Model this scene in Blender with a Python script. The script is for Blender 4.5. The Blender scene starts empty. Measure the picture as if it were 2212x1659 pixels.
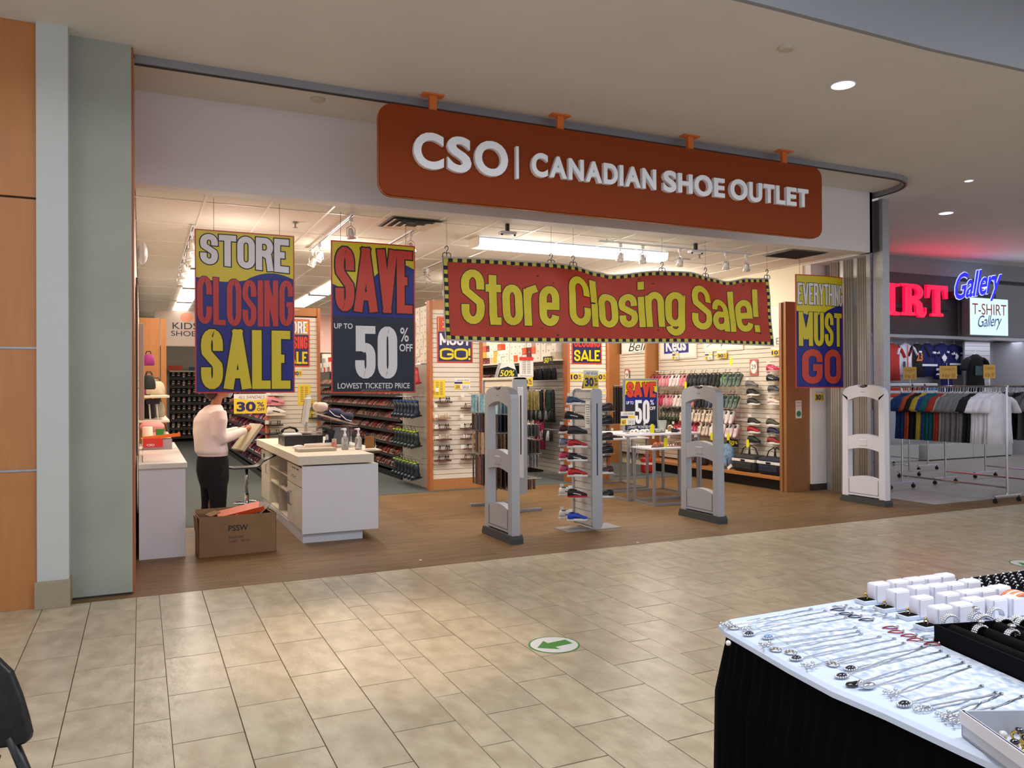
import bpy, bmesh, math, random
from mathutils import Vector, Matrix, Euler
D=bpy.data; S=bpy.context.scene; COL=S.collection
rnd=random.Random(11); PI=math.pi
def rad(a): return a*PI/180
# ------------------------------------------------------------------ camera
yaw,pit,rol=rad(25.07),rad(.26),rad(-.296)
cf=Vector((math.sin(yaw)*math.cos(pit),math.cos(yaw)*math.cos(pit),math.sin(pit)))
cr=Vector((math.cos(yaw),-math.sin(yaw),0)); cu_=cr.cross(cf)
R2=cr*math.cos(rol)+cu_*math.sin(rol); U2=-cr*math.sin(rol)+cu_*math.cos(rol)
cam=D.objects.new('camera',D.cameras.new('camera')); COL.objects.link(cam); S.camera=cam
cam.data.sensor_width=36; cam.data.lens=1714/2212*36; cam.data.clip_start=.05; cam.data.clip_end=200
M=Matrix((R2,U2,-cf)).transposed().to_4x4(); M.translation=Vector((0,0,1.6)); cam.matrix_world=M
# ------------------------------------------------------------------ colour, world, lamps
def C(r,g,b,a=1.0):
    f=lambda c:(c/255/12.92) if c<=10 else ((c/255+.055)/1.055)**2.4
    return (f(r),f(g),f(b),a)
S.view_settings.view_transform='Standard'; S.view_settings.look='None'; S.view_settings.gamma=1
S.view_settings.exposure=0.0; S.view_settings.use_curve_mapping=False
W=D.worlds.new('world'); S.world=W; W.use_nodes=True
W.node_tree.nodes['Background'].inputs[0].default_value=C(224,228,240); W.node_tree.nodes['Background'].inputs[1].default_value=1.0
def lamp(kind,name,loc,power,col=(255,255,255),size=.2,size2=None,rot=(0,0,0),spot=None,blend=.5,target=None):
    l=D.lights.new(name,kind); l.energy=power; l.color=C(*col)[:3]
    if kind=='AREA':
        l.shape='RECTANGLE' if size2 else 'DISK'; l.size=size
        if size2: l.size_y=size2
    else: l.shadow_soft_size=size
    if kind=='SPOT': l.spot_size=rad(spot); l.spot_blend=blend
    o=D.objects.new(name,l); COL.objects.link(o); o.location=loc
    if target is not None: o.rotation_euler=(Vector(target)-Vector(loc)).to_track_quat('-Z','Y').to_euler()
    else: o.rotation_euler=[rad(a) for a in rot]
    return o
WARM=(255,206,150); NEUT=(255,240,224); COOL=(214,228,255)
# fluorescent lights of the shop (only some have a fitting built further down)
lamp('AREA','fluorescent_light',(5.05,9.2,3.33),60,(240,244,255),2.5,.2)
for y in (10.5,13.5,16.5,21.5): lamp('AREA','fluorescent_light',(.85,y,3.33),36,NEUT,.3,2.6)
for y in (14.5,17.5,20.5): lamp('AREA','fluorescent_light',(3.2,y,3.33),42,NEUT,.3,2.6)
for x,y in ((5.4,14.5),(5.4,18.5),(7.9,14),(7.9,18)): lamp('AREA','fluorescent_light',(x,y,3.40),60,NEUT,.3,2.6)
lamp('AREA','fluorescent_light',(2.6,9.9,3.36),30,NEUT,1.2,.3)
lamp('AREA','fluorescent_light',(7.6,10.2,3.42),30,NEUT,1.8,.3)
# recessed mall downlights
lamp('SPOT','downlight',(.95,5.35,4.27),430,(255,232,204),.10,None,spot=34,blend=.9,target=(1.35,4.95,0))
lamp('SPOT','downlight',(5.71,5.17,4.28),60,COOL,.10,None,(0,0,0),spot=90,blend=.8)
lamp('SPOT','downlight',(11.43,8.36,4.28),50,COOL,.10,None,(0,0,0),spot=110,blend=.8)
lamp('SPOT','downlight',(9.9,6.91,4.28),60,COOL,.10,None,(0,0,0),spot=110,blend=.8)
for x,y in ((13.5,6.5),(14.5,9.2),(12.6,10.6),(16.5,10.4)): lamp('SPOT','downlight',(x,y,4.28),34,(235,238,255),.12,None,(0,0,0),spot=120,blend=.8)
lamp('SPOT','jewellery_lamp',(3.1,.9,2.5),84,(222,234,255),.12,None,spot=75,blend=.6,target=(2.1,1.55,.85))
lamp('AREA','mall_fill',(1.5,1.8,4.9),150,(246,246,250),3.5,2.0)  # unseen area fill that raises the mall's ambient level
lamp('AREA','mall_fill',(-3.2,2.6,4.9),70,(246,246,250),2.0,2.0)  # unseen fill added to brighten the tiles near the left pillar
for q_,e_ in (((4.5,9.2,3.12),17),((5.9,9.2,3.12),17),((2.4,10.4,3.15),30),((7.7,11.0,3.1),58),((1.0,9.4,2.95),15),((5.2,12.6,3.1),26),((1.5,14.5,3.1),22)): lamp('POINT','shop_fill',q_,e_,(255,246,232),.16)  # point fills added to brighten the shop ceiling, right wall and person
lamp('AREA','mall_fill',(7.5,1.5,4.9),95,(246,246,250),3.5,2.0)  # another unseen ambient fill, over the right of the mall
# ------------------------------------------------------------------ materials
MATS={}
def mat(name,rgb,rough=.55,metal=0,noise=None,bump=None,emit=0,trans=0,alpha=1,rand=0,spec=None,rgb2=None,coat=0,stretch=None):
    if name in MATS: return MATS[name]
    m=D.materials.new(name); m.use_nodes=True; nt=m.node_tree; N=nt.nodes; Lk=nt.links; b=N['Principled BSDF']
    c=C(*rgb); b.inputs['Base Color'].default_value=c; b.inputs['Roughness'].default_value=rough; b.inputs['Metallic'].default_value=metal
    if spec is not None: b.inputs['Specular IOR Level'].default_value=spec
    if coat: b.inputs['Coat Weight'].default_value=coat
    if trans: b.inputs['Transmission Weight'].default_value=trans; b.inputs['IOR'].default_value=1.15
    if alpha<1: b.inputs['Alpha'].default_value=alpha
    if emit: b.inputs['Emission Color'].default_value=c; b.inputs['Emission Strength'].default_value=emit
    out=None
    tc=None
    if noise or bump:
        tc=N.new('ShaderNodeTexCoord'); mp=N.new('ShaderNodeMapping'); Lk.new(tc.outputs['Object'],mp.inputs[0])
        if stretch: mp.inputs['Scale'].default_value=stretch
        oi=N.new('ShaderNodeObjectInfo'); ml=N.new('ShaderNodeVectorMath'); ml.operation='SCALE'; ml.inputs[0].default_value=(37,91,53); Lk.new(oi.outputs['Random'],ml.inputs['Scale'])
        Lk.new(ml.outputs[0],mp.inputs['Location']); tc=mp
    if noise:
        sc,am=noise[0],noise[1]
        n=N.new('ShaderNodeTexNoise'); n.inputs['Scale'].default_value=sc; n.inputs['Detail'].default_value=5; Lk.new(tc.outputs[0],n.inputs['Vector'])
        mx=N.new('ShaderNodeMix'); mx.data_type='RGBA'
        c2=C(*rgb2) if rgb2 else tuple(x*(1-am) for x in c[:3])+(1,)
        mx.inputs[6].default_value=c2; mx.inputs[7].default_value=c if rgb2 else tuple(min(1,x*(1+am*.35)) for x in c[:3])+(1,)
        cr_=N.new('ShaderNodeMapRange'); cr_.inputs[1].default_value=.35; cr_.inputs[2].default_value=.65; Lk.new(n.outputs[0],cr_.inputs[0]); Lk.new(cr_.outputs[0],mx.inputs[0])
        out=mx.outputs[2]
    if rand:
        oi=N.new('ShaderNodeObjectInfo'); mr=N.new('ShaderNodeMapRange'); mr.inputs[3].default_value=1-rand; mr.inputs[4].default_value=1+rand*.5; Lk.new(oi.outputs['Random'],mr.inputs[0])
        hs=N.new('ShaderNodeVectorMath'); hs.operation='SCALE'
        if out: Lk.new(out,hs.inputs[0])
        else: hs.inputs[0].default_value=c[:3]
        Lk.new(mr.outputs[0],hs.inputs['Scale']); out=hs.outputs[0]
    if out: Lk.new(out,b.inputs['Base Color'])
    if bump:
        n=N.new('ShaderNodeTexNoise'); n.inputs['Scale'].default_value=bump[0]; n.inputs['Detail'].default_value=3; Lk.new(tc.outputs[0],n.inputs['Vector'])
        bp=N.new('ShaderNodeBump'); bp.inputs['Strength'].default_value=bump[1]; bp.inputs['Distance'].default_value=.004; Lk.new(n.outputs[0],bp.inputs['Height']); Lk.new(bp.outputs[0],b.inputs['Normal'])
    MATS[name]=m; return m
mt=mat
M_white=mt('white_paint',(236,232,224),.6,noise=(3,.04),bump=(60,.08)); M_ceil=mt('ceiling_paint',(220,216,208),.8,noise=(1.2,.04),bump=(90,.06))
M_bulk=mt('bulkhead_paint',(226,220,218),.7,bump=(80,.05)); M_pill=mt('pillar_paint',(160,163,152),.7,noise=(2,.07),bump=(120,.35)); M_pill2=mt('trim_paint',(194,198,194),.6,bump=(120,.3))
M_gceil=mt('grey_ceiling_paint',(146,148,152),.8)
M_wood=mt('maple_veneer',(184,122,66),.38,noise=(4,.07),stretch=(6,6,.7),coat=.2); M_woodD=mt('brown_veneer',(160,110,64),.4,noise=(4,.07),stretch=(6,6,.7)); M_woodE=mt('wood_edge',(178,104,58),.5)
M_tile=mt('stone_tile',(202,188,160),.32,noise=(10,.2),rgb2=(178,162,134),bump=(22,.5),rand=.06,stretch=(1,.6,1))
M_grout=mt('grout',(84,70,56),.8); M_plank=mt('vinyl_plank',(134,104,66),.5,spec=.3,noise=(9,.2),rgb2=(110,82,50),bump=(40,.15),rand=.08,stretch=(.35,3,1))
M_carpet=mt('grey_carpet',(86,92,90),.95,noise=(60,.25),bump=(300,.6)); M_tfloor=mt('grey_floor',(176,172,160),.35,noise=(2,.08))
M_ctile=mt('acoustic_tile',(222,212,198),.85,noise=(90,.10),bump=(220,.5),rand=.02); M_grid=mt('ceiling_grid',(232,226,212),.4)
M_black=mt('black_plastic',(22,22,24),.4); M_blackf=mt('black_cloth',(9,9,12),.85,noise=(40,.3),spec=.1); M_dark=mt('dark_grey',(48,46,44),.6); M_rub=mt('grey_rubber',(66,66,64),.7)
M_alum=mt('aluminium',(172,172,176),.38,.75,noise=(30,.08)); M_steel=mt('grey_steel',(150,150,152),.4,.35); M_chrome=mt('chrome',(205,208,214),.14,1); M_slv=mt('silver_powder_coat',(176,178,182),.42,.25)
M_slat=mt('slatwall_cream',(226,214,194),.5); M_groove=mt('slat_groove',(74,58,44),.8); M_slatg=mt('slatwall_grey',(176,170,160),.5)
M_lam=mt('white_laminate',(228,226,230),.3); M_cream=mt('cream_laminate',(222,212,190),.4); M_org=mt('sign_orange',(138,56,10),.55,spec=.2); M_orgl=mt('bracket_orange',(216,112,40),.45)
M_yel=mt('poster_yellow',(224,204,24),.32); M_red=mt('poster_red',(206,62,34),.32); M_blue=mt('poster_blue',(12,14,128),.28); M_navy=mt('poster_navy',(16,22,44),.3); M_ink=mt('ink',(12,12,18),.5); M_pw=mt('poster_white',(236,234,236),.35)
M_card=mt('card_white',(238,234,224),.6); M_cy=mt('card_yellow',(240,208,48),.5); M_ct=mt('card_print',(40,36,60),.6); M_purple=mt('print_purple',(44,30,96),.5)
M_box=mt('cardboard',(142,110,76),.85,noise=(6,.08)); M_boxw=mt('shoebox_white',(236,228,214),.6,rand=.06); M_boxr=mt('shoebox_red',(206,44,34),.55); M_boxo=mt('shoebox_orange',(226,84,34),.5)
M_acr=mt('clear_acrylic',(240,246,248),.03,trans=1.0); M_glow=mt('lamp_glow',(255,252,246),.5,emit=14); M_glowc=mt('diffuser_glow',(232,242,255),.5,emit=1.3); M_glowd=mt('downlight_glow',(226,230,255),.4,emit=1.6)
M_ltr=mt('letter_white',(246,249,254),.35,emit=0)
# ------------------------------------------------------------------ mesh building
class MB:
    def __init__(s,o=(0,0,0)): s.v=[]; s.f=[]; s.m=[]; s.o=o; s.mi=0
    def add(s,vs,fs):
        b=len(s.v); o=s.o; s.v+=[(p[0]-o[0],p[1]-o[1],p[2]-o[2]) for p in vs]; s.f+=[tuple(i+b for i in f) for f in fs]; s.m+=[s.mi]*len(fs); return s
    def box(s,x0,x1,y0,y1,z0,z1,b=0):
        if x0>x1:x0,x1=x1,x0
        if y0>y1:y0,y1=y1,y0
        if z0>z1:z0,z1=z1,z0
        if b<=0:
            vs=[(x,y,z) for x in(x0,x1) for y in(y0,y1) for z in(z0,z1)]
            return s.add(vs,[(0,1,3,2),(4,6,7,5),(0,4,5,1),(2,3,7,6),(0,2,6,4),(1,5,7,3)])
        bm=bmesh.new(); bmesh.ops.create_cube(bm,size=1)
        for v in bm.verts: v.co=Vector(((x0+x1)/2+v.co.x*(x1-x0),(y0+y1)/2+v.co.y*(y1-y0),(z0+z1)/2+v.co.z*(z1-z0)))
        bmesh.ops.bevel(bm,geom=bm.edges[:],offset=b,segments=2,affect='EDGES',profile=.5); bm.verts.index_update()
        s.add([v.co[:] for v in bm.verts],[tuple(v.index for v in f.verts) for f in bm.faces]); bm.free(); return s
    def obox(s,c,d,e=(0,0,0),b=0):
        t=MB().box(-d[0]/2,d[0]/2,-d[1]/2,d[1]/2,-d[2]/2,d[2]/2,b); r=Euler(e).to_matrix(); c=Vector(c)
        return s.add([(r@Vector(p)+c)[:] for p in t.v],t.f)
    def tube(s,pts,r,n=8,cap=True,r2=None):
        pts=[Vector(p) for p in pts]; k=len(pts); rs=r if isinstance(r,(list,tuple)) else [r]*k; vs=[];fs=[]; up=None
        for i,p in enumerate(pts):
            d=(pts[min(i+1,k-1)]-pts[max(i-1,0)])
            if d.length<1e-9: d=Vector((0,0,1))
            d.normalize()
            if up is None: up=Vector((0,0,1)) if abs(d.z)<.9 else Vector((0,1,0))
            a=d.cross(up); 
            if a.length<1e-5: a=d.cross(Vector((1,0,0)))
            a.normalize(); b=a.cross(d); up=b
            for j in range(n):
                t=2*PI*j/n; rr=rs[i]; vs.append((p+a*math.cos(t)*(rr if not isinstance(rr,tuple) else rr[0])+b*math.sin(t)*(rr if not isinstance(rr,tuple) else rr[1]))[:])
        for i in range(k-1):
            for j in range(n): fs.append((i*n+j,i*n+(j+1)%n,(i+1)*n+(j+1)%n,(i+1)*n+j))
        if cap: fs.append(tuple(range(n))[::-1]); fs.append(tuple((k-1)*n+j for j in range(n)))
        return s.add(vs,fs)
    def cyl(s,c,r,h,n=16,r2=None,axis='z'):
        c=Vector(c); a={'z':Vector((0,0,1)),'x':Vector((1,0,0)),'y':Vector((0,1,0))}[axis]
        return s.tube([c,c+a*h],[r,r if r2 is None else r2],n)
    def lathe(s,prof,c=(0,0,0),n=16,sx=1,sy=1):
        vs=[];fs=[];k=len(prof)
        for r,z in prof:
            for j in range(n): vs.append((c[0]+r*sx*math.cos(2*PI*j/n),c[1]+r*sy*math.sin(2*PI*j/n),c[2]+z))
        for i in range(k-1):
            for j in range(n): fs.append((i*n+j,i*n+(j+1)%n,(i+1)*n+(j+1)%n,(i+1)*n+j))
        fs.append(tuple(range(n))[::-1]); fs.append(tuple((k-1)*n+j for j in range(n)))
        return s.add(vs,fs)
    def prism(s,poly,axis,a,b):
        k=len(poly)
        def P(u,v,w): return {'y':(u,w,v),'z':(u,v,w),'x':(w,u,v)}[axis]
        vs=[P(u,v,a) for u,v in poly]+[P(u,v,b) for u,v in poly]
        fs=[tuple(range(k)),tuple(range(k,2*k))[::-1]]+[(i,(i+1)%k,k+(i+1)%k,k+i) for i in range(k)]
        return s.add(vs,fs)
    def ell(s,c,r,n=12,m=8,z0=-1):
        prof=[]; 
        for i in range(m+1):
            t=-PI/2+PI*i/m; prof.append((max(1e-4,math.cos(t)),math.sin(t)*r[2]))
        vs=[];fs=[]
        for q,z in prof:
            for j in range(n): vs.append((c[0]+r[0]*q*math.cos(2*PI*j/n),c[1]+r[1]*q*math.sin(2*PI*j/n),c[2]+z))
        for i in range(m):
            for j in range(n): fs.append((i*n+j,i*n+(j+1)%n,(i+1)*n+(j+1)%n,(i+1)*n+j))
        return s.add(vs,fs)
    def loft(s,rings,closed=True,cap=True):
        n=len(rings[0]); vs=[p for r in rings for p in r]; fs=[]
        for i in range(len(rings)-1):
            for j in range(n if closed else n-1): fs.append((i*n+j,i*n+(j+1)%n,(i+1)*n+(j+1)%n,(i+1)*n+j))
        if cap: fs.append(tuple(range(n))[::-1]); fs.append(tuple((len(rings)-1)*n+j for j in range(n)))
        return s.add(vs,fs)
    def mesh(s,name,mats,smooth=False):
        me=D.meshes.new(name); me.from_pydata(s.v,[],s.f)
        bm=bmesh.new(); bm.from_mesh(me); bmesh.ops.recalc_face_normals(bm,faces=bm.faces); bm.to_mesh(me); bm.free()
        if not isinstance(mats,(list,tuple)): mats=[mats]
        for m in mats: me.materials.append(m)
        if len(mats)>1: me.polygons.foreach_set('material_index',s.m)
        if smooth: me.polygons.foreach_set('use_smooth',[True]*len(me.polygons))
        me.update(); return me
    def build(s,name,mats,parent=None,smooth=False,**kw):
        o=D.objects.new(name,s.mesh(name,mats,smooth)); COL.objects.link(o)
        if parent is not None: o.parent=parent
        elif s.o!=(0,0,0): o.location=s.o
        for k,v in kw.items(): o[k]=v
        return o
def tag(o,label,cat,group=None):
    o['label']=label; o['category']=cat
    if group: o['group']=group
    return o
def thing(name,label,cat,loc=(0,0,0),rz=0,group=None):
    o=D.objects.new(name,None); o.empty_display_size=.05; COL.objects.link(o); o.location=loc; o.rotation_euler=(0,0,rz); return tag(o,label,cat,group)
def struct(o): o['kind']='structure'; return o
def obj(name,me,parent=None,loc=(0,0,0),rot=(0,0,0),sc=None):
    o=D.objects.new(name,me); COL.objects.link(o); o.location=loc; o.rotation_euler=rot
    if sc: o.scale=sc
    if parent is not None: o.parent=parent
    return o
def dup(o,loc,rz=None,label=None,group=None,rot=None,parent=None):
    c=o.copy(); COL.objects.link(c)
    if parent is not None: c.parent=parent
    if loc is not None: c.location=loc
    if rz is not None: c.rotation_euler=(0,0,rz)
    if rot is not None: c.rotation_euler=rot
    if label: c['label']=label
    if group: c['group']=group
    for ch in o.children: dup(ch,None,parent=c)
    return c
_tc={}
def textmesh(body,off=0,shear=0,sp=1,res=5):
    k=(body,off,shear,sp)
    if k in _tc: return _tc[k]
    cu=D.curves.new('t','FONT'); cu.body=body; cu.offset=off; cu.shear=shear; cu.space_character=sp; cu.resolution_u=res; cu.fill_mode='BOTH'
    o=D.objects.new('t',cu); COL.objects.link(o); me=D.meshes.new_from_object(o.evaluated_get(bpy.context.evaluated_depsgraph_get()))
    vs=[v.co[:] for v in me.vertices]; fs=[tuple(p.vertices) for p in me.polygons]
    D.objects.remove(o); D.curves.remove(cu); D.meshes.remove(me); _tc[k]=(vs,fs); return _tc[k]
def txt(parent,body,x0,x1,z0,z1,m,y=-.004,off=.03,shear=0,sp=1,name='lettering',out=None,outm=None,deform=None,th=0,grow=None):
    """flat lettering facing -Y, fitted into a box; out = width of a dark outline printed behind it"""
    vs,fs=textmesh(body,off,shear,sp)
    ax=min(v[0] for v in vs); bx=max(v[0] for v in vs); az=min(v[1] for v in vs); bz=max(v[1] for v in vs)
    sx=(x1-x0)/(bx-ax); sz=(z1-z0)/(bz-az); f=lambda v,yy:(x0+(v[0]-ax)*sx,yy,z0+(v[1]-az)*sz)
    if outm:
        e=out/min(sx,sz)*1.0
        vo,fo=textmesh(body,off+e,shear,sp)
        P=[(x0+(v[0]-ax)*sx,y+.001,z0+(v[1]-az)*sz) for v in vo]
        if deform: P=[deform(p) for p in P]
        MB().add(P,fo).build(name+'_outline',outm,parent)
    P=[f(v,y) for v in vs]
    if deform: P=[deform(p) for p in P]
    mb=MB(); mb.add(P,fs)
    if th:
        Q=[f(v,y-th) for v in vs]; mb=MB(); mb.add(Q,fs); E={}
        for q in fs:
            for i in range(len(q)):
                a,b=q[i],q[(i+1)%len(q)]; kk=(min(a,b),max(a,b)); E[kk]=E.get(kk,0)+1
        ed=[k for k,c in E.items() if c==1]; n=len(vs)
        mb.add(Q+P,[(a,b,b+n,a+n) for a,b in ed])
    return mb.build(name,m,parent)
# ------------------------------------------------------------------ condensed block lettering drawn stroke by stroke
def _arc(cx,cy,rx,ry,a0,a1,n=9): return [(cx+rx*math.cos(rad(a0+(a1-a0)*i/n)),cy+ry*math.sin(rad(a0+(a1-a0)*i/n))) for i in range(n+1)]
def _S(k=1.0,r=.21): return [(1,.66*k),(1,(1-r)*k)]+_arc(.5,(1-r)*k,.5,r*k,0,180)[1:]+[(0,.70*k),(.06,.62*k),(.5,.505*k),(.94,.39*k),(1,.31*k)]+_arc(.5,r*k,.5,r*k,0,-180)+[(0,.34*k)]
_O=lambda k=1.0,r=.22:[_arc(.5,(1-r)*k,.5,r*k,0,180)+_arc(.5,r*k,.5,r*k,180,360)+[(1,(1-r)*k)]]
GL={'O':(1,_O()),'0':(1,_O()),'C':(1,[[(1,.64),(1,.78)]+_arc(.5,.78,.5,.22,0,180)[1:]+_arc(.5,.22,.5,.22,180,360)+[(1,.36)]]),'G':(1,[[(1,.66),(1,.78)]+_arc(.5,.78,.5,.22,0,180)[1:]+_arc(.5,.22,.5,.22,180,360)+[(1,.46),(.52,.46)]]),
'S':(.95,[_S()]),'U':(1,[[(0,1)]+_arc(.5,.22,.5,.22,180,360)+[(1,1)]]),'E':(.8,[[(1,1),(0,1),(0,0),(1,0)],[(0,.52),(.86,.52)]]),'T':(.95,[[(0,1),(1,1)],[(.5,1),(.5,0)]]),
'R':(1,[[(0,0),(0,1)]+[(.5,1)]+_arc(.55,.76,.45,.24,90,-90)+[(.5,.52),(0,.52)],[(.5,.50),(.86,.42),(1,0)]]),'L':(.75,[[(0,1),(0,0),(1,0)]]),'I':(0,[[(.5,0),(.5,1)]]),'N':(1,[[(0,0),(0,1)],[(1,0),(1,1)],[(0,.97),(1,.03)]]),
'A':(1.4,[[(0,0),(.5,1)],[(.5,1),(1,0)],[(.15,.21),(.85,.21)]]),'V':(1.15,[[(0,1),(.5,0)],[(.5,0),(1,1)]]),'M':(1.45,[[(0,0),(0,1)],[(1,0),(1,1)],[(0,.97),(.5,.15)],[(.5,.15),(1,.97)]]),'Y':(1.05,[[(0,1),(.5,.48)],[(1,1),(.5,.48)],[(.5,.52),(.5,0)]]),'H':(1,[[(0,0),(0,1)],[(1,0),(1,1)],[(0,.52),(1,.52)]]),
'5':(1,[[(1,1),(.06,1),(.06,.52)],[(.06,.53),(.25,.60)]+_arc(.52,.40,.48,.22,95,0)+_arc(.5,.22,.5,.22,0,-180)+[(0,.32)]]),'!':(0,[[(.5,1),(.5,.33)],[(.5,.11),(.5,0)]]),
't':(.5,[[(.42,.98),(.42,.16),(.55,0),(1,0)],[(0,.70),(1,.70)]]),'o':(.85,_O(.72,.27)),'r':(.45,[[(0,0),(0,.72)],[(0,.52),(.3,.68),(1,.72)]]),'e':(.85,[[(0,.36),(1,.36),(1,.50)]+_arc(.5,.53,.5,.19,0,180)+_arc(.5,.19,.5,.19,180,350)]),'l':(0,[[(.5,0),(.5,1)]]),'s':(.8,[_S(.72,.24)]),'i':(0,[[(.5,0),(.5,.70)],[(.5,.88),(.5,1)]]),
'n':(.85,[[(0,0),(0,.72)],[(0,.50)]+_arc(.5,.52,.5,.20,160,0)+[(1,0)]]),'g':(.85,[[(1,.72),(1,-.06)]+_arc(.5,-.06,.5,.16,0,-180),_arc(.5,.53,.5,.19,0,180)+_arc(.5,.20,.5,.19,180,360)]),'a':(.85,[[(0,.50)]+_arc(.5,.52,.5,.20,175,0)+[(1,0)],[(1,.40),(.5,.38)]+_arc(.42,.20,.42,.18,100,270)+[(.8,.06),(1,.16)]])}
def strokes(s,x0,x1,z0,z1,px,pz,gap,grow=0):
    """list of quads (x,z) for a word; px/pz = half stroke widths"""
    n=len(s); tw=sum(GL[c][0] for c in s); u=((x1-x0)-2*px*n-gap*(n-1))/max(tw,.01); x=x0; Q=[]
    H=(z1-z0)-2*pz
    for c in s:
        w,st=GL[c]; ww=w*u
        for si,pl in enumerate(st):
            P=[((x+px+(p[0]*ww if w else 0))/px,(z0+pz+p[1]*H)/pz) for p in pl]
            P=[P[0]]+[b for a,b in zip(P[:-1],P[1:]) if math.hypot(a[0]-b[0],a[1]-b[1])>1e-6]
            closed=math.hypot(P[0][0]-P[-1][0],P[0][1]-P[-1][1])<1e-3
            def ext(a,b,e):  # extend end a away from b
                d=(a[0]-b[0],a[1]-b[1]); L=math.hypot(*d); return (a[0]+d[0]/L*e,a[1]+d[1]/L*e)
            if not closed:
                for k,(i,j) in enumerate(((0,1),(-1,-2))):
                    q=pl[0] if k==0 else pl[-1]; d=(P[i][0]-P[j][0],P[i][1]-P[j][1]); e=1.0 if ((q[1] in(0,1) and abs(d[1])>=abs(d[0])*1.0) or (q[0] in (0,1) and abs(d[0])>abs(d[1]))) else 0
                    if abs(d[0])>.15*abs(d[1]) and abs(d[1])>.15*abs(d[0]): e=.75*e
                    P[i]=ext(P[i],P[j],e+(grow/px if e or True else 0))
            else: P=P[:-1]
            m=len(P); L=[];Rr=[]; wd=1+grow/px
            for i in range(m):
                a=P[i-1] if (i>0 or closed) else None; b=P[(i+1)%m] if (i<m-1 or closed) else None; p=P[i]
                def nrm(u_,v_): d=(v_[0]-u_[0],v_[1]-u_[1]); l=math.hypot(*d) or 1; return (-d[1]/l,d[0]/l)
                n1=nrm(a,p) if a else nrm(p,b); n2=nrm(p,b) if b else n1; mx,my=n1[0]+n2[0],n1[1]+n2[1]; l=math.hypot(mx,my) or 1; mx/=l;my/=l; k=1/max(.5,mx*n1[0]+my*n1[1])
                L.append((p[0]+mx*k*wd,p[1]+my*k*wd)); Rr.append((p[0]-mx*k*wd,p[1]-my*k*wd))
            for i in range(m if closed else m-1):
                j=(i+1)%m; Q.append([(L[i][0]*px,L[i][1]*pz),(L[j][0]*px,L[j][1]*pz),(Rr[j][0]*px,Rr[j][1]*pz),(Rr[i][0]*px,Rr[i][1]*pz),si])
        x+=ww+2*px+gap
    return Q
def block(parent,s,x0,x1,z0,z1,m,pen,gap,y=-.0055,outm=None,out=0,deform=None,sub=.06,name='lettering'):
    f=deform or (lambda q:q)
    px,pz=pen if isinstance(pen,tuple) else (pen,pen)
    for g,yy,mm,nm in (([(out,y+.0012,outm,name+'_outline')] if outm else [])+[(0,y,m,name)]):
        mb=MB()
        for qi,q in enumerate(strokes(s,x0,x1,z0,z1,px,pz,gap,g)):
            L=max(math.hypot(q[0][0]-q[1][0],q[0][1]-q[1][1]),math.hypot(q[2][0]-q[3][0],q[2][1]-q[3][1])); k=max(1,int(L/sub))
            for i in range(k):
                lp=lambda a,b,t:(a[0]+(b[0]-a[0])*t,a[1]+(b[1]-a[1])*t)
                c=[lp(q[0],q[1],i/k),lp(q[0],q[1],(i+1)/k),lp(q[3],q[2],(i+1)/k),lp(q[3],q[2],i/k)]
                mb.add([f((a,yy-.0004*q[4]-.000012*(qi%30),b)) for a,b in c],[(0,1,2,3)])
        mb.build(nm,mm,parent)
# ================================================================== SETTING
ZC=4.3; ZS=3.48; YF=6.765; YC=11.6
fl=struct(MB().box(-6,22,-3,YF,-.08,-.004).build('floor',M_grout)); fl['label']='beige stone tile mall floor'
# mall floor tiles: long joints run into the shop; every sixth column or so is a narrow one
cols=[]; x=-.034
seq=[.155]+[.312]*4+[.155]+[.311]*4
xs=[(-.034,.121)]; 
def run(x0,x1):
    X=-.034; c=[]
    pat=[.158]+[.311]*4
    while X<x1:
        for w in pat: c.append((X,X+w)); X+=w
    X=-.034; 
    while X>x0:
        for w in [.311]*4+[.158]: c.append((X-w,X)); X-=w
    return c
tiles=[]
for i,(a,b) in enumerate(sorted(run(-5.5,16))):
    k=((b-a)<.2); off=0.0 if (i%2==0) else .3125
    yy=4.829+off-.3125*0; j=-9
    while True:
        y0=yy+.624*j; y1=y0+.624; j+=1
        if y0>=YF: break
        y1=min(y1,YF)
        if y1-y0<.03: continue
        tiles.append((a,b,y0,y1))
def vis(x,y,z=0):
    q=Vector((x,y,z-1.6)); w=q.dot(cf)
    if w<.2: return None
    px=1106+q.dot(R2)/w*1714; py=829.5-q.dot(U2)/w*1714
    return (px,py,w) if -60<px<2270 and -60<py<1720 else None
tm={}
tl=[(t,min([v[2] for v in [vis((t[0]+t[1])/2,t[2]),vis((t[0]+t[1])/2,t[3])] if v] or [99])) for t in tiles]
tl.sort(key=lambda q:q[1]); rest=MB()
for n,(t,d) in enumerate(tl):
    a,b,y0,y1=t
    if n<300 and d<90:
        w=round(b-a,2); l=round(y1-y0,2)
        if (w,l) not in tm: tm[(w,l)]=MB().box(-w/2+.002,w/2-.002,-l/2+.002,l/2-.002,-.006,0).mesh('floor_tile',M_tile)
        obj('floor_tile',tm[(w,l)],fl,((a+b)/2,(y0+y1)/2,rnd.uniform(0,.0006)))
    elif y0>1: rest.box(a+.002,b-.002,y0+.002,y1-.002,-.006,0)
    else: rest.box(a+.002,b-.002,y0+.002,y1-.002,-.006,0)
rest.build('floor_tile',M_tile,fl,kind='stuff')
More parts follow.
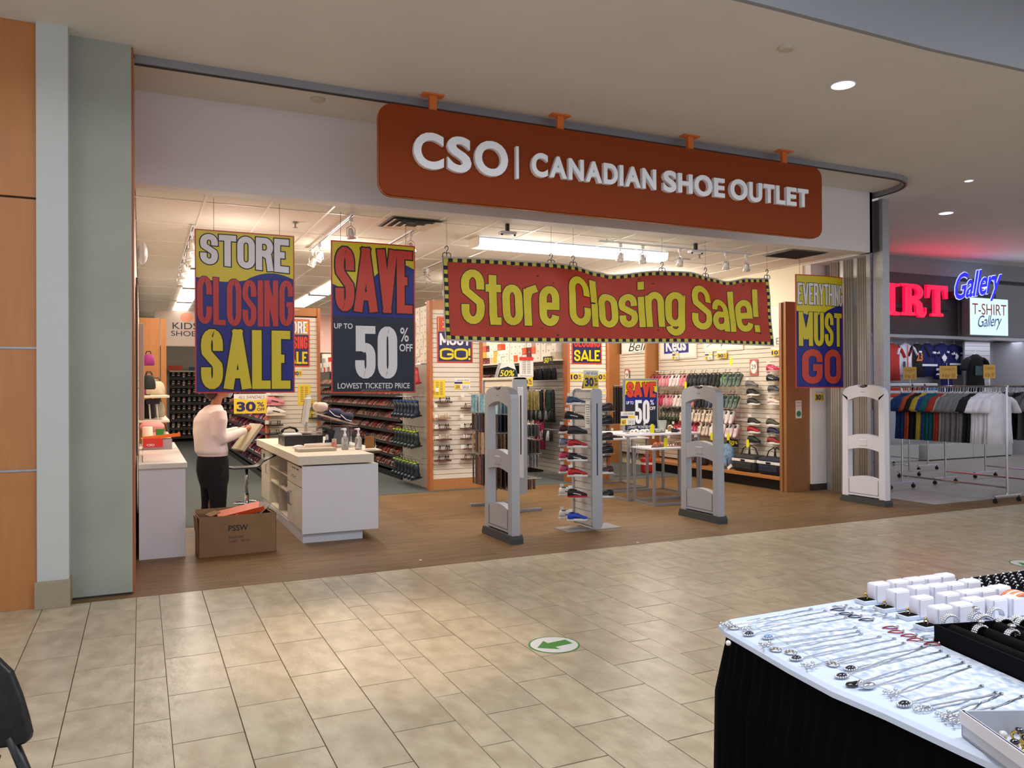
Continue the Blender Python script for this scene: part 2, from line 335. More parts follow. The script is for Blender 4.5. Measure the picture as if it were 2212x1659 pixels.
# shop entrance planks
fe=struct(MB().box(-.05,9.65,YF,YC,-.08,-.004).box(9.65,22,YF,7.25,-.08,-.004).box(-.5,-.05,YF,6.9,-.08,-.004).build('floor',M_grout))
pm={}; row=0; y=YF
while y<YC-.01:
    w=min(.23,YC-y); x=-.05-rnd.uniform(0,1.1) if row else -.5
    while x<9.65:
        l=1.22; a=max(x,-.05 if y>6.95 else -.5); b=min(x+l,9.65)
        if b-a>.02:
            k=(round(b-a,2),round(w,2))
            if k not in pm: pm[k]=MB().box(-k[0]/2+.0006,k[0]/2-.0006,-k[1]/2+.0006,k[1]/2-.0006,-.0045,.0005).mesh('floor_plank',M_plank)
            obj('floor_plank',pm[k],fe,((a+b)/2,y+w/2,0))
        x+=l
    y+=.23; row+=1
MB().box(9.65,22,YF,7.25,-.0045,.0005).build('floor_plank',M_plank,fe)
struct(MB().box(-.05,9.65,YC,30,-.08,.004).box(-.05,1.45,9.9,YC,-.003,.004).build('floor',M_carpet))
struct(MB().box(9.65,24,7.25,14,-.08,-.002).build('floor',M_tfloor))
# ceilings
edge=[(-6,4.9),(-1,4.55),(1,4.4),(2.5,4.33),(4.2,4.32),(5.8,4.33),(7.2,4.27),(9,4.1),(11.5,3.7),(14,3.1),(22,1.5)]
struct(MB().prism(edge+[(22,11.6),(9.62,11.6),(9.62,8.1),(-6,8.1)],'z',ZC,ZC+.15).build('ceiling',M_ceil))
riser=MB()
for (a,b),(c,d) in zip(edge[:-1],edge[1:]): riser.prism([(a,b-.012),(c,d-.012),(c,d+.03),(a,b+.03)],'z',ZC-.001,6.2)
struct(riser.build('trim_1',M_gceil)); struct(MB().box(-6,22,-3,5,6.2,6.3).build('ceiling',M_gceil))
# shop ceiling: grid, tiles
sc_=struct(MB().box(-.05,9.62,8.1,27.2,ZS+.03,ZS+.1).build('ceiling',M_grid))
gr=MB(); TW,TL=.616,1.225; X0=-.05; Y0=8.1+.40
xsn=[-.05,]+[.583+TW*i for i in range(0,15)]+[9.62]; ysn=[8.1,8.53]+[8.53+TL*i for i in range(1,16)]
for x in xsn[1:-1]: gr.box(x-.012,x+.012,8.1,27.2,ZS-.004,ZS+.03)
for y in ysn[1:]: gr.box(-.05,9.62,y-.012,y+.012,ZS-.003,ZS+.03)
gr.build('ceiling_grid',M_grid,sc_)
holes=[(2.475,3.1,8.4,9.0),(7.9,8.7,8.3,8.8)]
cm={}
for i in range(len(xsn)-1):
    for j in range(len(ysn)-1):
        a,b,c,d=xsn[i]+.013,xsn[i+1]-.013,ysn[j]+.013,ysn[j+1]-.013
        if b-a<.02 or d-c<.02: continue
        k=(round(b-a,2),round(d-c,2))
        if k not in cm: cm[k]=MB().box(-k[0]/2,k[0]/2,-k[1]/2,k[1]/2,0,.02,).mesh('ceiling_tile',M_ctile)
        obj('ceiling_tile',cm[k],sc_,((a+b)/2,(c+d)/2,ZS+.003))
# bulkhead above the opening
struct(MB().box(-.05,9.27,7.9,8.1,3.46,ZC).build('wall_front',M_bulk))
# left pillar, trim column, maple panel
struct(MB().box(-.485,-.062,6.88,7.3,0.02,ZC).build('wall_left',M_pill)); struct(MB().box(-.062,-.046,6.93,8.1,0,ZC).build('trim_2',M_woodE))
struct(MB().box(-.690,-.485,6.72,7.2,.2,ZC).build('trim_3',M_pill2)); struct(MB().box(-.705,-.475,6.69,7.2,0,.2,.004).build('baseboard_left',mt('base_tile',(160,146,122),.5,noise=(8,.1))))
wl=struct(MB().box(-4,-.69,6.78,7.2,0,ZC).build('wall_left',M_groove))
for a,b in ((0,1.005),(1.02,1.9),(1.915,3.0),(3.015,ZC)):
    MB().box(-4,-.69,6.757,6.78,a,b,.003).build('wall_panel',M_wood,wl)
for z in (1.005,1.9): MB().box(-4,-.69,6.752,6.78,z,z+.016).build('joint_strip',M_alum,wl)
struct(MB().box(-.3,-.05,7.3,27.2,0,ZC).build('wall_left',M_white)); struct(MB().box(-.3,9.9,27,27.3,0,4.2).build('wall_back',mt('back_wall_paint',(206,204,198),.7)))
struct(MB().box(9.27,9.62,9.2,27.2,0,ZS).build('wall_right',mt('cream_wall',(246,236,210),.7)))
# white pier right of the shoe wall
struct(MB().box(9.30,9.60,9.06,9.2,.10,ZS).build('wall_right',M_white)); struct(MB().box(9.295,9.605,9.05,9.2,0,.10).build('baseboard_right',M_dark))
struct(MB().box(9.60,9.66,8.86,9.2,0,3.48).build('trim_4',M_steel)); struct(MB().box(9.62,9.72,8.1,27,3.46,ZC).build('wall_right',M_bulk)); struct(MB().box(9.27,9.72,8.05,9.2,3.46,3.52).box(9.22,9.27,7.9,8.1,3.46,ZC).build('trim_5',M_bulk))
# ceiling track of the folding gate
tr=[(-.04,7.09)]+[(x,7.09) for x in (3,6,8.7)]+[(8.7+.62*math.sin(t*PI/12),7.71-.62*math.cos(t*PI/12)) for t in range(1,7)]+[(9.33,8.0)]
mb=MB()
for (a,b),(c,d) in zip(tr[:-1],tr[1:]):
    v=Vector((c-a,d-b,0)); n=Vector((-v.y,v.x,0)).normalized()*.035
    mb.prism([(a-n.x,b-n.y),(c-n.x,d-n.y),(c+n.x,d+n.y),(a+n.x,b+n.y)],'z',4.235,4.30)
struct(mb.build('trim_6',mt('track_metal',(150,150,156),.5,.5)))
mb=MB()
for (a,b),(c,d) in zip(tr[:-1],tr[1:]):
    v=Vector((c-a,d-b,0)); n=Vector((-v.y,v.x,0)).normalized()*.012
    mb.prism([(a-n.x,b-n.y),(c-n.x,d-n.y),(c+n.x,d+n.y),(a+n.x,b+n.y)],'z',4.228,4.236)
struct(mb.build('trim_7',M_dark))
# folding gate stacked at the right
gt=thing('folding_gate','folded aluminium shutter gate stacked behind right white security pedestal','gate',(9.4,8.0,0))
MB((9.4,8,0)).box(9.33,9.46,7.78,7.84,0.0,4.2,.004).box(9.355,9.40,7.84,7.985,0,4.2).build('end_post',M_alum,gt)
MB((9.4,8,0)).box(9.31,9.34,7.98,8.05,0.0,4.2,.003).build('guide_post',M_alum,gt)
pl=MB().tube([(0,0,.04),(0,0,3.44)],.0185,8).mesh('gate_slat',mat('gate_slat_beige',(186,178,164),.45,.2),True)
k=0
for y in [8.08+.041*i for i in range(17)]:
    if k in (5,6,11,12): k+=1; continue
    obj('gate_slat',pl,gt,(-.02,y-8,0)); k+=1
for y in (8.27,8.515): MB((9.4,8,0)).box(9.385,9.41,y,y+.08,.02,3.45).build('gate_hinge_bar',M_alum,gt)
# ================================================================== SHOP FRONT
def rr(x0,x1,z0,z1,r,n=6):
    p=[]
    for cx,cz,a in ((x1-r,z1-r,0),(x0+r,z1-r,90),(x0+r,z0+r,180),(x1-r,z0+r,270)):
        for i in range(n+1): t=rad(a+90*i/n); p.append((cx+r*math.cos(t),cz+r*math.sin(t)))
    return p
sg=thing('shop_sign','large orange shop sign with raised white letters hanging over the entrance','sign',(4.57,6.9,3.33))
o=(4.57,6.9,3.33); b=MB(o).prism(rr(1.925,7.225,3.325,4.145,.12),'y',6.86,6.95).build('sign_board',M_org,sg)
MB(o).prism(rr(1.92,7.23,3.32,4.15,.125),'y',6.90,6.91).build('edge_trim',M_orgl,b)
for x in (2.44,3.77,5.36,6.69): MB(o).box(x-.035,x+.035,6.89,6.93,4.14,4.29).box(x-.10,x+.10,6.86,6.96,4.285,4.299).build('hanger_bracket',M_orgl,sg)
def letters(parent,s,x0,x1,z0,z1,wts,y,th,m,off,sm=None):
    tot=sum(wts[c] for c in s)+.09*(len(s)-1); u=(x1-x0)/tot; x=x0
    for c in s:
        w=wts[c]*u; e=.012 if c in 'CSOGU' else 0
        t=txt(parent,c,x,x+w,z0-(e if c!='U' else e),z1+(e if c in 'CSOG' else 0),m,y=y,off=off,th=th,name='letter'); x+=w+.09*u
WT=dict(C=.78,S=.64,O=.92,A=.84,N=.76,D=.74,I=.2,H=.72,E=.56,U=.7,T=.6,L=.5)
# each raised letter is a mesh of its own; local frame of the sign's base
def ls(s,x0,x1,z0,z1,off): letters(sg,s,x0-o[0],x1-o[0],z0-o[2],z1-o[2],WT,6.86-o[1],.045,M_ltr,off)
ls('CSO',2.225,3.16,3.597,3.905,.035)
MB(o).box(3.243,3.272,6.81,6.86,3.59,3.90,.004).build('divider_bar',M_ltr,sg)
ls('CANADIAN',3.41,4.855,3.645,3.855,.04); ls('SHOE',4.945,5.755,3.65,3.855,.04); ls('OUTLET',5.83,6.97,3.655,3.862,.04)
# --- hanging posters
def wave(x0,x1,z0,z1,fn,n=16):
    t=[(x0+(x1-x0)*i/n,fn(i/n)) for i in range(n+1)]; return [(x0,z1)]+[(a,b) for a,b in t]+[(x1,z1)]
def cords(parent,xs,z0,z1): 
    for x in xs: MB().tube([(x,.003,z0),(x,.003,z1)],.0022,5).build('cord',M_dark,parent)
def bend(amp): return (lambda p,W=[0]: p) if not amp else None
def poster(loc,w,h,label,group=None,cat='poster',name='sale_poster',rz=0): 
    return thing(name,label,cat,loc,rz,group)
def frame_panel(p,w,h,back,rim=.012,bow=0):
    d=(lambda q:(q[0],q[1]-bow*(1-(2*q[0]/w)**2),q[2])) if bow else (lambda q:q)
    def lay(x0,x1,z0,z1,y,m,nm,poly=None,t=.001):
        mb=MB(); n=12
        if poly is None:
            for i in range(n):
                a=x0+(x1-x0)*i/n; c=x0+(x1-x0)*(i+1)/n; mb.add([d((a,y,z0)),d((c,y,z0)),d((c,y,z1)),d((a,y,z1))],[(0,1,2,3)])
            if t>.002:
                for i in range(n):
                    a=x0+(x1-x0)*i/n; c=x0+(x1-x0)*(i+1)/n; mb.add([d((a,y+t,z0)),d((c,y+t,z0)),d((c,y+t,z1)),d((a,y+t,z1))],[(0,1,2,3)])
                for z in (z0,z1):
                    for i in range(n):
                        a=x0+(x1-x0)*i/n; c=x0+(x1-x0)*(i+1)/n; mb.add([d((a,y,z)),d((c,y,z)),d((c,y+t,z)),d((a,y+t,z))],[(0,1,2,3)])
                for x in (x0,x1): mb.add([d((x,y,z0)),d((x,y,z1)),d((x,y+t,z1)),d((x,y+t,z0))],[(0,1,2,3)])
        else: 
            up,lo=poly
            for i in range(len(up)-1): mb.add([d((lo[i][0],y,lo[i][1])),d((lo[i+1][0],y,lo[i+1][1])),d((up[i+1][0],y,up[i+1][1])),d((up[i][0],y,up[i][1]))],[(0,1,2,3)])
        return mb.build(nm,m,p)
    lay(-w/2,w/2,0,h,0,M_red,'board',t=.004); lay(-w/2+rim,w/2-rim,rim,h-rim,-.0012,back,'printed_ground')
    return d,lay
def upper(w,h,zf,rim,n=24,z1=None):
    z1=h-rim if z1 is None else z1
    return [(-w/2+rim+(w-2*rim)*i/n,z1) for i in range(n+1)],[(-w/2+rim+(w-2*rim)*i/n,zf(i/n)) for i in range(n+1)]
# store closing sale
def closing(p,w,h,bow=0,cord=None,L=('STORE','CLOSING','SALE')):
    d,lay=frame_panel(p,w,h,M_blue,.013*w,bow); r=.013*w
    s=h/1.605
    zf=lambda u:(1.135 if u<.03 else 1.135-.035*math.sin(min(1,max(0,(u-.0)/.55))*PI)-.0+(.075*max(0,math.sin((u-.5)/.5*PI*.9)) if u>.5 else 0))*s
    lay(0,0,0,0,-.0024,M_yel,'yellow_field',upper(w,h,zf,r))
    k=w/.95
    block(p,L[0],-.425*k,.42*k,1.26*s,1.55*s,M_pw,(.030*k,.027*k),.010*k,outm=M_ink,out=.010*k,deform=lambda q:d((q[0],q[1],q[2]+(.012*s-.055*s*(q[0]/w+.5)*(1-(q[2]/s-1.27)/.275)))))
    block(p,L[1],-.455*k,.46*k,.685*s,1.15*s,mat('poster_dark_red',(196,48,34),.32),.026*k,.012*k,outm=M_purple,out=.006*k,deform=lambda q:d((q[0],q[1],q[2]-.02*s*math.sin((q[0]/w+.5)*PI))))
    block(p,L[2],-.42*k,.43*k,.04*s,.63*s,M_yel,(.046*k,.042*k),.012*k,outm=M_ink,out=.013*k,deform=d)
P1=poster((.953,8.3,1.56),.95,1.6,'hanging yellow and blue STORE CLOSING SALE poster above the white cash desk'); closing(P1,.95,1.605); cords(P1,(-.30,.33),1.6,1.92)
# save up to 50
def save(p,w,h,bow=0,border=True):
    d,lay=frame_panel(p,w,h,M_navy,.016*w,bow); s=h/1.62; k=w/.93; r=.016*w
    lay(-w/2+r,w/2-r,.82*s,h-r,-.0024,M_blue,'blue_field'); lay(0,0,0,0,-.0036,M_yel,'yellow_field',upper(w,h,lambda u:(1.16+.20*u-.10*math.sin(u*PI*2))*s,r))
    block(p,'SAVE',-.42*k,.43*k,.87*s,1.555*s,M_red,(.045*k,.045*k),.0,-.0065,M_ink,.014*k,d)
    txt(p,'UP TO',-.435*k,-.24*k,.685*s,.742*s,M_pw,-.0055,off=.02,deform=d); block(p,'50',-.215*k,.25*k,.155*s,.72*s,M_pw,(.050*k,.042*k),.024*k,deform=d)
    txt(p,'%',.285*k,.385*k,.56*s,.715*s,M_pw,-.0055,off=.01,deform=d); txt(p,'OFF',.275*k,.43*k,.452*s,.535*s,M_pw,-.0055,off=.02,deform=d)
    txt(p,'LOWEST TICKETED PRICE',-.40*k,.395*k,.048*s,.108*s,M_pw,-.0055,off=.012,deform=d); txt(p,'LIMITED EXCEPTIONS APPLY',-.15*k,.18*k,.02*s,.038*s,M_steel,-.0055,off=.0,deform=d)
P2=poster((2.287,8.4,1.55),.93,1.62,'hanging dark SAVE up to 50 % poster between the closing poster and the long red banner'); save(P2,.93,1.62,bow=.025); cords(P2,(-.36,.36),1.6,1.93)
# everything must go
P3=poster((8.893,8.5,1.573),.93,1.62,'hanging EVERYTHING MUST GO poster beside the folded gate at the right')
w,h=.93,1.62; d,lay=frame_panel(P3,w,h,M_blue,.015,.05)
lay(0,0,0,0,-.0024,M_yel,'yellow_field',upper(w,h,lambda u:1.10-.06*math.sin(min(1,u/.6)*PI)+(.14*(u-.55)/.45 if u>.55 else 0),.015))
block(P3,'EVERYTHING',-.435,.44,1.19,1.50,M_pw,(.0145,.02),.008,outm=M_ink,out=.006,deform=d); block(P3,'MUST',-.42,.42,.60,1.085,M_yel,(.036,.034),.018,outm=M_ink,out=.008,deform=d); block(P3,'GO',-.37,.39,.06,.555,M_red,(.055,.048),.04,outm=M_purple,out=.008,deform=d); cords(P3,(-.38,.38),1.62,1.9)
# --- long banner
BN=thing('sale_banner','long wavy red banner with yellow Store Closing Sale lettering and chequered border','banner',(5.36,8.2,2.12))
bo=(5.36,8.2,2.12); X0b,X1b=3.015,7.70
tops=[(0,.936),(.17,.938),(.285,.938),(.35,.932),(.43,.872),(.457,.85),(.62,.938),(.70,.942),(.79,.896),(.84,.862),(.92,.925),(1,.945)]
def topf(u):
    for (a,p),(b_,q) in zip(tops[:-1],tops[1:]):
        if u<=b_: t=(u-a)/(b_-a); t=t*t*(3-2*t); return p+(q-p)*t
    return tops[-1][1]
def bdef(q):  # q=(u 0..1, y, v 0..1)
    u,y,v=q; uu=min(1,max(0,u)); zb=.0-.012*math.sin(uu*PI*2.2)+.028*uu; zt=topf(uu); sk=.015*(1-v)+ (.06*(1-v) if u>.9 else .06*(1-v)*u)
    yy=.03*math.sin(uu*14+v*1.3)+.018*math.sin(uu*31+2*v)*(.3+.7*v)+.014*abs(math.sin(uu*9+v*5))
    return (X0b-bo[0]+(X1b-X0b)*u+sk,y+yy,zb+(zt-zb)*v)
def bgrid(u0,u1,v0,v1,y,nu,nv):
    vs=[bdef((u0+(u1-u0)*i/nu,y,v0+(v1-v0)*j/nv)) for i in range(nu+1) for j in range(nv+1)]
    return vs,[(i*(nv+1)+j,(i+1)*(nv+1)+j,(i+1)*(nv+1)+j+1,i*(nv+1)+j+1) for i in range(nu) for j in range(nv)]
mb=MB(); mb.add(*bgrid(0,1,0,1,0,120,14)); mb.add(*bgrid(0,1,0,1,.003,120,14)); mb.build('banner_sheet',mat('banner_edge_white',(214,206,190),.5),BN,smooth=True)
mb=MB(); mb.add(*bgrid(.003,.997,.02,.98,-.002,120,12)); mb.build('chequer_border_dark',M_ink,BN,smooth=True)
mb=MB(); mb.add(*bgrid(.014,.986,.065,.935,-.004,120,12)); mb.build('red_ground',mat('banner_red',(196,56,18),.42,noise=(2.2,.10)),BN,smooth=True)
ck=MB(); n=88
for i in range(n):
    if i%2==0:
        u0=.004+(.992)*i/n; u1=u0+.992/n
        for v0,v1 in ((.022,.063),(.937,.978)): ck.add(*bgrid(u0,u1,v0,v1,-.004,1,1))
for j in range(18):
    if j%2: 
        for u0,u1 in ((.004,.013),(.987,.996)): ck.add(*bgrid(u0,u1,.06+.88*j/18,.06+.88*(j+1)/18,-.0045,1,1))
ck.build('chequer_border_yellow',mat('border_yellow',(224,212,84),.5),BN,kind='stuff')
BY=mat('banner_yellow',(238,222,40),.42,noise=(3,.10))
def btxt(s,u0,u1,v0,v1): txt(BN,s,u0,u1,v0,v1,BY,-.0075,off=.028,out=.0016,outm=M_ink,deform=bdef,sp=.96)
def bt(s,u0,u1,v0,v1):
    vs,fs=textmesh(s,.045,0,1,4); ax=min(v[0] for v in vs); bx=max(v[0] for v in vs); az=min(v[1] for v in vs); bz=max(v[1] for v in vs)
    for off,y,m,nm in ((.062,-.0065,M_ink,'lettering_outline'),(.045,-.009,BY,'lettering')):
        vo,fo=textmesh(s,off,0,1,4); bm=bmesh.new(); V=[bm.verts.new((u0+(v[0]-ax)/(bx-ax)*(u1-u0),0,v0+(v[1]-az)/(bz-az)*(v1-v0))) for v in vo]
        for f in fo:
            try: bm.faces.new([V[i] for i in f])
            except: pass
        for _ in range(2):
            es=[e for e in bm.edges if max(abs(e.verts[0].co.x-e.verts[1].co.x)*4.7,abs(e.verts[0].co.z-e.verts[1].co.z)*.93)>.10]
            if es: bmesh.ops.subdivide_edges(bm,edges=es,cuts=1); bmesh.ops.triangulate(bm,faces=[f for f in bm.faces if len(f.verts)>4])
        bm.verts.index_update(); MB().add([bdef((v.co.x,y,v.co.z)) for v in bm.verts],[tuple(v.index for v in f.verts) for f in bm.faces]).build(nm,m,BN); bm.free()
BW,BH=4.685,.93
for s_,u0,u1,v0,v1 in (('Store',.045,.300,.21,.86),('Closing',.328,.685,.225,.86),('Sale!',.706,.948,.20,.83)): block(BN,s_,u0*BW,u1*BW,v0*BH,v1*BH,BY,(.047,.042),.014,-.009,M_ink,.008,lambda q:bdef((q[0]/BW,q[1],q[2]/BH)),sub=.05)
for u,l in ((.008,.43),(.285,.42),(.348,.42),(.62,.42),(.765,.43),(.985,.42)):
    x,y,z=bdef((u,0,1)); t=MB().tube([(x,0,z+.07),(x,0,1.365)],.0018,4); hk=MB()
    hk.tube([(x-.02,0,z+.075),(x-.018,0,z+.098),(x,0,z+.108),(x+.018,0,z+.095),(x+.016,0,z+.07),(x,0,z+.05),(x,0,z-.01)],.005,6).tube([(x-.05,0,z-.02),(x-.045,0,z+.02),(x-.02,0,z+.035),(x,0,z+.02),(x+.02,0,z+.035),(x+.045,0,z+.02),(x+.05,0,z-.02)],.005,6)
    h_=hk.build('hook',M_black,BN); t.build('cord',M_dark,h_)
# --- security pedestals
def pedestal(loc,label,col,first=None):
    if first: return dup(first,loc,None,label)
    t=thing('security_pedestal',label,'security gate',loc)
    m=M_slv if col else M_lam
    y=.355; pr=lambda a: None
    def arch(y0,y1,zl,ht,n=10): return [(y0+(y1-y0)*i/n, zl+ht*math.sin(PI*i/n)) for i in range(n+1)]
    for s in (-1,1):
        MB().prism([(s*.255,.08),(s*.355,.08),(s*.34,1.49),(s*.255,1.44)],'x',-.045,.045).build('upright',m,t)
    out=[(-.34,1.48),(-.325,1.53),(-.29,1.567),(-.23,1.59),(-.09,1.612),(-.07,1.585),(0,1.572),(.07,1.585),(.09,1.612),(.23,1.59),(.29,1.567),(.325,1.53),(.34,1.48)]
    MB().prism(out+[(.255,1.40)]+[(p,q) for p,q in arch(.255,-.255,1.40,.055)]+[(-.255,1.40)],'x',-.045,.045).build('arch_top',m,t)
    MB().lathe([(.055,0),(.075,.012),(.07,.03),(.02,.04)],(0,0,1.575),14,.6,1).build('alarm_lamp',mat('alarm_lamp_dark',(60,26,18),.2),t)
    a=MB().prism([(-.255,.72),(-.255,.905)]+arch(-.255,.255,.905,.04)[1:-1]+[(.255,.905),(.255,.72)]+arch(.255,-.255,.72,.035)[1:-1],'x',-.043,.043).build('centre_panel',m,t)
    MB().box(-.050,.050,-.07,.07,.78,.88,.012).build('cover_plate',m,a)
    b_=MB().prism([(-.255,.10),(-.255,.335)]+arch(-.255,.255,.335,.04)[1:-1]+[(.255,.335),(.255,.10)],'x',-.043,.043).build('lower_panel',m,t)
    sm=MB()
    for q in (-1,1): sm.box(q*.0455-.001,q*.0455+.001,-.25,.25,.128,.132).box(q*.0455-.001,q*.0455+.001,.238,.242,.13,.33).box(q*.0455-.001,q*.0455+.001,-.242,-.238,.13,.33)
    sm.build('panel_seam',M_dark,b_)
    MB().box(-.0465,.0465,-.03,.03,1.515,1.52).build('badge',M_dark,t)
    MB().prism([(-.37,0),(.37,0),(.37,.03),(.345,.085),(-.345,.085),(-.37,.05)],'x',-.075,.075).build('rubber_base',M_rub,t)
    return t
A2=pedestal((6.14,7.72,0),'grey security pedestal standing right of the display tables',1)
A1=pedestal((3.475,7.70,0),'grey security pedestal standing in front of the hosiery stand',1,A2)
A3=pedestal((8.93,7.75,0),'off-white security pedestal in front of the folded gate',0); 
# --- left counter
lc=thing('service_counter','low white counter against the left wall of the entrance','counter',(.18,8.2,0))
MB((.18,8.2,0)).box(-.02,.385,8.22,11.4,0,.85,.002).build('cabinet',M_lam,lc); MB((.18,8.2,0)).box(-.022,.40,8.19,11.45,.853,.90,.004).build('countertop',mat('laminate_top',(232,224,214),.25),lc)
# --- cash desk
cd=thing('cash_desk','long white cash desk with open shelves, drawers and cupboard door','desk',(1.9,8.3,0)); q=(1.9,8.3,0)
MB(q).box(1.50,2.30,8.31,8.335,.10,.80,.002).build('front_panel',M_lam,cd); MB(q).box(2.27,2.295,8.335,11.4,.10,.80).build('side_panel',M_lam,cd)
MB(q).box(1.515,2.14,8.36,11.3,0,.10).build('kick_plinth',mat('plinth_white',(206,208,216),.5),cd)
MB(q).box(1.455,2.245,8.275,11.5,.815,.905,.003).build('countertop',M_cream,cd); MB(q).box(2.245,2.45,8.75,11.5,.87,.905,.003).box(2.25,2.42,8.9,11.4,.80,.87).build('side_shelf',mat('shelf_brown',(92,62,42),.5),cd)
MB(q).box(2.245,2.46,8.74,11.5,.897,.909).build('countertop_wing',M_cream,cd)
MB(q).box(1.52,2.27,8.335,11.4,.10,.125).box(1.9,1.92,8.335,11.4,.12,.80).box(1.52,2.27,8.335,11.4,.785,.80).build('carcass',M_cream,cd)
ys=[8.335,9.27,9.95,10.65,11.4]
for y in ys[1:-1]: MB(q).box(1.52,1.9,y-.01,y+.01,.12,.79).build('divider',M_cream,cd)
dr=MB(q).box(1.505,1.52,8.35,9.255,.57,.775,.002).build('drawer',M_cream,cd); MB(q).tube([(1.505,8.72,.66),(1.485,8.74,.655),(1.485,8.86,.655),(1.505,8.88,.66)],.006,6).build('handle',M_steel,dr)
[MB(q).box(1.503,1.506,a_,b_,.735,.75).build('slot',M_dark,dr) for a_,b_ in ((8.55,8.66),(8.74,8.80),(8.86,8.92))]
dd=MB(q).box(1.505,1.52,8.35,9.255,.125,.56,.002).build('door',M_cream,cd); MB(q).tube([(1.505,8.98,.47),(1.478,8.98,.46),(1.478,8.98,.33),(1.505,8.98,.32)],.007,6).tube([(1.505,9.06,.47),(1.478,9.06,.46),(1.478,9.06,.33),(1.505,9.06,.32)],.007,6).build('handle',M_steel,dd)
d2=MB(q).box(1.505,1.52,10.66,11.39,.125,.775,.002).build('door',M_cream,cd); MB(q).tube([(1.505,10.8,.62),(1.48,10.8,.61),(1.48,10.8,.50),(1.505,10.8,.49)],.006,6).build('handle',M_steel,d2); MB(q).box(1.502,1.506,11.05,11.2,.62,.73).build('lock_plate',M_black,d2)
for a,b_ in ((9.28,9.94),(9.96,10.64)):
    for z in (.42,.60): MB(q).box(1.52,1.9,a,b_,z-.01,z+.01).build('shelf',M_cream,cd)
bg=thing('shopping_bag','crumpled white plastic bag on the lower shelf of the cash desk','bag',(1.68,9.55,.125)); MB().lathe([(.06,0),(.12,.04),(.11,.12),(.06,.17),(.03,.2)],(0,0,0),9).build('bag_body',mat('bag_film',(222,222,222),.3,bump=(25,.8)),bg,smooth=True)
tag(MB((1.68,9.78,.126)).lathe([(.08,0),(.085,.02),(.085,.22),(.06,.25),(.04,.27)],(1.68,9.78,.126),10).build('blue_bin',mat('bin_blue',(30,48,120),.4)),'dark blue tub behind the plastic bag inside the cash desk','tub')
# --- items on the cash desk
t=thing('till_box','black cash till box heaped with papers on the cash desk','cash drawer',(1.79,10.1,.905))
MB().box(-.22,.24,-.26,.24,.0,.125,.008).build('drawer_body',M_black,t); MB().box(-.225,-.215,-.05,.0,.05,.08).build('lock',M_steel,t); MB().box(-.20,.0,-.2,.05,.126,.14,.002).build('paper_pad',M_card,t)
t=thing('monitor','beige flat monitor seen from its side on the cash drawer','monitor',(1.88,10.12,1.046),rad(-22))
MB().box(-.10,.06,-.10,.10,0,.012,.003).build('foot',M_slatg,t); MB().box(-.02,.02,-.03,.03,.01,.14,.004).build('neck',M_slatg,t)
MB().obox((.0,0,.27),(.035,.26,.34),(0,rad(8),0),.008).build('housing',mat('monitor_beige',(200,198,194),.45),t); MB().obox((-.022,0,.272),(.006,.225,.30),(0,rad(8),0)).build('screen',mat('screen_dark',(58,62,74),.15),t)
t=thing('phone_handset','black telephone handset lying on the cash drawer','telephone',(1.70,10.28,1.046),rad(20)); MB().tube([(-.11,0,.01),(-.08,0,.05),(0,0,.068),(.08,0,.05),(.11,0,.01)],[.02,.016,.014,.016,.02],8).build('handset',M_black,t,smooth=True); MB().tube([(-.11,0,.01),(-.14,.02,.0),(-.16,-.02,.01),(-.18,0,.0)],.004,5).build('cable',M_black,t)
t=thing('receipt_roll','rolled sheet of cream paper lying on the cash desk','paper roll',(1.86,9.28,.905),rad(8)); MB().tube([(-.16,0,.032),(.18,0,.032)],[.03,.033],12).build('roll',M_cream,t,smooth=True)
t=thing('clipboard','thick grey cardboard slab lying at the edge of the cash desk','board',(1.76,8.93,.905),rad(3)); MB().box(-.21,.21,-.10,.10,0,.035,.003).build('slab',mat('grey_board',(176,168,140),.7),t)
t=thing('computer_mouse','white computer mouse beside the black cash drawer','mouse',(1.66,9.42,.905),rad(10)); MB().ell((0,0,.012),(.075,.045,.03),14,6).build('shell',M_lam,t,smooth=True)
t=thing('stamp_bottle','small navy bottle with white cap next to the paper roll','bottle',(1.975,9.35,.905)); MB().lathe([(.026,0),(.028,.01),(.028,.085),(.014,.1)],n=14).build('bottle',mat('navy_glass',(28,30,92),.2),t,smooth=True); MB().lathe([(.018,.095),(.018,.15),(.012,.155)],n=12).build('cap',M_lam,t)
t=thing('jar','small clear jar with a pink band beside the navy bottle','jar',(2.03,9.22,.905)); MB().lathe([(.03,0),(.03,.07),(.026,.08)],n=14).build('jar_body',mat('pink_glass',(190,120,110),.2),t,smooth=True); MB().lathe([(.026,.08),(.026,.11),(.02,.112)],n=12).build('lid',M_slatg,t)
pb=thing('pump_bottle','clear pump bottle with white pump, left one on the cash desk','pump bottle',(2.10,8.98,.905),0,'pump bottles on the cash desk')
MB().lathe([(.038,0),(.04,.01),(.04,.12),(.03,.14),(.014,.15)],n=16).build('bottle',mat('sanitiser_clear',(206,206,204),.08,trans=.75),pb,smooth=True)
MB().lathe([(.018,.148),(.018,.175),(.01,.178),(.01,.215),(.02,.22),(.018,.24)],n=12).tube([(-.045,0,.232),(.01,0,.236)],[.006,.01],8).build('pump',M_lam,pb,smooth=True); MB().tube([(0,0,.15),(.01,0,.08),(.025,0,.02)],.003,5).build('dip_tube',M_lam,pb)
dup(pb,(2.24,8.92,.905),None,'clear pump bottle with white pump, right one on the cash desk')
t=thing('display_case','clear acrylic display case with sloping lid on the cash desk','display case',(2.12,9.35,.905)); 
MB().box(-.20,.22,-.02,-.015,0,.24).box(-.20,.22,.35,.355,0,.24).box(-.20,-.195,-.02,.355,0,.24).box(.215,.22,-.02,.355,0,.24).build('walls',M_acr,t); MB().box(-.2,.22,-.02,.355,.24,.246).build('top',M_acr,t)
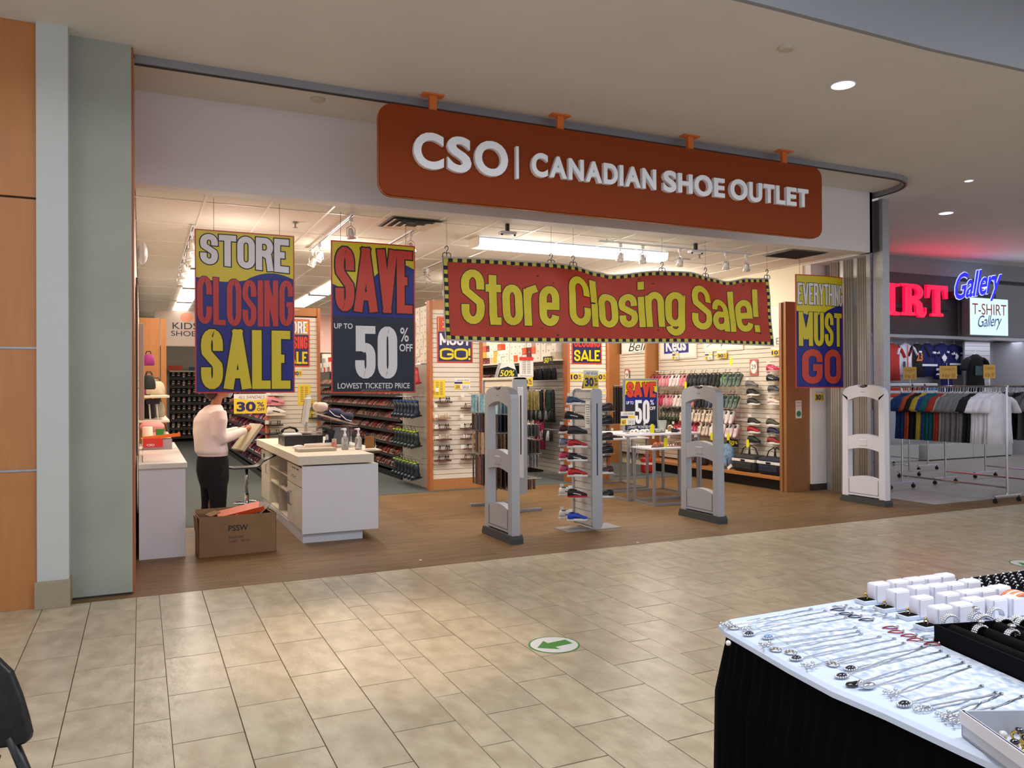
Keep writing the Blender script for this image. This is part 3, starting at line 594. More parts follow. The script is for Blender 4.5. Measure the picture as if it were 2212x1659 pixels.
MB().prism([(-.25,.40),(.2,.26),(.2,.268),(-.25,.408)],'y',-.05,.34).build('sloping_tray',mat('cloudy_acrylic',(226,222,210),.2,trans=.6),t)
MB().box(0,.20,.33,.345,.01,.22).build('grey_back_card',mat('grey_card',(140,140,150),.6),t)
t=thing('paddle','black flat case leaning inside the acrylic display case','case',(2.02,9.42,.905)); MB().obox((0,0,.11),(.09,.02,.2),(0,rad(14),0),.004).build('case_body',M_black,t)
t=thing('card_holder','small clear upright holder with orange leaflets at the desk corner','leaflet holder',(2.36,8.86,.909)); MB().box(-.06,.06,-.012,.012,0,.17).build('holder',M_acr,t); MB().box(-.05,.05,.013,.018,.01,.15).build('leaflet',mat('leaflet_orange',(190,120,50),.5),t)
for i,(x,y,z,c,l,nm) in enumerate([(1.93,9.5,1.335,(214,204,186),'cream fluffy bundle on the sloping acrylic tray','plush_bundle'),(2.10,9.48,1.26,(34,44,84),'navy blue packet heap on the sloping acrylic tray','packet'),(2.23,9.46,1.21,(26,34,62),'dark navy packet sliding low on the acrylic tray','packet')]):
    t=thing(nm,l,'goods',(x,y,z)); m=mat('bundle_%d'%i,c,.7,bump=(40,.8))
    MB().ell((0,0,.045),(.09,.07,.06),12,7).ell((.05,.03,.05),(.05,.05,.05),10,6).ell((-.05,-.02,.06),(.045,.04,.045),10,6).build('bundle',m,t,smooth=True)
    if i: MB().tube([(-.08,-.06,.08),(-.02,-.075,.02),(.05,-.07,.0)],.006,5).build('white_edge',M_lam,t)
sg2=thing('sneeze_guard','clear upright acrylic shield behind the monitor','shield',(1.98,10.55,.905)); MB().box(-.02,.30,0,.006,0,.62).build('sheet',M_acr,sg2); MB().box(-.025,-.015,-.01,.016,0,.62).build('edge_strip',M_slatg,sg2)
# --- items on the left counter
t=thing('red_shoebox','red shoebox in a grey tray on the left counter','box',(.17,10.15,.9)); MB().box(-.15,.16,-.05,.12,0,.035,.002).box(-.01,.16,-.05,.12,.035,.12).build('tray',mat('lilac_card',(170,160,170),.6),t); bx=MB().box(-.15,.06,-.065,-.052,.03,.13).box(-.15,.0,-.052,.12,.035,.13).build('red_box',M_boxr,t); txt(bx,'CSO',-.11,-.03,.045,.07,M_pw,-.067,off=.02)
t=thing('orange_carton','bent orange cardboard carton lying across the red shoebox','lid',(.19,10.2,1.032)); MB().obox((.02,0,.014),(.42,.2,.008),(0,rad(-5),0)).obox((.03,-.10,.02),(.40,.006,.04),(0,rad(-5),0)).obox((.22,0,.034),(.006,.2,.04)).build('lid_body',mat('lid_orange',(232,112,30),.5),t)
t=thing('paper_roll','tall pale pink paper roll standing on the left counter','paper roll',(.075,10.9,.9)); MB().lathe([(.07,0),(.062,.10),(.058,.23),(.05,.235)],n=16).build('roll',mat('pink_paper',(240,206,186),.7),t,smooth=True)
t=thing('green_carton','small green carton with a white label on the left counter','carton',(.215,11.0,.9)); MB().box(-.045,.045,-.03,.03,0,.2,.002).build('carton',mat('carton_green',(40,120,44),.5),t); MB().box(-.03,.03,-.033,-.03,.02,.11).build('label',M_card,t)
t=thing('acrylic_stand','clear acrylic stand at the front of the left counter','stand',(.06,9.2,.9)); MB().box(-.05,-.044,-.8,.2,0,.12).box(-.05,.2,-.8,-.79,0,.01).build('sheet',M_acr,t)
t=thing('pink_bag','pink soft bag heaped behind the rolls on the left counter','bag',(.13,11.25,.9)); MB().ell((0,0,.22),(.15,.11,.075),14,8).ell((.0,0,.10),(.10,.09,.10),12,7).build('bag_body',mat('pink_cloth',(226,150,150),.7,bump=(20,.6)),t,smooth=True)
# --- cardboard box
cb=thing('cardboard_box','large open brown cardboard box marked PSSW on the floor','box',(.84,8.2,0),rad(3.2))
w,dp,h=.358,.14,.385
MB().box(-w,w,-dp,-dp+.006,0,h).box(-w,w,dp-.006,dp,0,h).box(-w,-w+.006,-dp,dp,0,h).box(w-.006,w,-dp,dp,0,h).box(-w,w,-dp,dp,0,.006).build('carton',M_box,cb)
MB().obox((-w-.01,-.0,h-.08),(.006,.26,.16),(0,rad(-4),0)).build('flap',M_box,cb); MB().obox((w-.03,.0,h-.005),(.10,.25,.006),(0,rad(30),0)).build('flap',M_box,cb); MB().obox((0,dp+.03,h-.02),(.70,.006,.12),(rad(-25),0,0)).build('flap',M_box,cb); MB().obox((-w+.14,-.03,h+.015),(.10,.17,.006),(0,rad(-18),rad(10))).build('flap',M_box,cb)
txt(cb,'PSSW',-.09,.09,.235,.29,M_ink,-dp-.0015,off=.01); txt(cb,'MADE IN CHINA',-.09,.05,.165,.185,M_ct,-dp-.0015,off=-.005); txt(cb,'CASES    OF 250',-.09,.11,.125,.145,M_ct,-dp-.0015,off=-.005)
t=thing('orange_carton','orange shoebox half sticking out of the cardboard box','lid',(.88,8.2,.36),rad(6)); MB().obox((0,0,.04),(.42,.2,.006),(rad(20),rad(-10),0)).obox((0,-.10,.03),(.42,.006,.05),(rad(20),rad(-10),0)).build('lid_body',mat('lid_red_orange',(214,78,28),.45),t); txt(t,'CSO',-.12,-.04,.025,.045,M_pw,-.106,off=.02)
t=thing('folded_card','grey folded card standing at the right end of the cardboard box','card',(1.08,8.2,.36)); MB().obox((0,0,.05),(.16,.16,.006),(0,rad(-38),rad(15))).obox((-.03,0,.06),(.14,.14,.004),(0,rad(-52),rad(5))).build('card_body',mat('card_grey',(170,160,156),.6),t)
# --- bar stool
bs=thing('bar_stool','black moulded bar stool on a chrome column beside the cash desk','stool',(1.15,10.0,0))
MB().lathe([(.2,0),(.2,.012),(.1,.03),(.03,.045)],n=24).build('base_plate',M_chrome,bs,smooth=True); MB().tube([(0,0,.03),(0,0,.35)],.026,14).tube([(0,0,.35),(0,0,.66)],.019,12).build('column',M_chrome,bs,smooth=True)
MB().tube([(.14*math.cos(i*PI/8)-.02,.14*math.sin(i*PI/8)-.02,.24) for i in range(17)],.009,8).build('foot_ring',M_chrome,bs,smooth=True)
mb=MB(); pts=[(-.23,.66),(-.15,.65),(0,.65),(.10,.655),(.15,.68),(.18,.72),(.23,.745),(.33,.79)]; rings=[]
for i,(x,z) in enumerate(pts): 
    wy=.17-.03*abs(i-3)/4; rings.append([(x,-wy,z+.012),(x,-wy*.6,z-.004),(x,0,z-.01),(x,wy*.6,z-.004),(x,wy,z+.012),(x,wy*.6,z+.02),(x,0,z+.016),(x,-wy*.6,z+.02)])
mb.loft(rings).build('seat_shell',M_black,bs,smooth=True); MB().obox((-.05,0,.66),(.32,.30,.004)).build('seat_trim',M_steel,bs)
# --- person
def remeshed(name,mb,m,parent,vox=.014,sm=6):
    o_=D.objects.new(name,mb.mesh(name,m)); COL.objects.link(o_)
    r=o_.modifiers.new('r','REMESH'); r.mode='VOXEL'; r.voxel_size=vox; r.use_smooth_shade=True
    s_=o_.modifiers.new('s','SMOOTH'); s_.iterations=sm; s_.factor=.5
    me=D.meshes.new_from_object(o_.evaluated_get(bpy.context.evaluated_depsgraph_get())); me.name=name
    me.materials.clear(); me.materials.append(m); old=o_.data; o_.modifiers.clear(); o_.data=me; D.meshes.remove(old); o_.parent=parent
    return o_
def ring(c,rx,ry,n=18,tilt=0): return [(c[0]+rx*math.cos(2*PI*i/n),c[1]+ry*math.sin(2*PI*i/n),c[2]+tilt*rx*math.cos(2*PI*i/n)) for i in range(n)]
pe=thing('person','person in a pale pink sweater and black trousers facing right, holding a flat box','person',(.74,9.52,0),rad(14)); pe.scale=(1.12,1.15,1)
skin=mat('skin',(186,130,100),.5); b=MB()
# local frame: +x is where the person faces, the camera sees the back and right side
b.loft([ring((-.01,0,.86),.12,.165),ring((-.02,0,1.0),.105,.14),ring((-.03,0,1.15),.11,.15),ring((-.02,0,1.30),.11,.17),ring((.0,0,1.385),.075,.15),ring((.02,0,1.42),.05,.06),ring((.05,0,1.53),.048,.052)])
b.ell((.085,0,1.61),(.095,.074,.115),18,12); b.ell((.175,0,1.595),(.018,.014,.022),8,6); b.ell((.075,-.075,1.60),(.02,.012,.032),8,6); b.ell((.075,.075,1.60),(.02,.012,.032),8,6); b.ell((.15,0,1.535),(.035,.035,.03),10,6)
for s in (-1,1):
    b.tube([(0,s*.165,1.36),(.0,s*.19,1.24),(-.0,s*.19,1.10),(.02,s*.18,1.07),(.16,s*.13,1.10),(.30,s*.07,1.135)],[.05,.047,.042,.042,.036,.027],12)
    b.tube([(-.01,s*.085,.90),(0,s*.09,.5),(-.01,s*.10,.08)],[.085,.06,.04],12); b.obox((.06,s*.10,.035),(.24,.085,.06),b=.02)
    b.ell((.335,s*.06,1.14),(.045,.022,.035),10,6)
    for k in range(4): z=1.16-.018*k; L=(.075,.085,.08,.062)[k]; b.tube([(.355,s*.06,z),(.355+L*.5,s*.055,z+.004),(.355+L*.85,s*.035,z-.012),(.355+L*.8,s*.018,z-.03)],[.010,.0095,.009,.008],8)
    b.tube([(.325,s*.045,1.155),(.35,s*.025,1.175),(.385,s*.018,1.17)],[.012,.011,.009],8)
body=remeshed('body',b,skin,pe,.0075,3)
sw=MB(); sw.loft([ring((-.01,0,.865),.135,.185),ring((-.02,0,.90),.155,.205),ring((-.03,0,1.0),.15,.19),ring((-.045,0,1.12),.148,.185),ring((-.045,0,1.25),.142,.195),ring((-.02,0,1.34),.115,.19),ring((-.0,0,1.39),.085,.15),ring((.015,0,1.425),.062,.075)])
for s in (-1,1): sw.tube([(-.01,s*.15,1.34),(-.005,s*.195,1.25),(-.02,s*.20,1.10),(.015,s*.195,1.045),(.10,s*.16,1.07),(.20,s*.12,1.10),(.285,s*.08,1.13)],[.085,.075,.068,.068,.060,.050,.042],14)
remeshed('sweater',sw,mat('sweater_pink',(246,230,222),.9,bump=(160,.5)),pe,.013,5)
hm=MB().loft([ring((-.01,0,.855),.137,.187),ring((-.012,0,.905),.142,.195)],cap=False); hm.build('sweater_hem',mat('sweater_rib',(240,220,210),.9,bump=(200,.6)),pe,smooth=True)
tr_=MB(); tr_.loft([ring((-.01,0,.90),.125,.175),ring((-.01,0,.80),.145,.195),ring((-.01,0,.68),.15,.20),ring((-.0,0,.58),.14,.19),ring((0,0,.50),.12,.18)])
for s in (-1,1): tr_.tube([(-.01,s*.10,.72),(0,s*.115,.5),(-.0,s*.125,.3),(-.015,s*.13,.10),(-.015,s*.13,.03)],[.10,.092,.078,.072,.072],14)
remeshed('trousers',tr_,mat('trouser_black',(16,14,16),.85),pe,.014,4)
MB().tube([(.02,-.198,.76),(.04,-.208,.72),(.03,-.212,.67),(-.0,-.214,.64)],.004,5).build('pocket_seam',M_dark,pe)
hr=MB().ell((.045,0,1.645),(.118,.092,.108),18,12).ell((-.03,0,1.57),(.06,.075,.09),12,8); remeshed('hair',hr,mat('hair_brown',(58,36,26),.6,bump=(120,.6)),pe,.012,3)
MB().ell((.155,0,1.555),(.035,.058,.05),12,8).build('face_mask',mat('mask_blue',(176,206,222),.7),pe,smooth=True)
for s in (-1,1): MB().ell((.165,s*.033,1.625),(.012,.016,.011),10,6).build('eye',mat('eye_white',(220,220,216),.3),pe,smooth=True); MB().obox((.06,s*.13,.03),(.27,.10,.06),b=.02).build('shoe',M_black,pe)
fb=thing('flat_box','flat pale box held tilted in the hands of the person','box',(1.10,9.50,1.05),rad(14)); MB().obox((0,0,0),(.035,.34,.36),(0,rad(38),0),.003).build('box_body',mat('pale_card',(196,190,160),.7),fb); MB().obox((.012,0,.01),(.035,.30,.30),(0,rad(38),0)).build('label',mat('pale_label',(214,206,178),.6),fb)
# ================================================================== SHOP INTERIOR
def at(px,py,ax,v):
    """point of the plane x/y/z = v seen at a pixel of the survey photograph"""
    d=R2*(px-1106)-U2*(py-829.5)+cf*1714; i='xyz'.index(ax); c=Vector((0,0,1.6)); return c+d*((v-c[i])/d[i])
PITCH=.0762
def slatwall(parent,x0,x1,y,z0,z1,m=M_slat,axis='y',side=-1):
    """single slats with dark grooves between; axis 'y': panel faces -y, axis 'x': panel faces -x (x0..x1 then run along y)"""
    n=int(round((z1-z0)/PITCH)); L=x1-x0
    if axis=='y': me=MB().box(0,L,-.006,.0,.0035,PITCH-.0035).mesh('slat',m)
    else: me=MB().box(-.006,0,0,L,.0035,PITCH-.0035).mesh('slat',m)
    for i in range(n):
        l=(x0,y,z0+i*PITCH) if axis=='y' else (y,x0,z0+i*PITCH)
        o_=obj('slat',me,parent,[l[k]-parent.location[k] for k in range(3)])
def outline_poly(L=.27,W=.09,n=18):
    p=[]
    for i in range(n):
        t=2*PI*i/n; x=math.cos(t); w=(.5-.08*x+.04*math.cos(2*t)) ; p.append((x*L/2,math.sin(t)*W*(.46+.07*x)))
    return p
_sm={}
def sneaker(cu,cs,ca=None,label='x',group=None,high=0,cat='shoe',root=True):
    k=(cu,cs,ca,high)
    if k not in _sm:
        mu=mat('shoe_%d_%d_%d'%cu,cu,.6); ms=mat('shoe_%d_%d_%d'%cs,cs,.6); ma=mat('shoe_%d_%d_%d'%(ca or (20,20,22)),ca or (20,20,22),.6); dk=mat('shoe_lining',(24,20,22),.8)
        s=MB(); p=outline_poly(.285,.105); s.prism(p,'z',0,.018); q=[(x*.98,y*.96) for x,y in p]; s.prism(q,'z',.018,.03)
        u=MB(); rings=[]
        for x,w,h in ((-.136,.018,.080),(-.125,.034,.104+high),(-.10,.040,.112+high),(-.06,.040,.106+high),(-.02,.039,.106+high*.6),(.02,.041,.092),(.06,.044,.072),(.095,.044,.060),(.12,.034,.052),(.136,.017,.042)):
            rings.append([(x,w*math.cos(PI*i/8)*(1.0 if i in(0,8) else 1.05),.024+(h-.024)*max(0,math.sin(PI*i/8))**.7) for i in range(9)])
        u.loft(rings,closed=True)
        c=MB(); c.lathe([(.034,.0),(.026,.006)],(-.075,0,.104+high),12,1.25,.82); 
        a=MB()
        for i in range(4): x=.0+.018*i; z=.100-.0095*i; a.tube([(x,-.028,z-.012),(x+.004,0,z+.005),(x,.028,z-.012)],.0035,5)
        for sd in (-1,1): a.tube([(-.06,sd*.040,.055),(-.0,sd*.043,.045),(.045,sd*.044,.035)],.006,5)
        _sm[k]=[('sole',s.mesh('sole',ms)),('upper',u.mesh('upper',mu,True)),('lining',c.mesh('lining',dk)),('laces',a.mesh('laces',ma))]
    return _sm[k]
def put_shoe(parts,loc,rz=0,label=None,group=None,name='sneaker',cat='shoe',rot=None,parent=None,sc=None,price=None):
    if parent is None: t=thing(name,label,cat,loc,rz,group)
    else: t=D.objects.new(name,None); COL.objects.link(t); t.parent=parent; t.location=loc
    if rot: t.rotation_euler=rot
    if sc: t.scale=(sc,sc,sc)
    for n,me in parts: obj(n,me,t)
    if price: obj('price_tag',price,t,(-.10,-.01,.10+.02),(0,0,.3))
    return t
TAGW=MB().box(-.03,.03,-.001,.001,0,.04).mesh('price_tag',M_card)
_sd={}
def sandal(c1,c2,wedge=0):
    k=(c1,c2,wedge)
    if k not in _sd:
        m1=mat('shoe_%d_%d_%d'%c1,c1,.6); m2=mat('shoe_%d_%d_%d'%c2,c2,.6)
        f=MB(); p=outline_poly(.26,.09,14)
        f.add([(x,y,0) for x,y in p]+[(x,y,.014+(wedge*max(0,-x/.13+.35) if wedge else 0)) for x,y in p],[tuple(range(14)),tuple(range(14,28))[::-1]]+[(i,(i+1)%14,14+(i+1)%14,14+i) for i in range(14)])
        s=MB()
        zb=wedge*.6
        for x,w in ((.04,.04),(.075,.038),(-.06,.034)):
            zz=.014+(wedge*max(0,-x/.13+.35) if wedge else 0); s.tube([(x,-w,zz-.004),(x+.005,-w*.7,zz+.03),(x+.005,0,zz+.042),(x+.005,w*.7,zz+.03),(x,w,zz-.004)],[(.003,.011)]*5,6)
        s.tube([(.075,0,.05+zb*.2),(.0,.0,.055+zb),(-.06,0,.05+zb)],[(.006,.003)]*3,5)
        _sd[k]=[('footbed',f.mesh('footbed',m1)),('strap',s.mesh('strap',m2,True))]
    return _sd[k]
BK=(22,22,26);WH=(232,228,222);GY=(112,112,112);RD=(180,30,40);PK=(222,140,150);NV=(28,36,66);OL=(70,74,50);CRM=(232,214,190);BR=(96,60,42);TN=(170,130,96);GR=(96,120,104);CM=(196,46,84)
# ---- right shoe wall
RWX=9.22
rw=thing('shoe_wall','long cream slatwall display of hanging shoes along the right side','display wall',(9.25,11.0,0))
def L_(p,o_): return (p[0]-o_[0],p[1]-o_[1],p[2]-o_[2])
ro=(9.25,11,0)
MB(ro).box(9.225,9.265,9.22,12.9,.22,2.66).build('backing',M_groove,rw); slatwall(rw,9.22,12.9,9.225,.24,2.66,axis='x')
MB(ro).box(9.20,9.265,9.22,12.9,2.66,2.86).build('header_board',M_woodE,rw)
MB(ro).box(8.80,9.265,9.22,12.95,.165,.215,.004).build('bench_shelf',M_wood,rw); MB(ro).box(8.92,9.265,9.22,12.95,0,.165).build('kick_board',M_black,rw)
MB(ro).box(8.80,9.265,9.165,9.215,0,2.87,.003).build('end_fin',M_woodD,rw); MB(ro).box(8.97,9.265,12.95,13.01,0,3.0).build('end_fin',M_wood,rw)
MB((9.33,9.17,0)).box(9.265,9.335,9.0,9.06,0,.0).build
tag(MB((9.29,9.1,0)).box(8.825,9.30,9.10,9.16,0,2.88,.003).build('veneer_partition',M_woodD),'brown veneered end panel at the near end of the shoe wall','panel')
w2=thing('shoe_wall','short cream slatwall bay between two maple columns behind the display tables','display wall',(9.25,13.7,0)); r2=(9.25,13.7,0)
MB(r2).box(9.225,9.265,13.02,14.3,.2,3.0).build('backing',M_groove,w2); slatwall(w2,13.02,14.3,9.225,.24,2.3,axis='x'); MB(r2).box(8.95,9.265,14.3,14.38,0,3.1).build('end_fin',M_wood,w2); MB(r2).box(8.95,9.265,14.38,18,0,3.1).build('fin_return',M_wood,w2)
def wallpanel(name,label,y0,y1,z0,z1,x=9.20,cat='sign',m=M_card,fr=M_cream,f=.03):
    """flat sign on a -x facing wall; local x runs towards the camera"""
    t=thing(name,label,cat,(x,y1,z0),-PI/2); w,h=y1-y0,z1-z0
    MB().box(0,w,0,.012,0,h,.002).build('frame',fr,t)
    if m: MB().box(f,w-f,-.002,0,f,h-f).build('face',m,t)
    return t,w,h
t,w,h=wallpanel('brand_panel','framed white panel with blue rectangle and Keds lettering on the shoe wall',11.70,12.85,2.12,2.74); 
MB().box(.14*w,.80*w,-.004,-.002,.19*h,.75*h).build('blue_field',mat('brand_blue',(30,44,140),.4),t); txt(t,'Keds',.19*w,.74*w,.25*h,.70*h,M_pw,-.005,off=.035)
t,w,h=wallpanel('brand_panel','second framed white panel with a thin arc on the shoe wall',10.46,11.52,2.22,2.80); MB().tube([(.1*w+.7*w*i/12,-.004,(.16+.16*math.sin(PI*i/12))*h) for i in range(13)],.003,4).build('arc_line',M_ct,t); txt(t,'p',.47*w,.51*w,.10*h,.3*h,M_ct,-.004,off=0)
t,w,h=wallpanel('brand_panel','white panel with a black winged mark at the near end of the shoe wall',9.25,10.25,2.22,2.90)
for k in range(2): MB().prism([(w*.62+.0,h*(.50-k*.17)),(w*.70,h*(.60-k*.17)),(w*.80,h*(.68-k*.17)),(w*.86,h*(.84-k*.17)),(w*.87,h*(.70-k*.17)),(w*.80,h*(.56-k*.17)),(w*.72,h*(.49-k*.17))],'y',-.004,-.002).build('wing_mark',M_ink,t)
txt(t,'E',w*.56,w*.62,h*.07,h*.22,M_ct,-.004,off=-.01)
t,w,h=wallpanel('brand_panel','framed white panel with handwritten Bella lettering between the maple columns',13.1,14.2,2.28,3.0); txt(t,'Bella',w*.25,w*.95,h*.08,h*.34,M_ink,-.004,off=-.005,shear=.3); MB().tube([(w*.25+w*.6*i/12,-.004,h*(.16-.14*math.sin(PI*i/12))) for i in range(13)],.0025,4).build('arc_line',M_ct,t)
def card(label,c,w,h,kind,rz=0,tilt=0,group=None,hand='All Sandals',num='30'):
    t=thing('price_card',label,'price card',c,rz,group)
    if kind=='pct':
        MB().box(-w/2,w/2,0,.003,0,h).build('card',M_cy,t); MB().prism([(-w/2,h),(-w/2,h*.78),(-w*.2,h*.72),(w*.1,h*.66),(w*.3,h*.70),(w/2,h*.78),(w/2,h)],'y',-.001,0).build('white_band',M_card,t)
        txt(t,num,-w*.42,w*.16,h*.10,h*.60,M_purple,-.003,off=.04); txt(t,'%',w*.20,w*.42,h*.34,h*.58,M_purple,-.003,off=.01); txt(t,'OFF',w*.20,w*.44,h*.12,h*.28,M_purple,-.003,off=.02)
        if hand: txt(t,hand,-w*.38,w*.44,h*.76,h*.92,M_ct,-.003,off=-.012,shear=.4)
    elif kind=='sale':
        MB().box(-w/2,w/2,0,.003,0,h).build('card',M_card,t); MB().box(-w/2,w/2,-.001,0,h*.50,h*.68).build('purple_band',M_purple,t); MB().box(0,w/2,-.002,-.001,h*.50,h*.68).build('yellow_band',M_cy,t); MB().box(-w/2,-w*.12,-.001,0,0,h*.44).build('yellow_corner',M_cy,t)
        txt(t,hand,-w*.35,w*.42,h*.76,h*.93,M_ct,-.002,off=-.01,shear=.3); txt(t,num,-w*.42,-w*.18,h*.08,h*.36,M_purple,-.002,off=.02); txt(t,'SALE',w*.0,w*.4,h*.08,h*.34,M_purple,-.002,off=-.005)
    elif kind=='list':
        MB().box(-w/2,w/2,0,.003,0,h).build('card',M_cy if hand!='w' else M_card,t)
        mb=MB(); n=9
        for i in range(n): 
            z=h*(.86-.085*i)
            for a,b in ((-.3,-.05),(.05,.3)): mb.box(w*a,w*b,-.0015,0,z,z+h*.022)
        mb.build('printed_lines',M_ct,t,kind='stuff')
    elif kind=='black':
        MB().box(-w/2,w/2,0,.003,0,h).build('card',M_navy,t); txt(t,num,-w*.42,w*.15,h*.15,h*.85,M_yel,-.002,off=.04,shear=.2); txt(t,'%',w*.2,w*.45,h*.4,h*.8,M_yel,-.002,off=.02)
    elif kind=='oval':
        MB().box(-w/2,w/2,0,.003,0,h).build('card',mat('card_pink',(196,110,100),.5),t); MB().prism([(w*.40*math.cos(i*PI/12),h/2+h*.40*math.sin(i*PI/12)) for i in range(24)],'y',-.001,0).build('oval',M_card,t); txt(t,num,-w*.28,w*.28,h*.38,h*.66,M_ct,-.002,off=-.005)
    return t
RZ=-PI/2
def wcard(px,py,label,w,h,kind,X=9.19,**k): p=at(px,py,'x',X); return card(label,(X,p.y,p.z-h/2),w,h,kind,RZ,**k)
wcard(1459,768,'sale card with purple and yellow bands stuck on the blue Keds panel',.19,.15,'sale',X=9.18,hand='Sneakers',num='20'); wcard(1531,768,'sale card with purple and yellow bands on the panel with a thin arc',.20,.15,'sale',X=9.18,hand='All Boys',num='25')
wcard(1559,766,'yellow 30 % card under the panel with a thin arc',.25,.12,'pct',X=9.17,hand=None); wcard(1677,759,'yellow 10 % card at the near end of the shoe wall',.24,.13,'pct',X=9.17,hand=None,num='10')
wcard(1628,793,'pink bordered oval card reading 29 on the shoe wall',.19,.27,'oval',X=9.2,num='29'); wcard(1354,811,'pink bordered oval card reading 9 in the bay between the maple columns',.17,.27,'oval',X=9.19,num='9')
wcard(1583,957,'black and yellow 50 % card above the backpacks',.26,.12,'black',X=9.0,num='50')
SH=[(10.0,1.585,GY,GY,(60,60,60),'dark grey running shoe'),(9.97,1.455,BK,WH,(60,60,60),'black canvas shoe with thick white sole'),(9.96,1.305,(52,52,50),WH,BK,'charcoal shoe with white sole'),(9.95,.985,(30,34,34),WH,(60,70,70),'black trainer with white midsole'),(9.96,.85,RD,WH,BK,'red and black trainer'),(9.96,.69,(34,44,40),(30,30,30),BK,'dark green trainer'),
 (9.52,1.835,CM,PK,WH,'crimson and pink trainer'),(9.52,1.68,BK,BK,WH,'black trainer with white stripe'),(9.49,1.505,(70,74,76),GY,(50,50,50),'slate grey trainer'),(9.50,1.315,(216,204,190),WH,PK,'off-white trainer'),(9.53,.98,OL,WH,BK,'olive trainer with white sole'),(9.51,.85,NV,GY,BK,'navy trainer with grey sole'),(9.51,.70,(150,36,36),WH,BR,'brick red trainer')]
shelfm=MB().box(-.16,.16,-.055,.075,-.006,0).mesh('acrylic_shelf',mat('clear_shelf',(220,220,214),.2,trans=.6))
for y,z,a,b,c_,l in SH:
    k=9.08/8.95; t=put_shoe(sneaker(a,b,c_),(9.10,y*k,1.6+(z-1.6)*k),-PI/2,l+' on a bracket of the shoe wall',None,price=TAGW); obj('bracket',shelfm,t)
# hanging pairs
hk_=MB().tube([(.0,0,.17),(0,0,.205),(.012,0,.225),(.03,0,.21)],.004,5).box(-.004,.004,-.06,.06,.155,.17).mesh('hanger',M_black)
def pair(parts,loc,label,group,tone):
    t=thing('hanging_shoes',label,'pair of shoes',loc,0,group)
    for s in (-1,1):
        for n,me in parts:
            if n!='laces' or True: obj(n,me,t,(0.02,s*.05,.02),(rad(8*s),rad(62),rad(180)),(.86,.86,.86))
    obj('hanger',hk_,t); return t
rowsD=[(1.80,10.35,12.72,lambda u:[(CM,CRM,WH),(PK,WH,WH),(WH,WH,PK),(PK,CRM,PK),(BK,BK,GY),(BK,BK,GY),(BK,GY,BK),(GR,WH,(160,220,90)),(GR,WH,BK)][min(8,int((12.72-u)/2.4*9))]),
 (1.43,10.35,12.60,lambda u:[(CM,WH,PK),(PK,WH,WH),(WH,WH,PK),(PK,CRM,PK),(BK,GY,BK),(NV,WH,GY),((60,80,86),WH,GR),(GR,WH,BK)][min(7,int((12.6-u)/2.3*8))]),
 (1.17,10.45,12.40,lambda u:[(OL,OL,CRM),(CRM,CRM,BR),(CRM,PK,BK),(WH,PK,CRM)][min(3,int((12.4-u)/2*4))]),
 (.94,10.35,12.50,lambda u:[(OL,CRM,BK),(RD,WH,PK),(CM,WH,WH),(CRM,PK,BK),(WH,PK,CRM),(WH,PK,PK)][min(5,int((12.5-u)/2.2*6))])]
rn=['top row','second row','third row','bottom row']
for r_,(z,y0,y1,fc) in enumerate(rowsD):
    y=y1; i=0
    while y>=y0:
        cc=fc(y); col={CM:'crimson',PK:'pink',WH:'white',BK:'black',GR:'grey-green',NV:'navy',OL:'olive',CRM:'cream',RD:'red',(60,80,86):'teal-grey'}[cc[0]]
        pair(sneaker(*cc),(8.98+(.04 if i%2 else 0),y,z-.13),'%s pairs of shoes hung in the %s of the shoe wall'%(col,rn[r_]),'%s shoe pairs in the %s'%(col,rn[r_]),0); y-=.155; i+=1
    rb=tag(MB((9.0,0,0)).tube([(9.1,y0-.1,z+.10),(9.1,y1+.1,z+.10)],.008,6).build('hang_rail',M_lam),'thin white hang rail carrying the %s of shoe pairs'%rn[r_],'rail')
tg=MB().box(-.03,.03,-.002,.002,-.10,0,.0).prism([(-.03,0),(-.02,.03),(.02,.03),(.03,0)],'y',-.002,.002).mesh('sale_tag',mat('tag_yellow',(236,226,30),.45))
for i,(px,py,X,l) in enumerate([(1579,776,8.95,'top edge of the shoe wall'),(1537,938,8.85,'shoe wall rail left of the backpacks'),(1573,938,8.85,'shoe wall rail above the blue backpack'),(1615,953,8.95,'slatwall above the charcoal duffel bag'),(1689,957,8.95,'slatwall beside the end panel'),(1481,828,8.9,'second hang rail behind the middle pedestal')]):
    p=at(px,py,'x',X); t=thing('sale_tag','small yellow loop tag on the '+l,'tag',(X,p.y,p.z),RZ); obj('tag',tg,t)
# bags on the bench
def bag(name,label,loc,rz,c,w,dp,h,band=None,straps=True,rnd_=.05):
    t=thing(name,label,'bag',loc,rz); m=mat('bag_%d_%d_%d'%c,c,.8,noise=(14,.25))
    MB().box(-w/2,w/2,-dp/2,dp/2,0,h,rnd_).build('bag_body',m,t,smooth=True)
    if band: MB().box(-w/2-.003,w/2+.003,-dp/2-.004,dp/2+.004,h*.60,h*.76,.004).build('white_band',M_card,t); MB().box(-.05,.05,-dp/2-.012,-dp/2-.004,h*.62,h*.74,.003).build('badge',M_ink,t); MB().box(-w*.4,w*.4,-dp/2-.018,-dp/2,.05,h*.52,.008).build('pocket',m,t)
    if straps: 
        for s in (-1,1): MB().tube([(-w*.22,s*dp*.3,h*.9),(-w*.14,s*dp*.22,h+.10),(0,s*dp*.1,h+.15),(w*.14,s*dp*.22,h+.10),(w*.22,s*dp*.3,h*.9)],.010,6).build('handle',M_black,t)
    return t
bag('duffel_bag','charcoal duffel bag with white band on the bench shelf',(9.0,10.10,.217),RZ,(44,44,44),.52,.28,.27,1); bag('duffel_bag','navy duffel bag with white band next to the end panel',(9.0,9.52,.217),RZ,(30,36,58),.50,.28,.27,1)
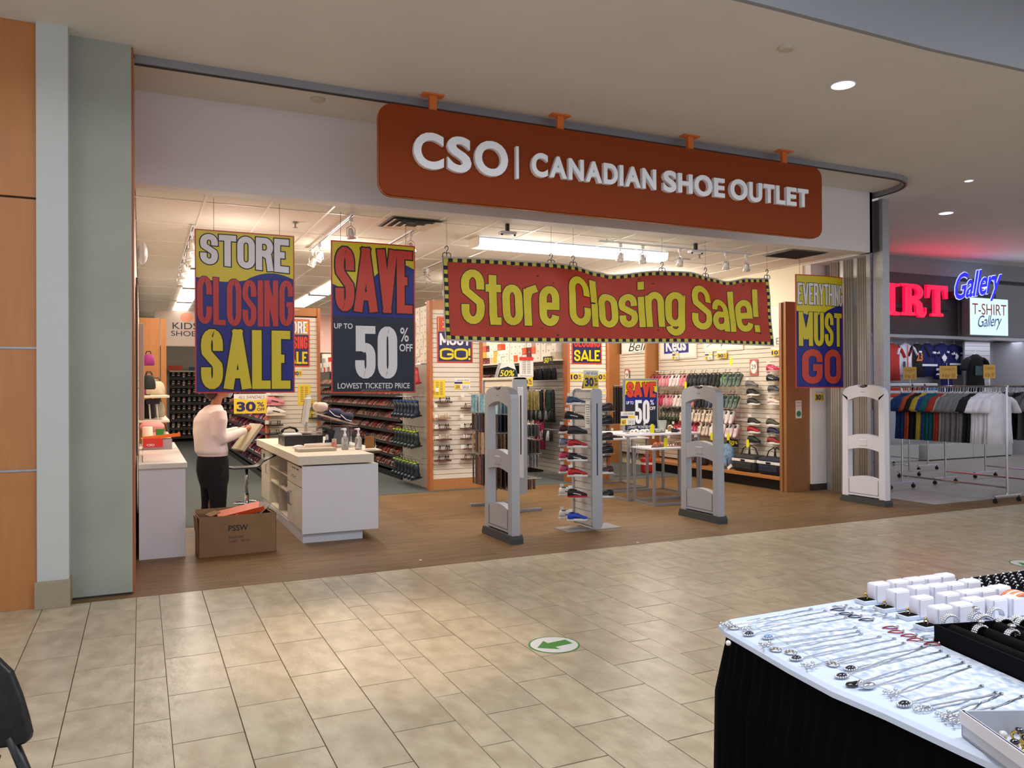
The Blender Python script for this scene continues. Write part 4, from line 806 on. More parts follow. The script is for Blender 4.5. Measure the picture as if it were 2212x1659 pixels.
def backpack(label,loc,c,h=.42):
    t=thing('backpack',label,'backpack',loc,RZ); m=mat('pack_%d_%d_%d'%c,c,.7,noise=(22,.45))
    MB().lathe([(.10,0),(.125,.03),(.13,h*.5),(.12,h*.8),(.07,h*.97),(.02,h)],(0,0,0),18,1.05,.75).build('pack_body',m,t,smooth=True); MB().box(-.09,.09,-.13,-.085,.04,.19,.02).build('front_pocket',m,t,smooth=True); MB().tube([(-.03,0,h-.02),(-.02,0,h+.04),(.02,0,h+.04),(.03,0,h-.02)],.006,6).build('loop',M_black,t); return t
backpack('light blue patterned backpack on the bench shelf',(9.0,10.62,.217),(120,150,180)); backpack('black patterned backpack next to the light blue one',(9.03,10.92,.217),(26,24,28)); backpack('dark floral backpack seen through the middle pedestal',(9.0,11.3,.217),(52,38,46),.34); backpack('pink backpack seen through the middle pedestal',(9.0,11.75,.217),(196,110,120),.34)
t=thing('paper_tag','loose white paper tag hanging at the bench edge','tag',(8.86,10.42,.225)); MB().obox((0,0,.04),(.004,.12,.05),(rad(-35),0,0)).build('tag',M_card,t)
t=thing('notice','white notice with a green round mark on the end panel','notice',(9.07,9.097,1.11)); MB().box(-.06,.06,-.003,0,0,.27).build('sheet',M_card,t); MB().prism([(.045*math.cos(i*PI/10),.07+.045*math.sin(i*PI/10)) for i in range(20)],'y',-.005,-.003).build('round_mark',mat('green_mark',(60,130,90),.5),t); txt(t,'NOTICE',-.05,.05,.23,.25,M_ct,-.004,off=0); txt(t,'PLEASE READ',-.05,.05,.18,.195,M_steel,-.004,off=0)
p=at(1783,857,'y',9.04); card('small yellow 30 % card on the white pier under the right poster',(9.455,9.056,1.37),.19,.16,'pct',hand='All Sandals')
# ---- end caps of the aisles
def endcap(label,x0,x1,y,ztop,zh=.14,zb=.17):
    t=thing('aisle_end_display',label,'display panel',((x0+x1)/2,y,0)); o_=((x0+x1)/2,y,0)
    for a,b_ in ((x0,x0+.05),(x1-.05,x1)): MB(o_).box(a,b_,y-.035,y+.12,0,ztop,.003).build('side_post',M_woodE,t)
    MB(o_).box(x0+.05,x1-.05,y-.02,y+.05,0,zb).build('plinth',M_wood,t); MB(o_).box(x0+.05,x1-.05,y-.02,y+.05,ztop-zh,ztop).build('header_board',M_wood,t); MB(o_).box(x0+.05,x1-.05,y+.0,y+.05,zb,ztop-zh).build('backing',M_groove,t)
    slatwall(t,x0+.05,x1-.05,y,zb,ztop-zh); return t
endcap('cream slatwall end panel with wooden frame behind the cash desk monitor',1.93,2.84,14.0,3.0)
endcap('cream slatwall end panel left of the hosiery stand',4.07,4.97,11.75,2.97)
endcap('cream slatwall end panel behind the narrow shoe tower',6.53,7.36,11.78,2.97)
def minip(x0,x1,y,z0,z1,label,lines,ital=False):
    t=thing('sale_poster',label,'poster',((x0+x1)/2,y,z0)); w,h=x1-x0,z1-z0; MB().box(-w/2,w/2,0,.004,0,h).build('board',M_red,t); MB().box(-w/2+.02,w/2-.02,-.001,0,.02,h-.02).build('printed_ground',mat('poster_ind',(34,32,90),.4),t); MB().box(-w/2+.02,w/2-.02,-.002,-.001,h*.68,h-.02).build('orange_field',mat('poster_orange',(240,170,40),.4),t)
    n=len(lines); 
    for i,(s,m) in enumerate(lines): zt=h*(.97-.32*i); block(t,s,-w*.43,w*.43,zt-h*.27,zt-.01,m,.017 if len(s)<6 else .013,.008,-.005,M_ink,.006)
    return t
RDm=mat('poster_bright_red',(226,54,40),.4)
minip(4.20,4.80,11.735,2.0,2.72,'small EVERYTHING MUST GO poster on the end panel under the banner left end',[('EVERY',RDm),('MUST',M_pw),('GO!',M_yel)],1)
minip(2.14,2.66,13.985,1.98,2.80,'small STORE CLOSING SALE poster behind the large closing poster',[('STORE',M_pw),('CLOSING',RDm),('SALE',M_yel)],1)
minip(6.63,7.22,11.765,2.0,2.75,'small STORE CLOSING SALE poster above the narrow shoe tower',[('STORE',M_pw),('CLOSING',RDm),('SALE',M_yel)],1)
def ycard(px,py,y,label,w,h,kind,**k): p=at(px,py,'y',y); return card(label,(p.x,y,p.z-h/2),w,h,kind,0,**k)
ycard(949,840,11.738,'yellow price list sheet on the end panel left of the hosiery stand',.19,.28,'list'); ycard(999,829,11.738,'handwritten sale card with purple band left of the hosiery stand',.27,.17,'sale',hand='Summer Shoes',num='20')
ycard(1244,811,11.768,'left hand yellow card reading 10 on the end panel behind the shoe tower',.24,.17,'pct',num='10'); ycard(1297,811,11.768,'right hand yellow sandals card on the end panel behind the shoe tower',.24,.17,'pct')
ycard(1300,848,11.768,'white and yellow card low on the end panel behind the shoe tower',.2,.14,'sale',hand='Summer',num='30')
ycard(657,853,13.988,'yellow price list sheet on the end panel behind the monitor',.21,.36,'list'); ycard(672,885,13.988,'narrow yellow price list strip beside the acrylic shield',.10,.38,'list'); ycard(642,804,13.988,'small yellow card peeking out right of the closing poster',.16,.14,'pct')
t=ycard(541,872,13.2,'large white and yellow ALL SANDALS 30 % card hanging behind the person',.50,.31,'pct',hand='ALL SANDALS')
MB().tube([(-.2,.002,.31),(-.2,.002,ZS-t.location.z)],.002,4).tube([(.2,.002,.31),(.2,.002,ZS-t.location.z)],.002,4).build('cord',M_dark,t)
# sandals on end caps
shelfs=MB().box(-.05,.05,-.05,.045,-.004,0).mesh('acrylic_shelf',mat('clear_shelf',(220,220,214),.2,trans=.6))
def capshoe(px,py,y,c1,c2,label,wedge=0,kind='s'):
    p=at(px,py,'y',y-.06); parts=sandal(c1,c2,wedge) if kind=='s' else sneaker(c1,c2)
    t=put_shoe(parts,(p.x,y-.07,p.z-.02),0,label,None,'sandal' if kind=='s' else 'sneaker','shoe',price=TAGW); obj('bracket',shelfs,t,(0,.03,0)); t.scale=(1.12,1.0,1.5); return t
for i,(px,py) in enumerate([(958,868),(955,902),(956,926),(957,948),(958,972),(956,994)]): capshoe(px,py,11.75,BR if i!=1 else TN,BK if i not in(1,3) else CRM,'brown strappy sandal, %s from the top in the left column of the end panel'%['first','second','third','fourth','fifth','lowest'][i])
for i,(px,py) in enumerate([(1013,880),(1011,924),(1012,946),(1018,968),(1013,990)]): capshoe(px,py,11.75,BR,BK if i%2 else BR,'dark sandal, %s from the top in the right column left of the hosiery stand'%['first','second','third','fourth','lowest'][i])
for i,(px,py,c1,c2,l) in enumerate([(595,852,WH,WH,'white flat shoe under the closing poster'),(594,873,PK,PK,'pink flat shoe on the end panel behind the desk'),(597,895,WH,CRM,'white trainer on the end panel behind the desk'),(593,917,BK,BK,'black sandal on the end panel above the cash drawer'),(591,936,BK,BK,'black sandal low on the end panel behind the cash drawer'),(681,880,GY,GY,'grey shoe right of the acrylic shield'),(681,902,BK,BK,'black shoe right of the acrylic shield')]): capshoe(px,py,14.0,c1,c2,l,kind='s' if i not in (1,2) else 'k')
for i,(px,py) in enumerate([(1306,878),(1305,897),(1306,915),(1305,935),(1306,958),(1304,985)]): capshoe(px,py,11.78,BK,GY,'black sandal, %s from the top on the end panel right of the shoe tower'%['first','second','third','fourth','fifth','lowest'][i])
# ---- gondola rows: shelves full of slanted sandals
def gondola(name,label,x,y0,y1,xb,zt,shelves,backm=M_dark):
    t=thing(name,label,'shelving',(x,(y0+y1)/2,0)); o_=(x,(y0+y1)/2,0)
    MB(o_).box(xb-.02,xb+.02,y0,y1,0,zt).build('back_panel',backm,t); MB(o_).box(x,xb,y0,y1,0,.10).build('base',M_black,t)
    for z in shelves: MB(o_).add([(x,y0,z),(x,y1,z),(xb,y1,z+.06),(xb,y0,z+.06),(x,y0,z-.012),(x,y1,z-.012),(xb,y1,z+.048),(xb,y0,z+.048),],[(0,1,2,3),(4,5,6,7),(0,1,5,4),(2,3,7,6),(0,3,7,4),(1,2,6,5)]).box(x-.006,x,y0,y1,z-.02,z+.035).build('shelf',M_dark,t)
    return t
def lowsandal(c,c2):
    m1=mat('shoe_%d_%d_%d'%c,c,.55); m2=mat('shoe_%d_%d_%d'%c2,c2,.5); b=MB(); p=outline_poly(.24,.085,8)
    b.prism(p,'z',0,.014); b.mi=1
    for x in (.05,-.03): b.add([(x-.02,-.036,.012),(x+.02,-.036,.012),(x+.02,-.02,.045),(x-.02,-.02,.045),(x+.02,.02,.045),(x-.02,.02,.045),(x+.02,.036,.012),(x-.02,.036,.012)],[(0,1,2,3),(3,2,4,5),(5,4,6,7)])
    return b.mesh('sandal',[m1,m2])
pal=[((150,60,50),CRM),((176,96,84),WH),((120,44,40),BK),(TN,WH),((196,150,140),PK),(BK,GY),((100,84,70),CRM),((190,60,50),PK),((140,130,90),WH),((90,40,36),WH)]
lows=[lowsandal(a,b) for a,b in pal]; lowk=[lowsandal(a,b) for a,b in [((190,60,70),(60,70,150)),((60,70,160),PK),(RD,WH),(BK,(200,70,60)),(PK,WH),(NV,RD)]]
taglow=MB().box(-.004,.004,-.018,.018,-.05,0).mesh('price_tag',M_card)
CN=['dark red','rose','maroon','tan','pale pink','black','olive brown','red','khaki','brown']; CK=['red and blue','blue and pink','red and white','black and red','pink and white','navy and red']
RWN=['lowest','second lowest','third lowest','fourth lowest','fifth','sixth','seventh','eighth']
def fill(x,y0,y1,zs,protos,cn,where,cap=300,dy=.075,name='sandal',tilt=38):
    rest=MB(); items=[]
    for ri,z in enumerate(zs):
        y=y0
        while y<y1: items.append((y+rnd.uniform(-.01,.01),z,rnd.randrange(len(protos)),ri)); y+=dy
    items.sort(key=lambda q:q[0]); n=0
    for y,z,k,ri in items:
        loc=(x+.12,y,z+.075); e=Euler((rad(-70+rnd.uniform(-8,8)),rad(-tilt),rad(0)))
        if n<cap:
            o_=obj(name,protos[k],None,loc,e,None); tag(o_,'slanted %s sandal in the %s row %s'%(cn[k],RWN[ri],where),'shoe','%s sandals in the %s row %s'%(cn[k],RWN[ri],where))
            if rnd.random()<.35: obj('price_tag',taglow,o_,(-.10,0,.02))
        else:
            r=e.to_matrix(); p=protos[k]
            rest.add([(r@v.co+Vector(loc))[:] for v in p.vertices],[tuple(f.vertices) for f in p.polygons]); rest.m[-len(p.polygons):]=[k*2+f.material_index for f in p.polygons]
        n+=1
    if rest.v:
        ms=[m for p in protos for m in p.materials]; o_=rest.build(name,ms); o_['kind']='stuff'; tag(o_,'crowded far sandals '+where,'shoe')
z7=[.17,.385,.60,.815,1.03,1.245,1.46,1.675]
gondola('shoe_gondola','long dark shelving full of slanted red and brown sandals behind the cash desk',4.10,13.35,20.5,4.42,2.0,z7)
fill(4.10,13.42,20.4,z7,lows,CN,'of the long dark shelving',210,.085)
gondola('shoe_gondola','dark shelving of blue and red sandals behind the person',1.95,14.15,21,2.3,1.9,z7[:6])
fill(1.95,14.2,20.9,z7[:6],lowk,CK,'of the shelving behind the person',150,.11,'small_sandal')
gondola('shoe_gondola','dark shelving under shoeboxes seen left of the hosiery stand top',6.55,13.4,19.5,6.9,2.05,z7[4:])
fill(6.55,13.5,19.3,[1.245,1.46,1.72],lows,CN,'under the cream shoebox shelf',50,.10)
# ---- boots hanging near the end panel
bb=thing('boot_wall','grey panel with hooks of hanging rubber boots','display wall',(4.12,12.6,0)); MB((4.12,12.6,0)).box(4.13,4.17,11.9,13.33,0,2.0).build('back_panel',M_slatg,bb)
def boot(c,ct,cs):
    k=('boot',c,ct)
    if k not in _sm:
        m=mat('boot_%d_%d_%d'%c,c,.3); m2=mat('boot_%d_%d_%d'%ct,ct,.4); m3=mat('boot_%d_%d_%d'%cs,cs,.5)
        b=MB(); b.loft([ring((0,0,.02),.05,.04,10),ring((.01,0,.05),.07,.042,10),ring((-.005,0,.09),.045,.038,10),ring((-.02,0,.15),.038,.036,10),ring((-.02,0,.25),.045,.042,10)]); b.ell((.06,0,.035),(.06,.038,.032),10,6)
        t=MB().tube([(-.02,0,.245),(-.02,0,.262)],.048,10); s=MB().prism([(x*.75+.02,y*.8) for x,y in outline_poly(.26,.1,12)],'z',0,.02)
        _sm[k]=[('boot_shaft',b.mesh('boot_shaft',m,True)),('boot_cuff',t.mesh('boot_cuff',m2)),('boot_sole',s.mesh('boot_sole',m3))]
    return _sm[k]
for z,cols_,l in ((1.66,((196,70,80),(210,90,96),(150,40,50)),'red'),(1.14,((26,40,62),(40,90,160),(20,30,40)),'blue-rimmed navy'),(.66,((30,46,44),(180,210,70),(40,50,40)),'lime-rimmed dark'),(.16,((26,42,50),(160,200,80),(30,40,60)),'lime and navy')):
    for i in range(7):
        y=12.02+.185*i; t=put_shoe(boot(*cols_),(3.97,y,z),0,l+' rubber boots hung in a row beside the end panel',l+' rubber boots','rubber_boot','boot',rot=(0,rad(12),rad(180+rnd.uniform(-12,12)))); 
        obj('hanger',hk_,t,(-.02,0,.10))
    tag(MB((4.0,12.6,z)).tube([(4.0,11.95,z+.32),(4.0,13.3,z+.32)],.006,6).tube([(4.0,12.0,z+.32),(4.13,12.0,z+.32)],.006,6).tube([(4.0,13.25,z+.32),(4.13,13.25,z+.32)],.006,6).build('hang_rail',M_chrome),'chrome hang rail above the %s boots'%l,'rail')
# ---- shoeboxes
def boxes(x0,y0,y1,z0,n,mats_,label,group,dx=.3,dy=.19,dz=.115,top=None,jit=.01):
    me=[MB().box(-dx/2,dx/2,-dy/2+.004,dy/2-.004,0,dz-.002,.003).box(-dx/2-.002,dx/2+.002,-dy/2+.002,dy/2-.002,dz*.72,dz-.001).mesh('shoebox',m) for m in mats_]
    lb=MB().box(-.001,0,-.022,.022,.028,.048).mesh('box_label',mat('label_grey',(168,160,150),.6))
    y=y0; i=0
    while y<y1:
        k=n if not callable(n) else n(i)
        for j in range(k):
            mi=rnd.randrange(len(me)) if top is None or j<k-top else len(me)-1
            o_=obj('shoebox',me[mi],None,(x0+rnd.uniform(-jit,jit),y+dy/2,z0+j*dz)); tag(o_,label,'shoebox',group); obj('box_label',lb,o_,(-dx/2-.003,0,0))
        y+=dy; i+=1
boxes(4.28,12.0,13.2,2.0,8,[M_boxw],'white shoebox in the tall stacks above the rubber boots','white shoeboxes above the boots')
boxes(4.62,11.85,12.2,3.0,3,[M_boxr,mat('box_stripe',(230,210,200),.5)],'red and white shoebox piled on top of the end panel','red shoeboxes on the end panel',dz=.1)
tag(MB((4.62,12.0,2.97)).box(4.2,4.9,11.88,12.3,2.975,2.995).build('top_board',M_wood),'wooden top board under the red shoeboxes','shelf')
boxes(4.28,15.0,20.2,2.01,lambda i:[3,2,4,2,3,1][i%6],[M_boxw,M_boxw,M_boxr,M_boxw,mat('box_grey',(150,146,146),.6)],'mixed shoebox on top of the long dark shelving','shoeboxes on the long dark shelving')
MBX=[M_boxw,M_boxw,M_boxo,M_boxw,M_boxw,M_boxw,M_boxw,M_boxw,mat('box_tan',(206,190,160),.6),mat('box_yellow',(226,180,60),.5),mat('box_maroon',(110,30,36),.5)]
tag(MB((6.7,15.5,2.06)).box(6.40,6.85,11.9,19.4,2.055,2.085).build('top_shelf',M_cream),'long cream shelf carrying shoeboxes right of the hosiery stand','shelf')
boxes(6.60,12.0,19.2,2.086,lambda i:[3,4,3,4,2,4,3][i%7],MBX,'shoebox in the mixed row right of the hosiery stand','shoeboxes on the cream shelf',dz=.125)
# ---- hosiery, scarves and socks along the cream panel
hp=thing('accessory_wall','cream panel with hooks of scarves and socks','display wall',(6.62,12.65,0)); MB((6.62,12.65,0)).box(6.62,6.66,11.9,13.4,.1,2.05).build('backing',M_groove,hp)
slatwall(hp,11.92,13.38,6.62,.1,2.05,M_slatg,'x')
def scarf(c,h,w=.10,name='scarf',pat=0):
    m=mat('scarf_%d_%d_%d'%c,c,.9,noise=(18,.35)); mb=MB(); n=8; V=[]
    for j in range(2):
        for i in range(n+1):
            y=-w/2+w*i/n; q=.022*math.sin(i*2.1)
            for zz,k in ((0,.35),(-.06,.8),(-h,1)): V.append((q*k+(.012 if j else 0),y*k,zz))
    f=[]; K=3*(n+1)
    for j in range(2):
        for i in range(n):
            for k in range(2): a=j*K+i*3+k; f.append((a,a+3,a+4,a+1))
    for i in range(n): a=i*3+2; f.append((a,a+3,a+3+K,a+K)); a=i*3; f.append((a,a+3,a+3+K,a+K))
    mb.add(V,f); return mb.mesh(name,m,True)
hook=MB().tube([(.28,0,.02),(0,0,.02),(-.01,0,.035)],.004,5).mesh('hook',M_chrome)
def hang(name,label,cat,group,cols_,y0,y1,dy,z,h,w,X=6.35):
    ms=[scarf(c,h,w,name) for c in cols_]; y=y0; i=0
    while y<y1:
        t=obj(name,ms[(i*5+i//3)%len(ms)],None,(X+rnd.uniform(-.03,.03),y,z),(0,0,rnd.uniform(-.3,.3))); tag(t,label,cat,group); obj('hook',hook,t); y+=dy; i+=1
hang('scarf','long scarf hung in the upper row right of the hosiery stand','scarf','scarves in the upper row',[(30,30,36),(60,60,64),(196,140,120),(28,34,50),(90,70,90),(40,70,60),(150,150,150)],12.0,13.35,.085,1.56,.56,.13)
hang('scarf','patterned scarf hung in the lower row right of the hosiery stand','scarf','scarves in the lower row',[(150,40,80),(190,170,150),(120,110,104),(40,40,44),(170,150,130)],12.3,13.35,.11,1.02,.5,.14)
hang('sock_pack','dark sock pack hung under the cream shelf','socks','sock packs under the cream shelf',[(24,24,28),(40,36,40),(34,30,34),(120,50,60)],12.0,13.1,.075,1.93,.2,.10,6.40)
hang('sock_pack','small black and grey sock pack low on the accessory wall','socks','sock packs low on the accessory wall',[(26,26,28),(60,64,60),(120,124,120),(40,44,40)],11.95,12.6,.07,1.20,.16,.10,6.32); hang('sock_pack','sock pack with white header in the lowest rows','socks','sock packs in the lowest rows',[(26,26,28),(50,54,50),(200,200,200)],11.95,12.7,.07,.86,.17,.10,6.32)
p=at(1183,780,'x',6.392); card('black and yellow 50 % card above the sock packs',(6.392,p.y,p.z-.05),.34,.13,'black',RZ,num='50')
p=at(1137,786,'y',11.9); cA=card('white size chart with a red header above the 30 % card',(p.x,11.9,1.78),.26,.33,'list',hand='w'); p=at(1135,823,'y',11.6); cB=card('yellow 30 % card behind the top of the hosiery stand',(p.x,11.6,1.62),.27,.20,'pct',hand='All Fashion')
MB().box(-.13,.13,-.003,-.001,.27,.33).build('red_header',RDm,cA)
for c_,h_,zz in ((cA,.33,1.78),(cB,.20,1.62)): MB().tube([(0,.002,h_),(0,.002,ZS-zz)],.0015,4).build('cord',M_dark,c_)
# ---- hosiery stand
hs=thing('hosiery_stand','grey two-sided floor stand hung with packs of hosiery behind the left pedestal','display stand',(4.37,9.6,0)); ho=(4.37,9.6,0)
MB(ho).prism(rr(4.27,4.47,.24,1.73,.05),'y',9.10,9.13).build('end_panel',M_slv,hs); MB(ho).prism(rr(4.27,4.47,.24,1.73,.05),'y',10.07,10.10).build('end_panel',M_slv,hs)
MB(ho).box(4.33,4.41,9.085,9.10,.45,1.60,.004).build('front_rib',M_lam,hs); MB(ho).box(4.362,4.378,9.082,9.086,.75,1.5).build('slot',M_dark,hs)
MB(ho).box(4.30,4.44,9.13,10.07,.26,1.70).build('core_board',M_slatg,hs)
for s,x in ((-1,4.296),(1,4.444)):
    for i in range(18): MB(ho).box(x-.003,x+.003,9.135,10.065,.28+.078*i,.28+.078*i+.070).build('slat',M_slat,hs)
MB(ho).box(4.27,4.47,9.10,10.10,1.70,1.735,.006).build('top_cap',M_cream,hs)
for y in (9.22,9.95): MB(ho).box(4.34,4.40,y-.03,y+.03,.03,.26).build('leg',M_steel,hs); MB(ho).box(4.02,4.72,y-.035,y+.035,0,.035,.004).build('foot',M_steel,hs)
def pack(name,label,cat,group,cols_,side,zs,hts,ys,depth=.2,n=4):
    for z,h,cl in zip(zs,hts,cols_):
        ms=[MB().box(-.004,.004,-.045,.045,-h,0,.0).box(-.005,.005,-.04,.04,-.02,.02).mesh(name,mat('pack_%d_%d_%d'%c,c,.25,noise=(30,.4))) for c in cl]
        for y in ys:
            for k in range(n):
                x=(4.27-.04-depth*k/n) if side<0 else (4.47+.04+depth*k/n)
                o_=obj(name,ms[(k+int(y*10))%len(ms)],None,(x,y,z-.03),(0,0,rnd.uniform(-.2,.2))); tag(o_,label,cat,group)
            
RH=MB().tube([(0,0,0),(-.27,0,0),(-.28,0,.02)],.003,5).mesh('hook',M_chrome)
LZ=[1.52,1.26,1.02,.70]; LC=[[(110,160,180),(180,190,190),(150,190,200)],[(40,36,36),(50,60,80),(60,48,44)],[(170,140,110),(120,100,84),(90,80,70)],[(50,44,50),(110,70,60),(70,54,44)]]
for z in LZ:
    for i in range(8): obj('hook',RH,hs,(4.296-4.37,9.2+.11*i-9.6,z+.0))
for i,(z,h,cl) in enumerate(zip(LZ,[.22,.20,.26,.36],LC)):
    pack('hosiery_pack','pack of hosiery on the left side of the grey stand, %s row'%['first','second','third','fourth'][i],'hosiery pack','hosiery packs, left side row %s'%['one','two','three','four'][i],[cl],-1,[z],[h],[9.2+.11*i_ for i_ in range(8)])
for i,(z,h,cl) in enumerate(zip([1.56,1.12,.92,.74,.42],[.22,.12,.14,.14,.12],[[(200,180,110),(190,170,120)],[(90,90,96),(120,116,110)],[(110,96,80),(90,84,80)],[(190,190,190),(160,156,150)],[(120,90,80)]])):
    for j in range(8): obj('hook',RH,hs,(4.444-4.37,9.2+.11*j-9.6,z),(0,0,PI))
    pack('hosiery_pack','pack of hosiery on the right side of the grey stand, %s row'%['first','second','third','fourth','fifth'][i],'hosiery pack','hosiery packs, right side row %s'%['one','two','three','four','five'][i],[cl],1,[z],[h],[9.2+.11*i_ for i_ in range(7)] if z>.5 else [9.3])
p=at(1040,842,'x',4.2); card('yellow price list on the left side of the hosiery stand',(4.12,9.6,1.33),.12,.2,'list',RZ)
tt=thing('tent_card','folded white and yellow 50 % tent card on top of the hosiery stand','price card',(4.36,9.5,1.736)); MB().prism([(-.15,0),(.15,0),(.09,.19),(-.09,.19)],'y',-.05,-.046).build('front_leaf',M_card,tt); MB().prism([(-.15,0),(.15,0),(.09,.19),(-.09,.19)],'y',.046,.05).prism([(-.045,0),(.045,0),(0,.0)],'x',.1,.104).build('rear_leaf',mat('tent_grey',(170,166,158),.6),tt); MB().prism([(-.148,0),(.148,0),(.115,.10),(.0,.14),(-.11,.11)],'y',-.052,-.050).build('yellow_field',M_navy,tt); txt(tt,'50%',-.12,.10,.012,.095,M_yel,-.0535,off=.02,shear=.2)
# ---- narrow shoe tower
tw=thing('shoe_tower','narrow grey slatted tower with trainers on its left side','display stand',(4.58,7.8,0)); to=(4.58,7.8,0)
MB(to).prism(rr(4.515,4.645,.03,1.585,.045),'y',7.57,7.60).build('end_panel',M_slv,tw); MB(to).prism(rr(4.515,4.645,.03,1.585,.045),'y',8.0,8.03).build('end_panel',M_slv,tw); MB(to).box(4.573,4.587,7.566,7.570,.62,1.42).build('slot',mat('slot_blue',(50,70,96),.4),tw)
MB(to).box(4.54,4.62,7.60,8.0,.04,1.57).build('core_board',M_steel,tw); MB(to).box(4.25,4.95,7.66,7.98,0,.008).build('base_plate',M_steel,tw)
for x in (4.536,4.624):
    for i in range(19): MB(to).box(x-.004,x+.004,7.602,7.998,.06+.0785*i,.06+.0785*i+.070).build('slat',mat('tower_slat',(196,192,186),.45),tw)
bk=MB().box(-.15,.15,-.05,.05,-.007,-.001).mesh('bracket',mat('clear_shelf',(220,220,214),.2,trans=.6))
TS=[(0,(60,80,110),WH,'navy and blue trainer at the very top'),(1,BK,BK,'plain black trainer, second shelf'),(2,(70,20,40),WH,'black and maroon trainer, third shelf left'),(3,(50,50,52),BK,'dark grey trainer, third shelf right'),(4,(120,130,160),(200,160,150),'blue-grey trainer with coral sole'),(5,RD,WH,'small red trainer with white sole'),(6,(200,60,110),WH,'pink and violet trainer'),(7,BK,WH,'black and white trainer, fifth shelf right'),(8,(190,80,110),WH,'pink and grey trainer, sixth shelf'),(9,(190,30,30),WH,'glossy red high trainer'),(10,WH,WH,'white trainer, low shelf left'),(11,BK,RD,'black trainer with red sole'),(12,(214,208,200),WH,'white trainer, lowest shelf left'),(13,(30,70,190),WH,'black and royal blue high trainer')]
YZ=[(7.69,1.41),(7.73,1.245),(7.86,1.085),(7.66,1.085),(7.86,.935),(7.66,.935),(7.86,.785),(7.66,.785),(7.86,.635),(7.66,.615),(7.87,.385),(7.67,.385),(7.87,.125),(7.67,.125)]
for (i,a,b,l),(y,z) in zip(TS,YZ):
    t=put_shoe(sneaker(a,b,WH if a==BK else BK),(4.38,y,z),rad(-24) if i%2 else rad(-14),l+' of the narrow tower',None,price=TAGW,sc=.80); obj('bracket',bk,t)
for i,z in enumerate((1.33,1.18,1.0,.85,.62,.35)):
    t=put_shoe(sneaker(BK if i%2 else (70,40,44),WH if i>3 else BK,GY),(4.76,7.72,z),rad(170),'dark trainer, %s from the top on the right side of the narrow tower'%['first','second','third','fourth','fifth','lowest'][i],None,sc=.8); obj('bracket',bk,t)
t=card('grey printed price list taped to the narrow tower',(4.525,7.68,1.14),.11,.30,'list',RZ,hand='w'); t=card('white and yellow 30 % card standing on top of the narrow tower',(4.56,7.66,1.588),.19,.20,'pct',hand='All Kids'); MB().obox((.02,.06,.09),(.17,.003,.2),(rad(25),0,0)).build('rear_leaf',mat('tent_grey',(170,166,158),.6),t)
# ---- nested display tables
def dtable(label,x0,x1,y0,y1,z,tp=.025):
    t=thing('display_table',label,'table',((x0+x1)/2,(y0+y1)/2,0)); o_=((x0+x1)/2,(y0+y1)/2,0)
    MB(o_).box(x0-.01,x1+.01,y0-.01,y1+.01,z-tp,z,.003).build('tabletop',M_lam,t)
    for x in (x0+.016,x1-.016):
        for y in (y0+.016,y1-.016): MB(o_).box(x-.016,x+.016,y-.016,y+.016,0,z-tp).build('leg',M_steel,t)
    for y in (y0+.016,y1-.016): MB(o_).box(x0+.03,x1-.03,y-.012,y+.012,0.0,.028).build('stretcher',M_steel,t)
    for x in (x0+.016,x1-.016): MB(o_).box(x-.012,x+.012,y0+.03,y1-.03,0.0,.028).build('stretcher',M_steel,t)
    return t
dtable('taller white-topped table with grey metal frame and the framed sale sign',6.16,7.40,9.36,10.25,.935)
dtable('lower white-topped table in front of the taller one',6.22,7.02,8.83,9.33,.775); dtable('low white-topped table behind the taller one',6.42,7.3,10.5,11.3,.80)
fs=thing('framed_sign','grey framed SAVE up to 50 % sign standing on the taller table','sign',(6.72,9.85,.935)); MB().box(-.31,.31,0,.02,.0,.79,.003).build('frame',M_steel,fs)
g=thing('x','x','x'); D.objects.remove(g)
g=D.objects.new('sign_face',None); COL.objects.link(g); g.parent=fs; g.location=(0,-.008,.03); g2=fs
def savemini(p,w,h,y):
    MB().box(-w/2,w/2,y,y+.003,.0+.03,h).build('printed_ground',M_navy,p); MB().box(-w/2,w/2,y-.001,y,h*.55,h).build('blue_field',M_blue,p); MB().prism([(-w/2,h),(w/2,h),(w/2,h*.76),(w*.1,h*.9),(-w/2,h*.72)],'y',y-.002,y-.001).build('yellow_field',M_yel,p)
    block(p,'SAVE',-w*.46,w*.46,h*.67,h*.97,M_red,.027,.0,y-.005,M_ink,.007); txt(p,'UP TO',-w*.47,-w*.25,h*.54,h*.60,M_pw,y-.003,off=.02); block(p,'50',-w*.2,w*.26,h*.16,h*.62,M_pw,(.025,.023),.016,y-.003); txt(p,'%',w*.28,w*.40,h*.52,h*.62,M_pw,y-.003,off=.01); txt(p,'OFF',w*.27,w*.45,h*.42,h*.49,M_pw,y-.003,off=.02); txt(p,'LOWEST TICKETED PRICE',-w*.44,w*.44,h*.07,h*.12,M_pw,y-.003,off=.01)
D.objects.remove(g); savemini(fs,.56,.76,-.004)
card('sale card with handwritten Ladies Sandals standing on the taller table',(6.29,9.55,1.06),.24,.19,'sale',hand='LADIES SANDALS',num='60'); 
ds=thing('card_stand','thin wire stand under the Ladies Sandals card','stand',(6.29,9.56,.935)); MB().tube([(0,0,0),(0,0,.13)],.004,5).box(-.03,.03,-.02,.02,0,.004).build('wire',M_chrome,ds)
va=thing('glass_vase','ribbed clear glass vase on the taller table','vase',(7.02,9.75,.935)); MB().lathe([(.045,0),(.05,.01),(.075,.16),(.078,.165),(.07,.16),(.045,.02)],n=20).build('glass',mat('vase_glass',(210,216,210),.1,trans=.7,bump=(60,.8)),va,smooth=True)
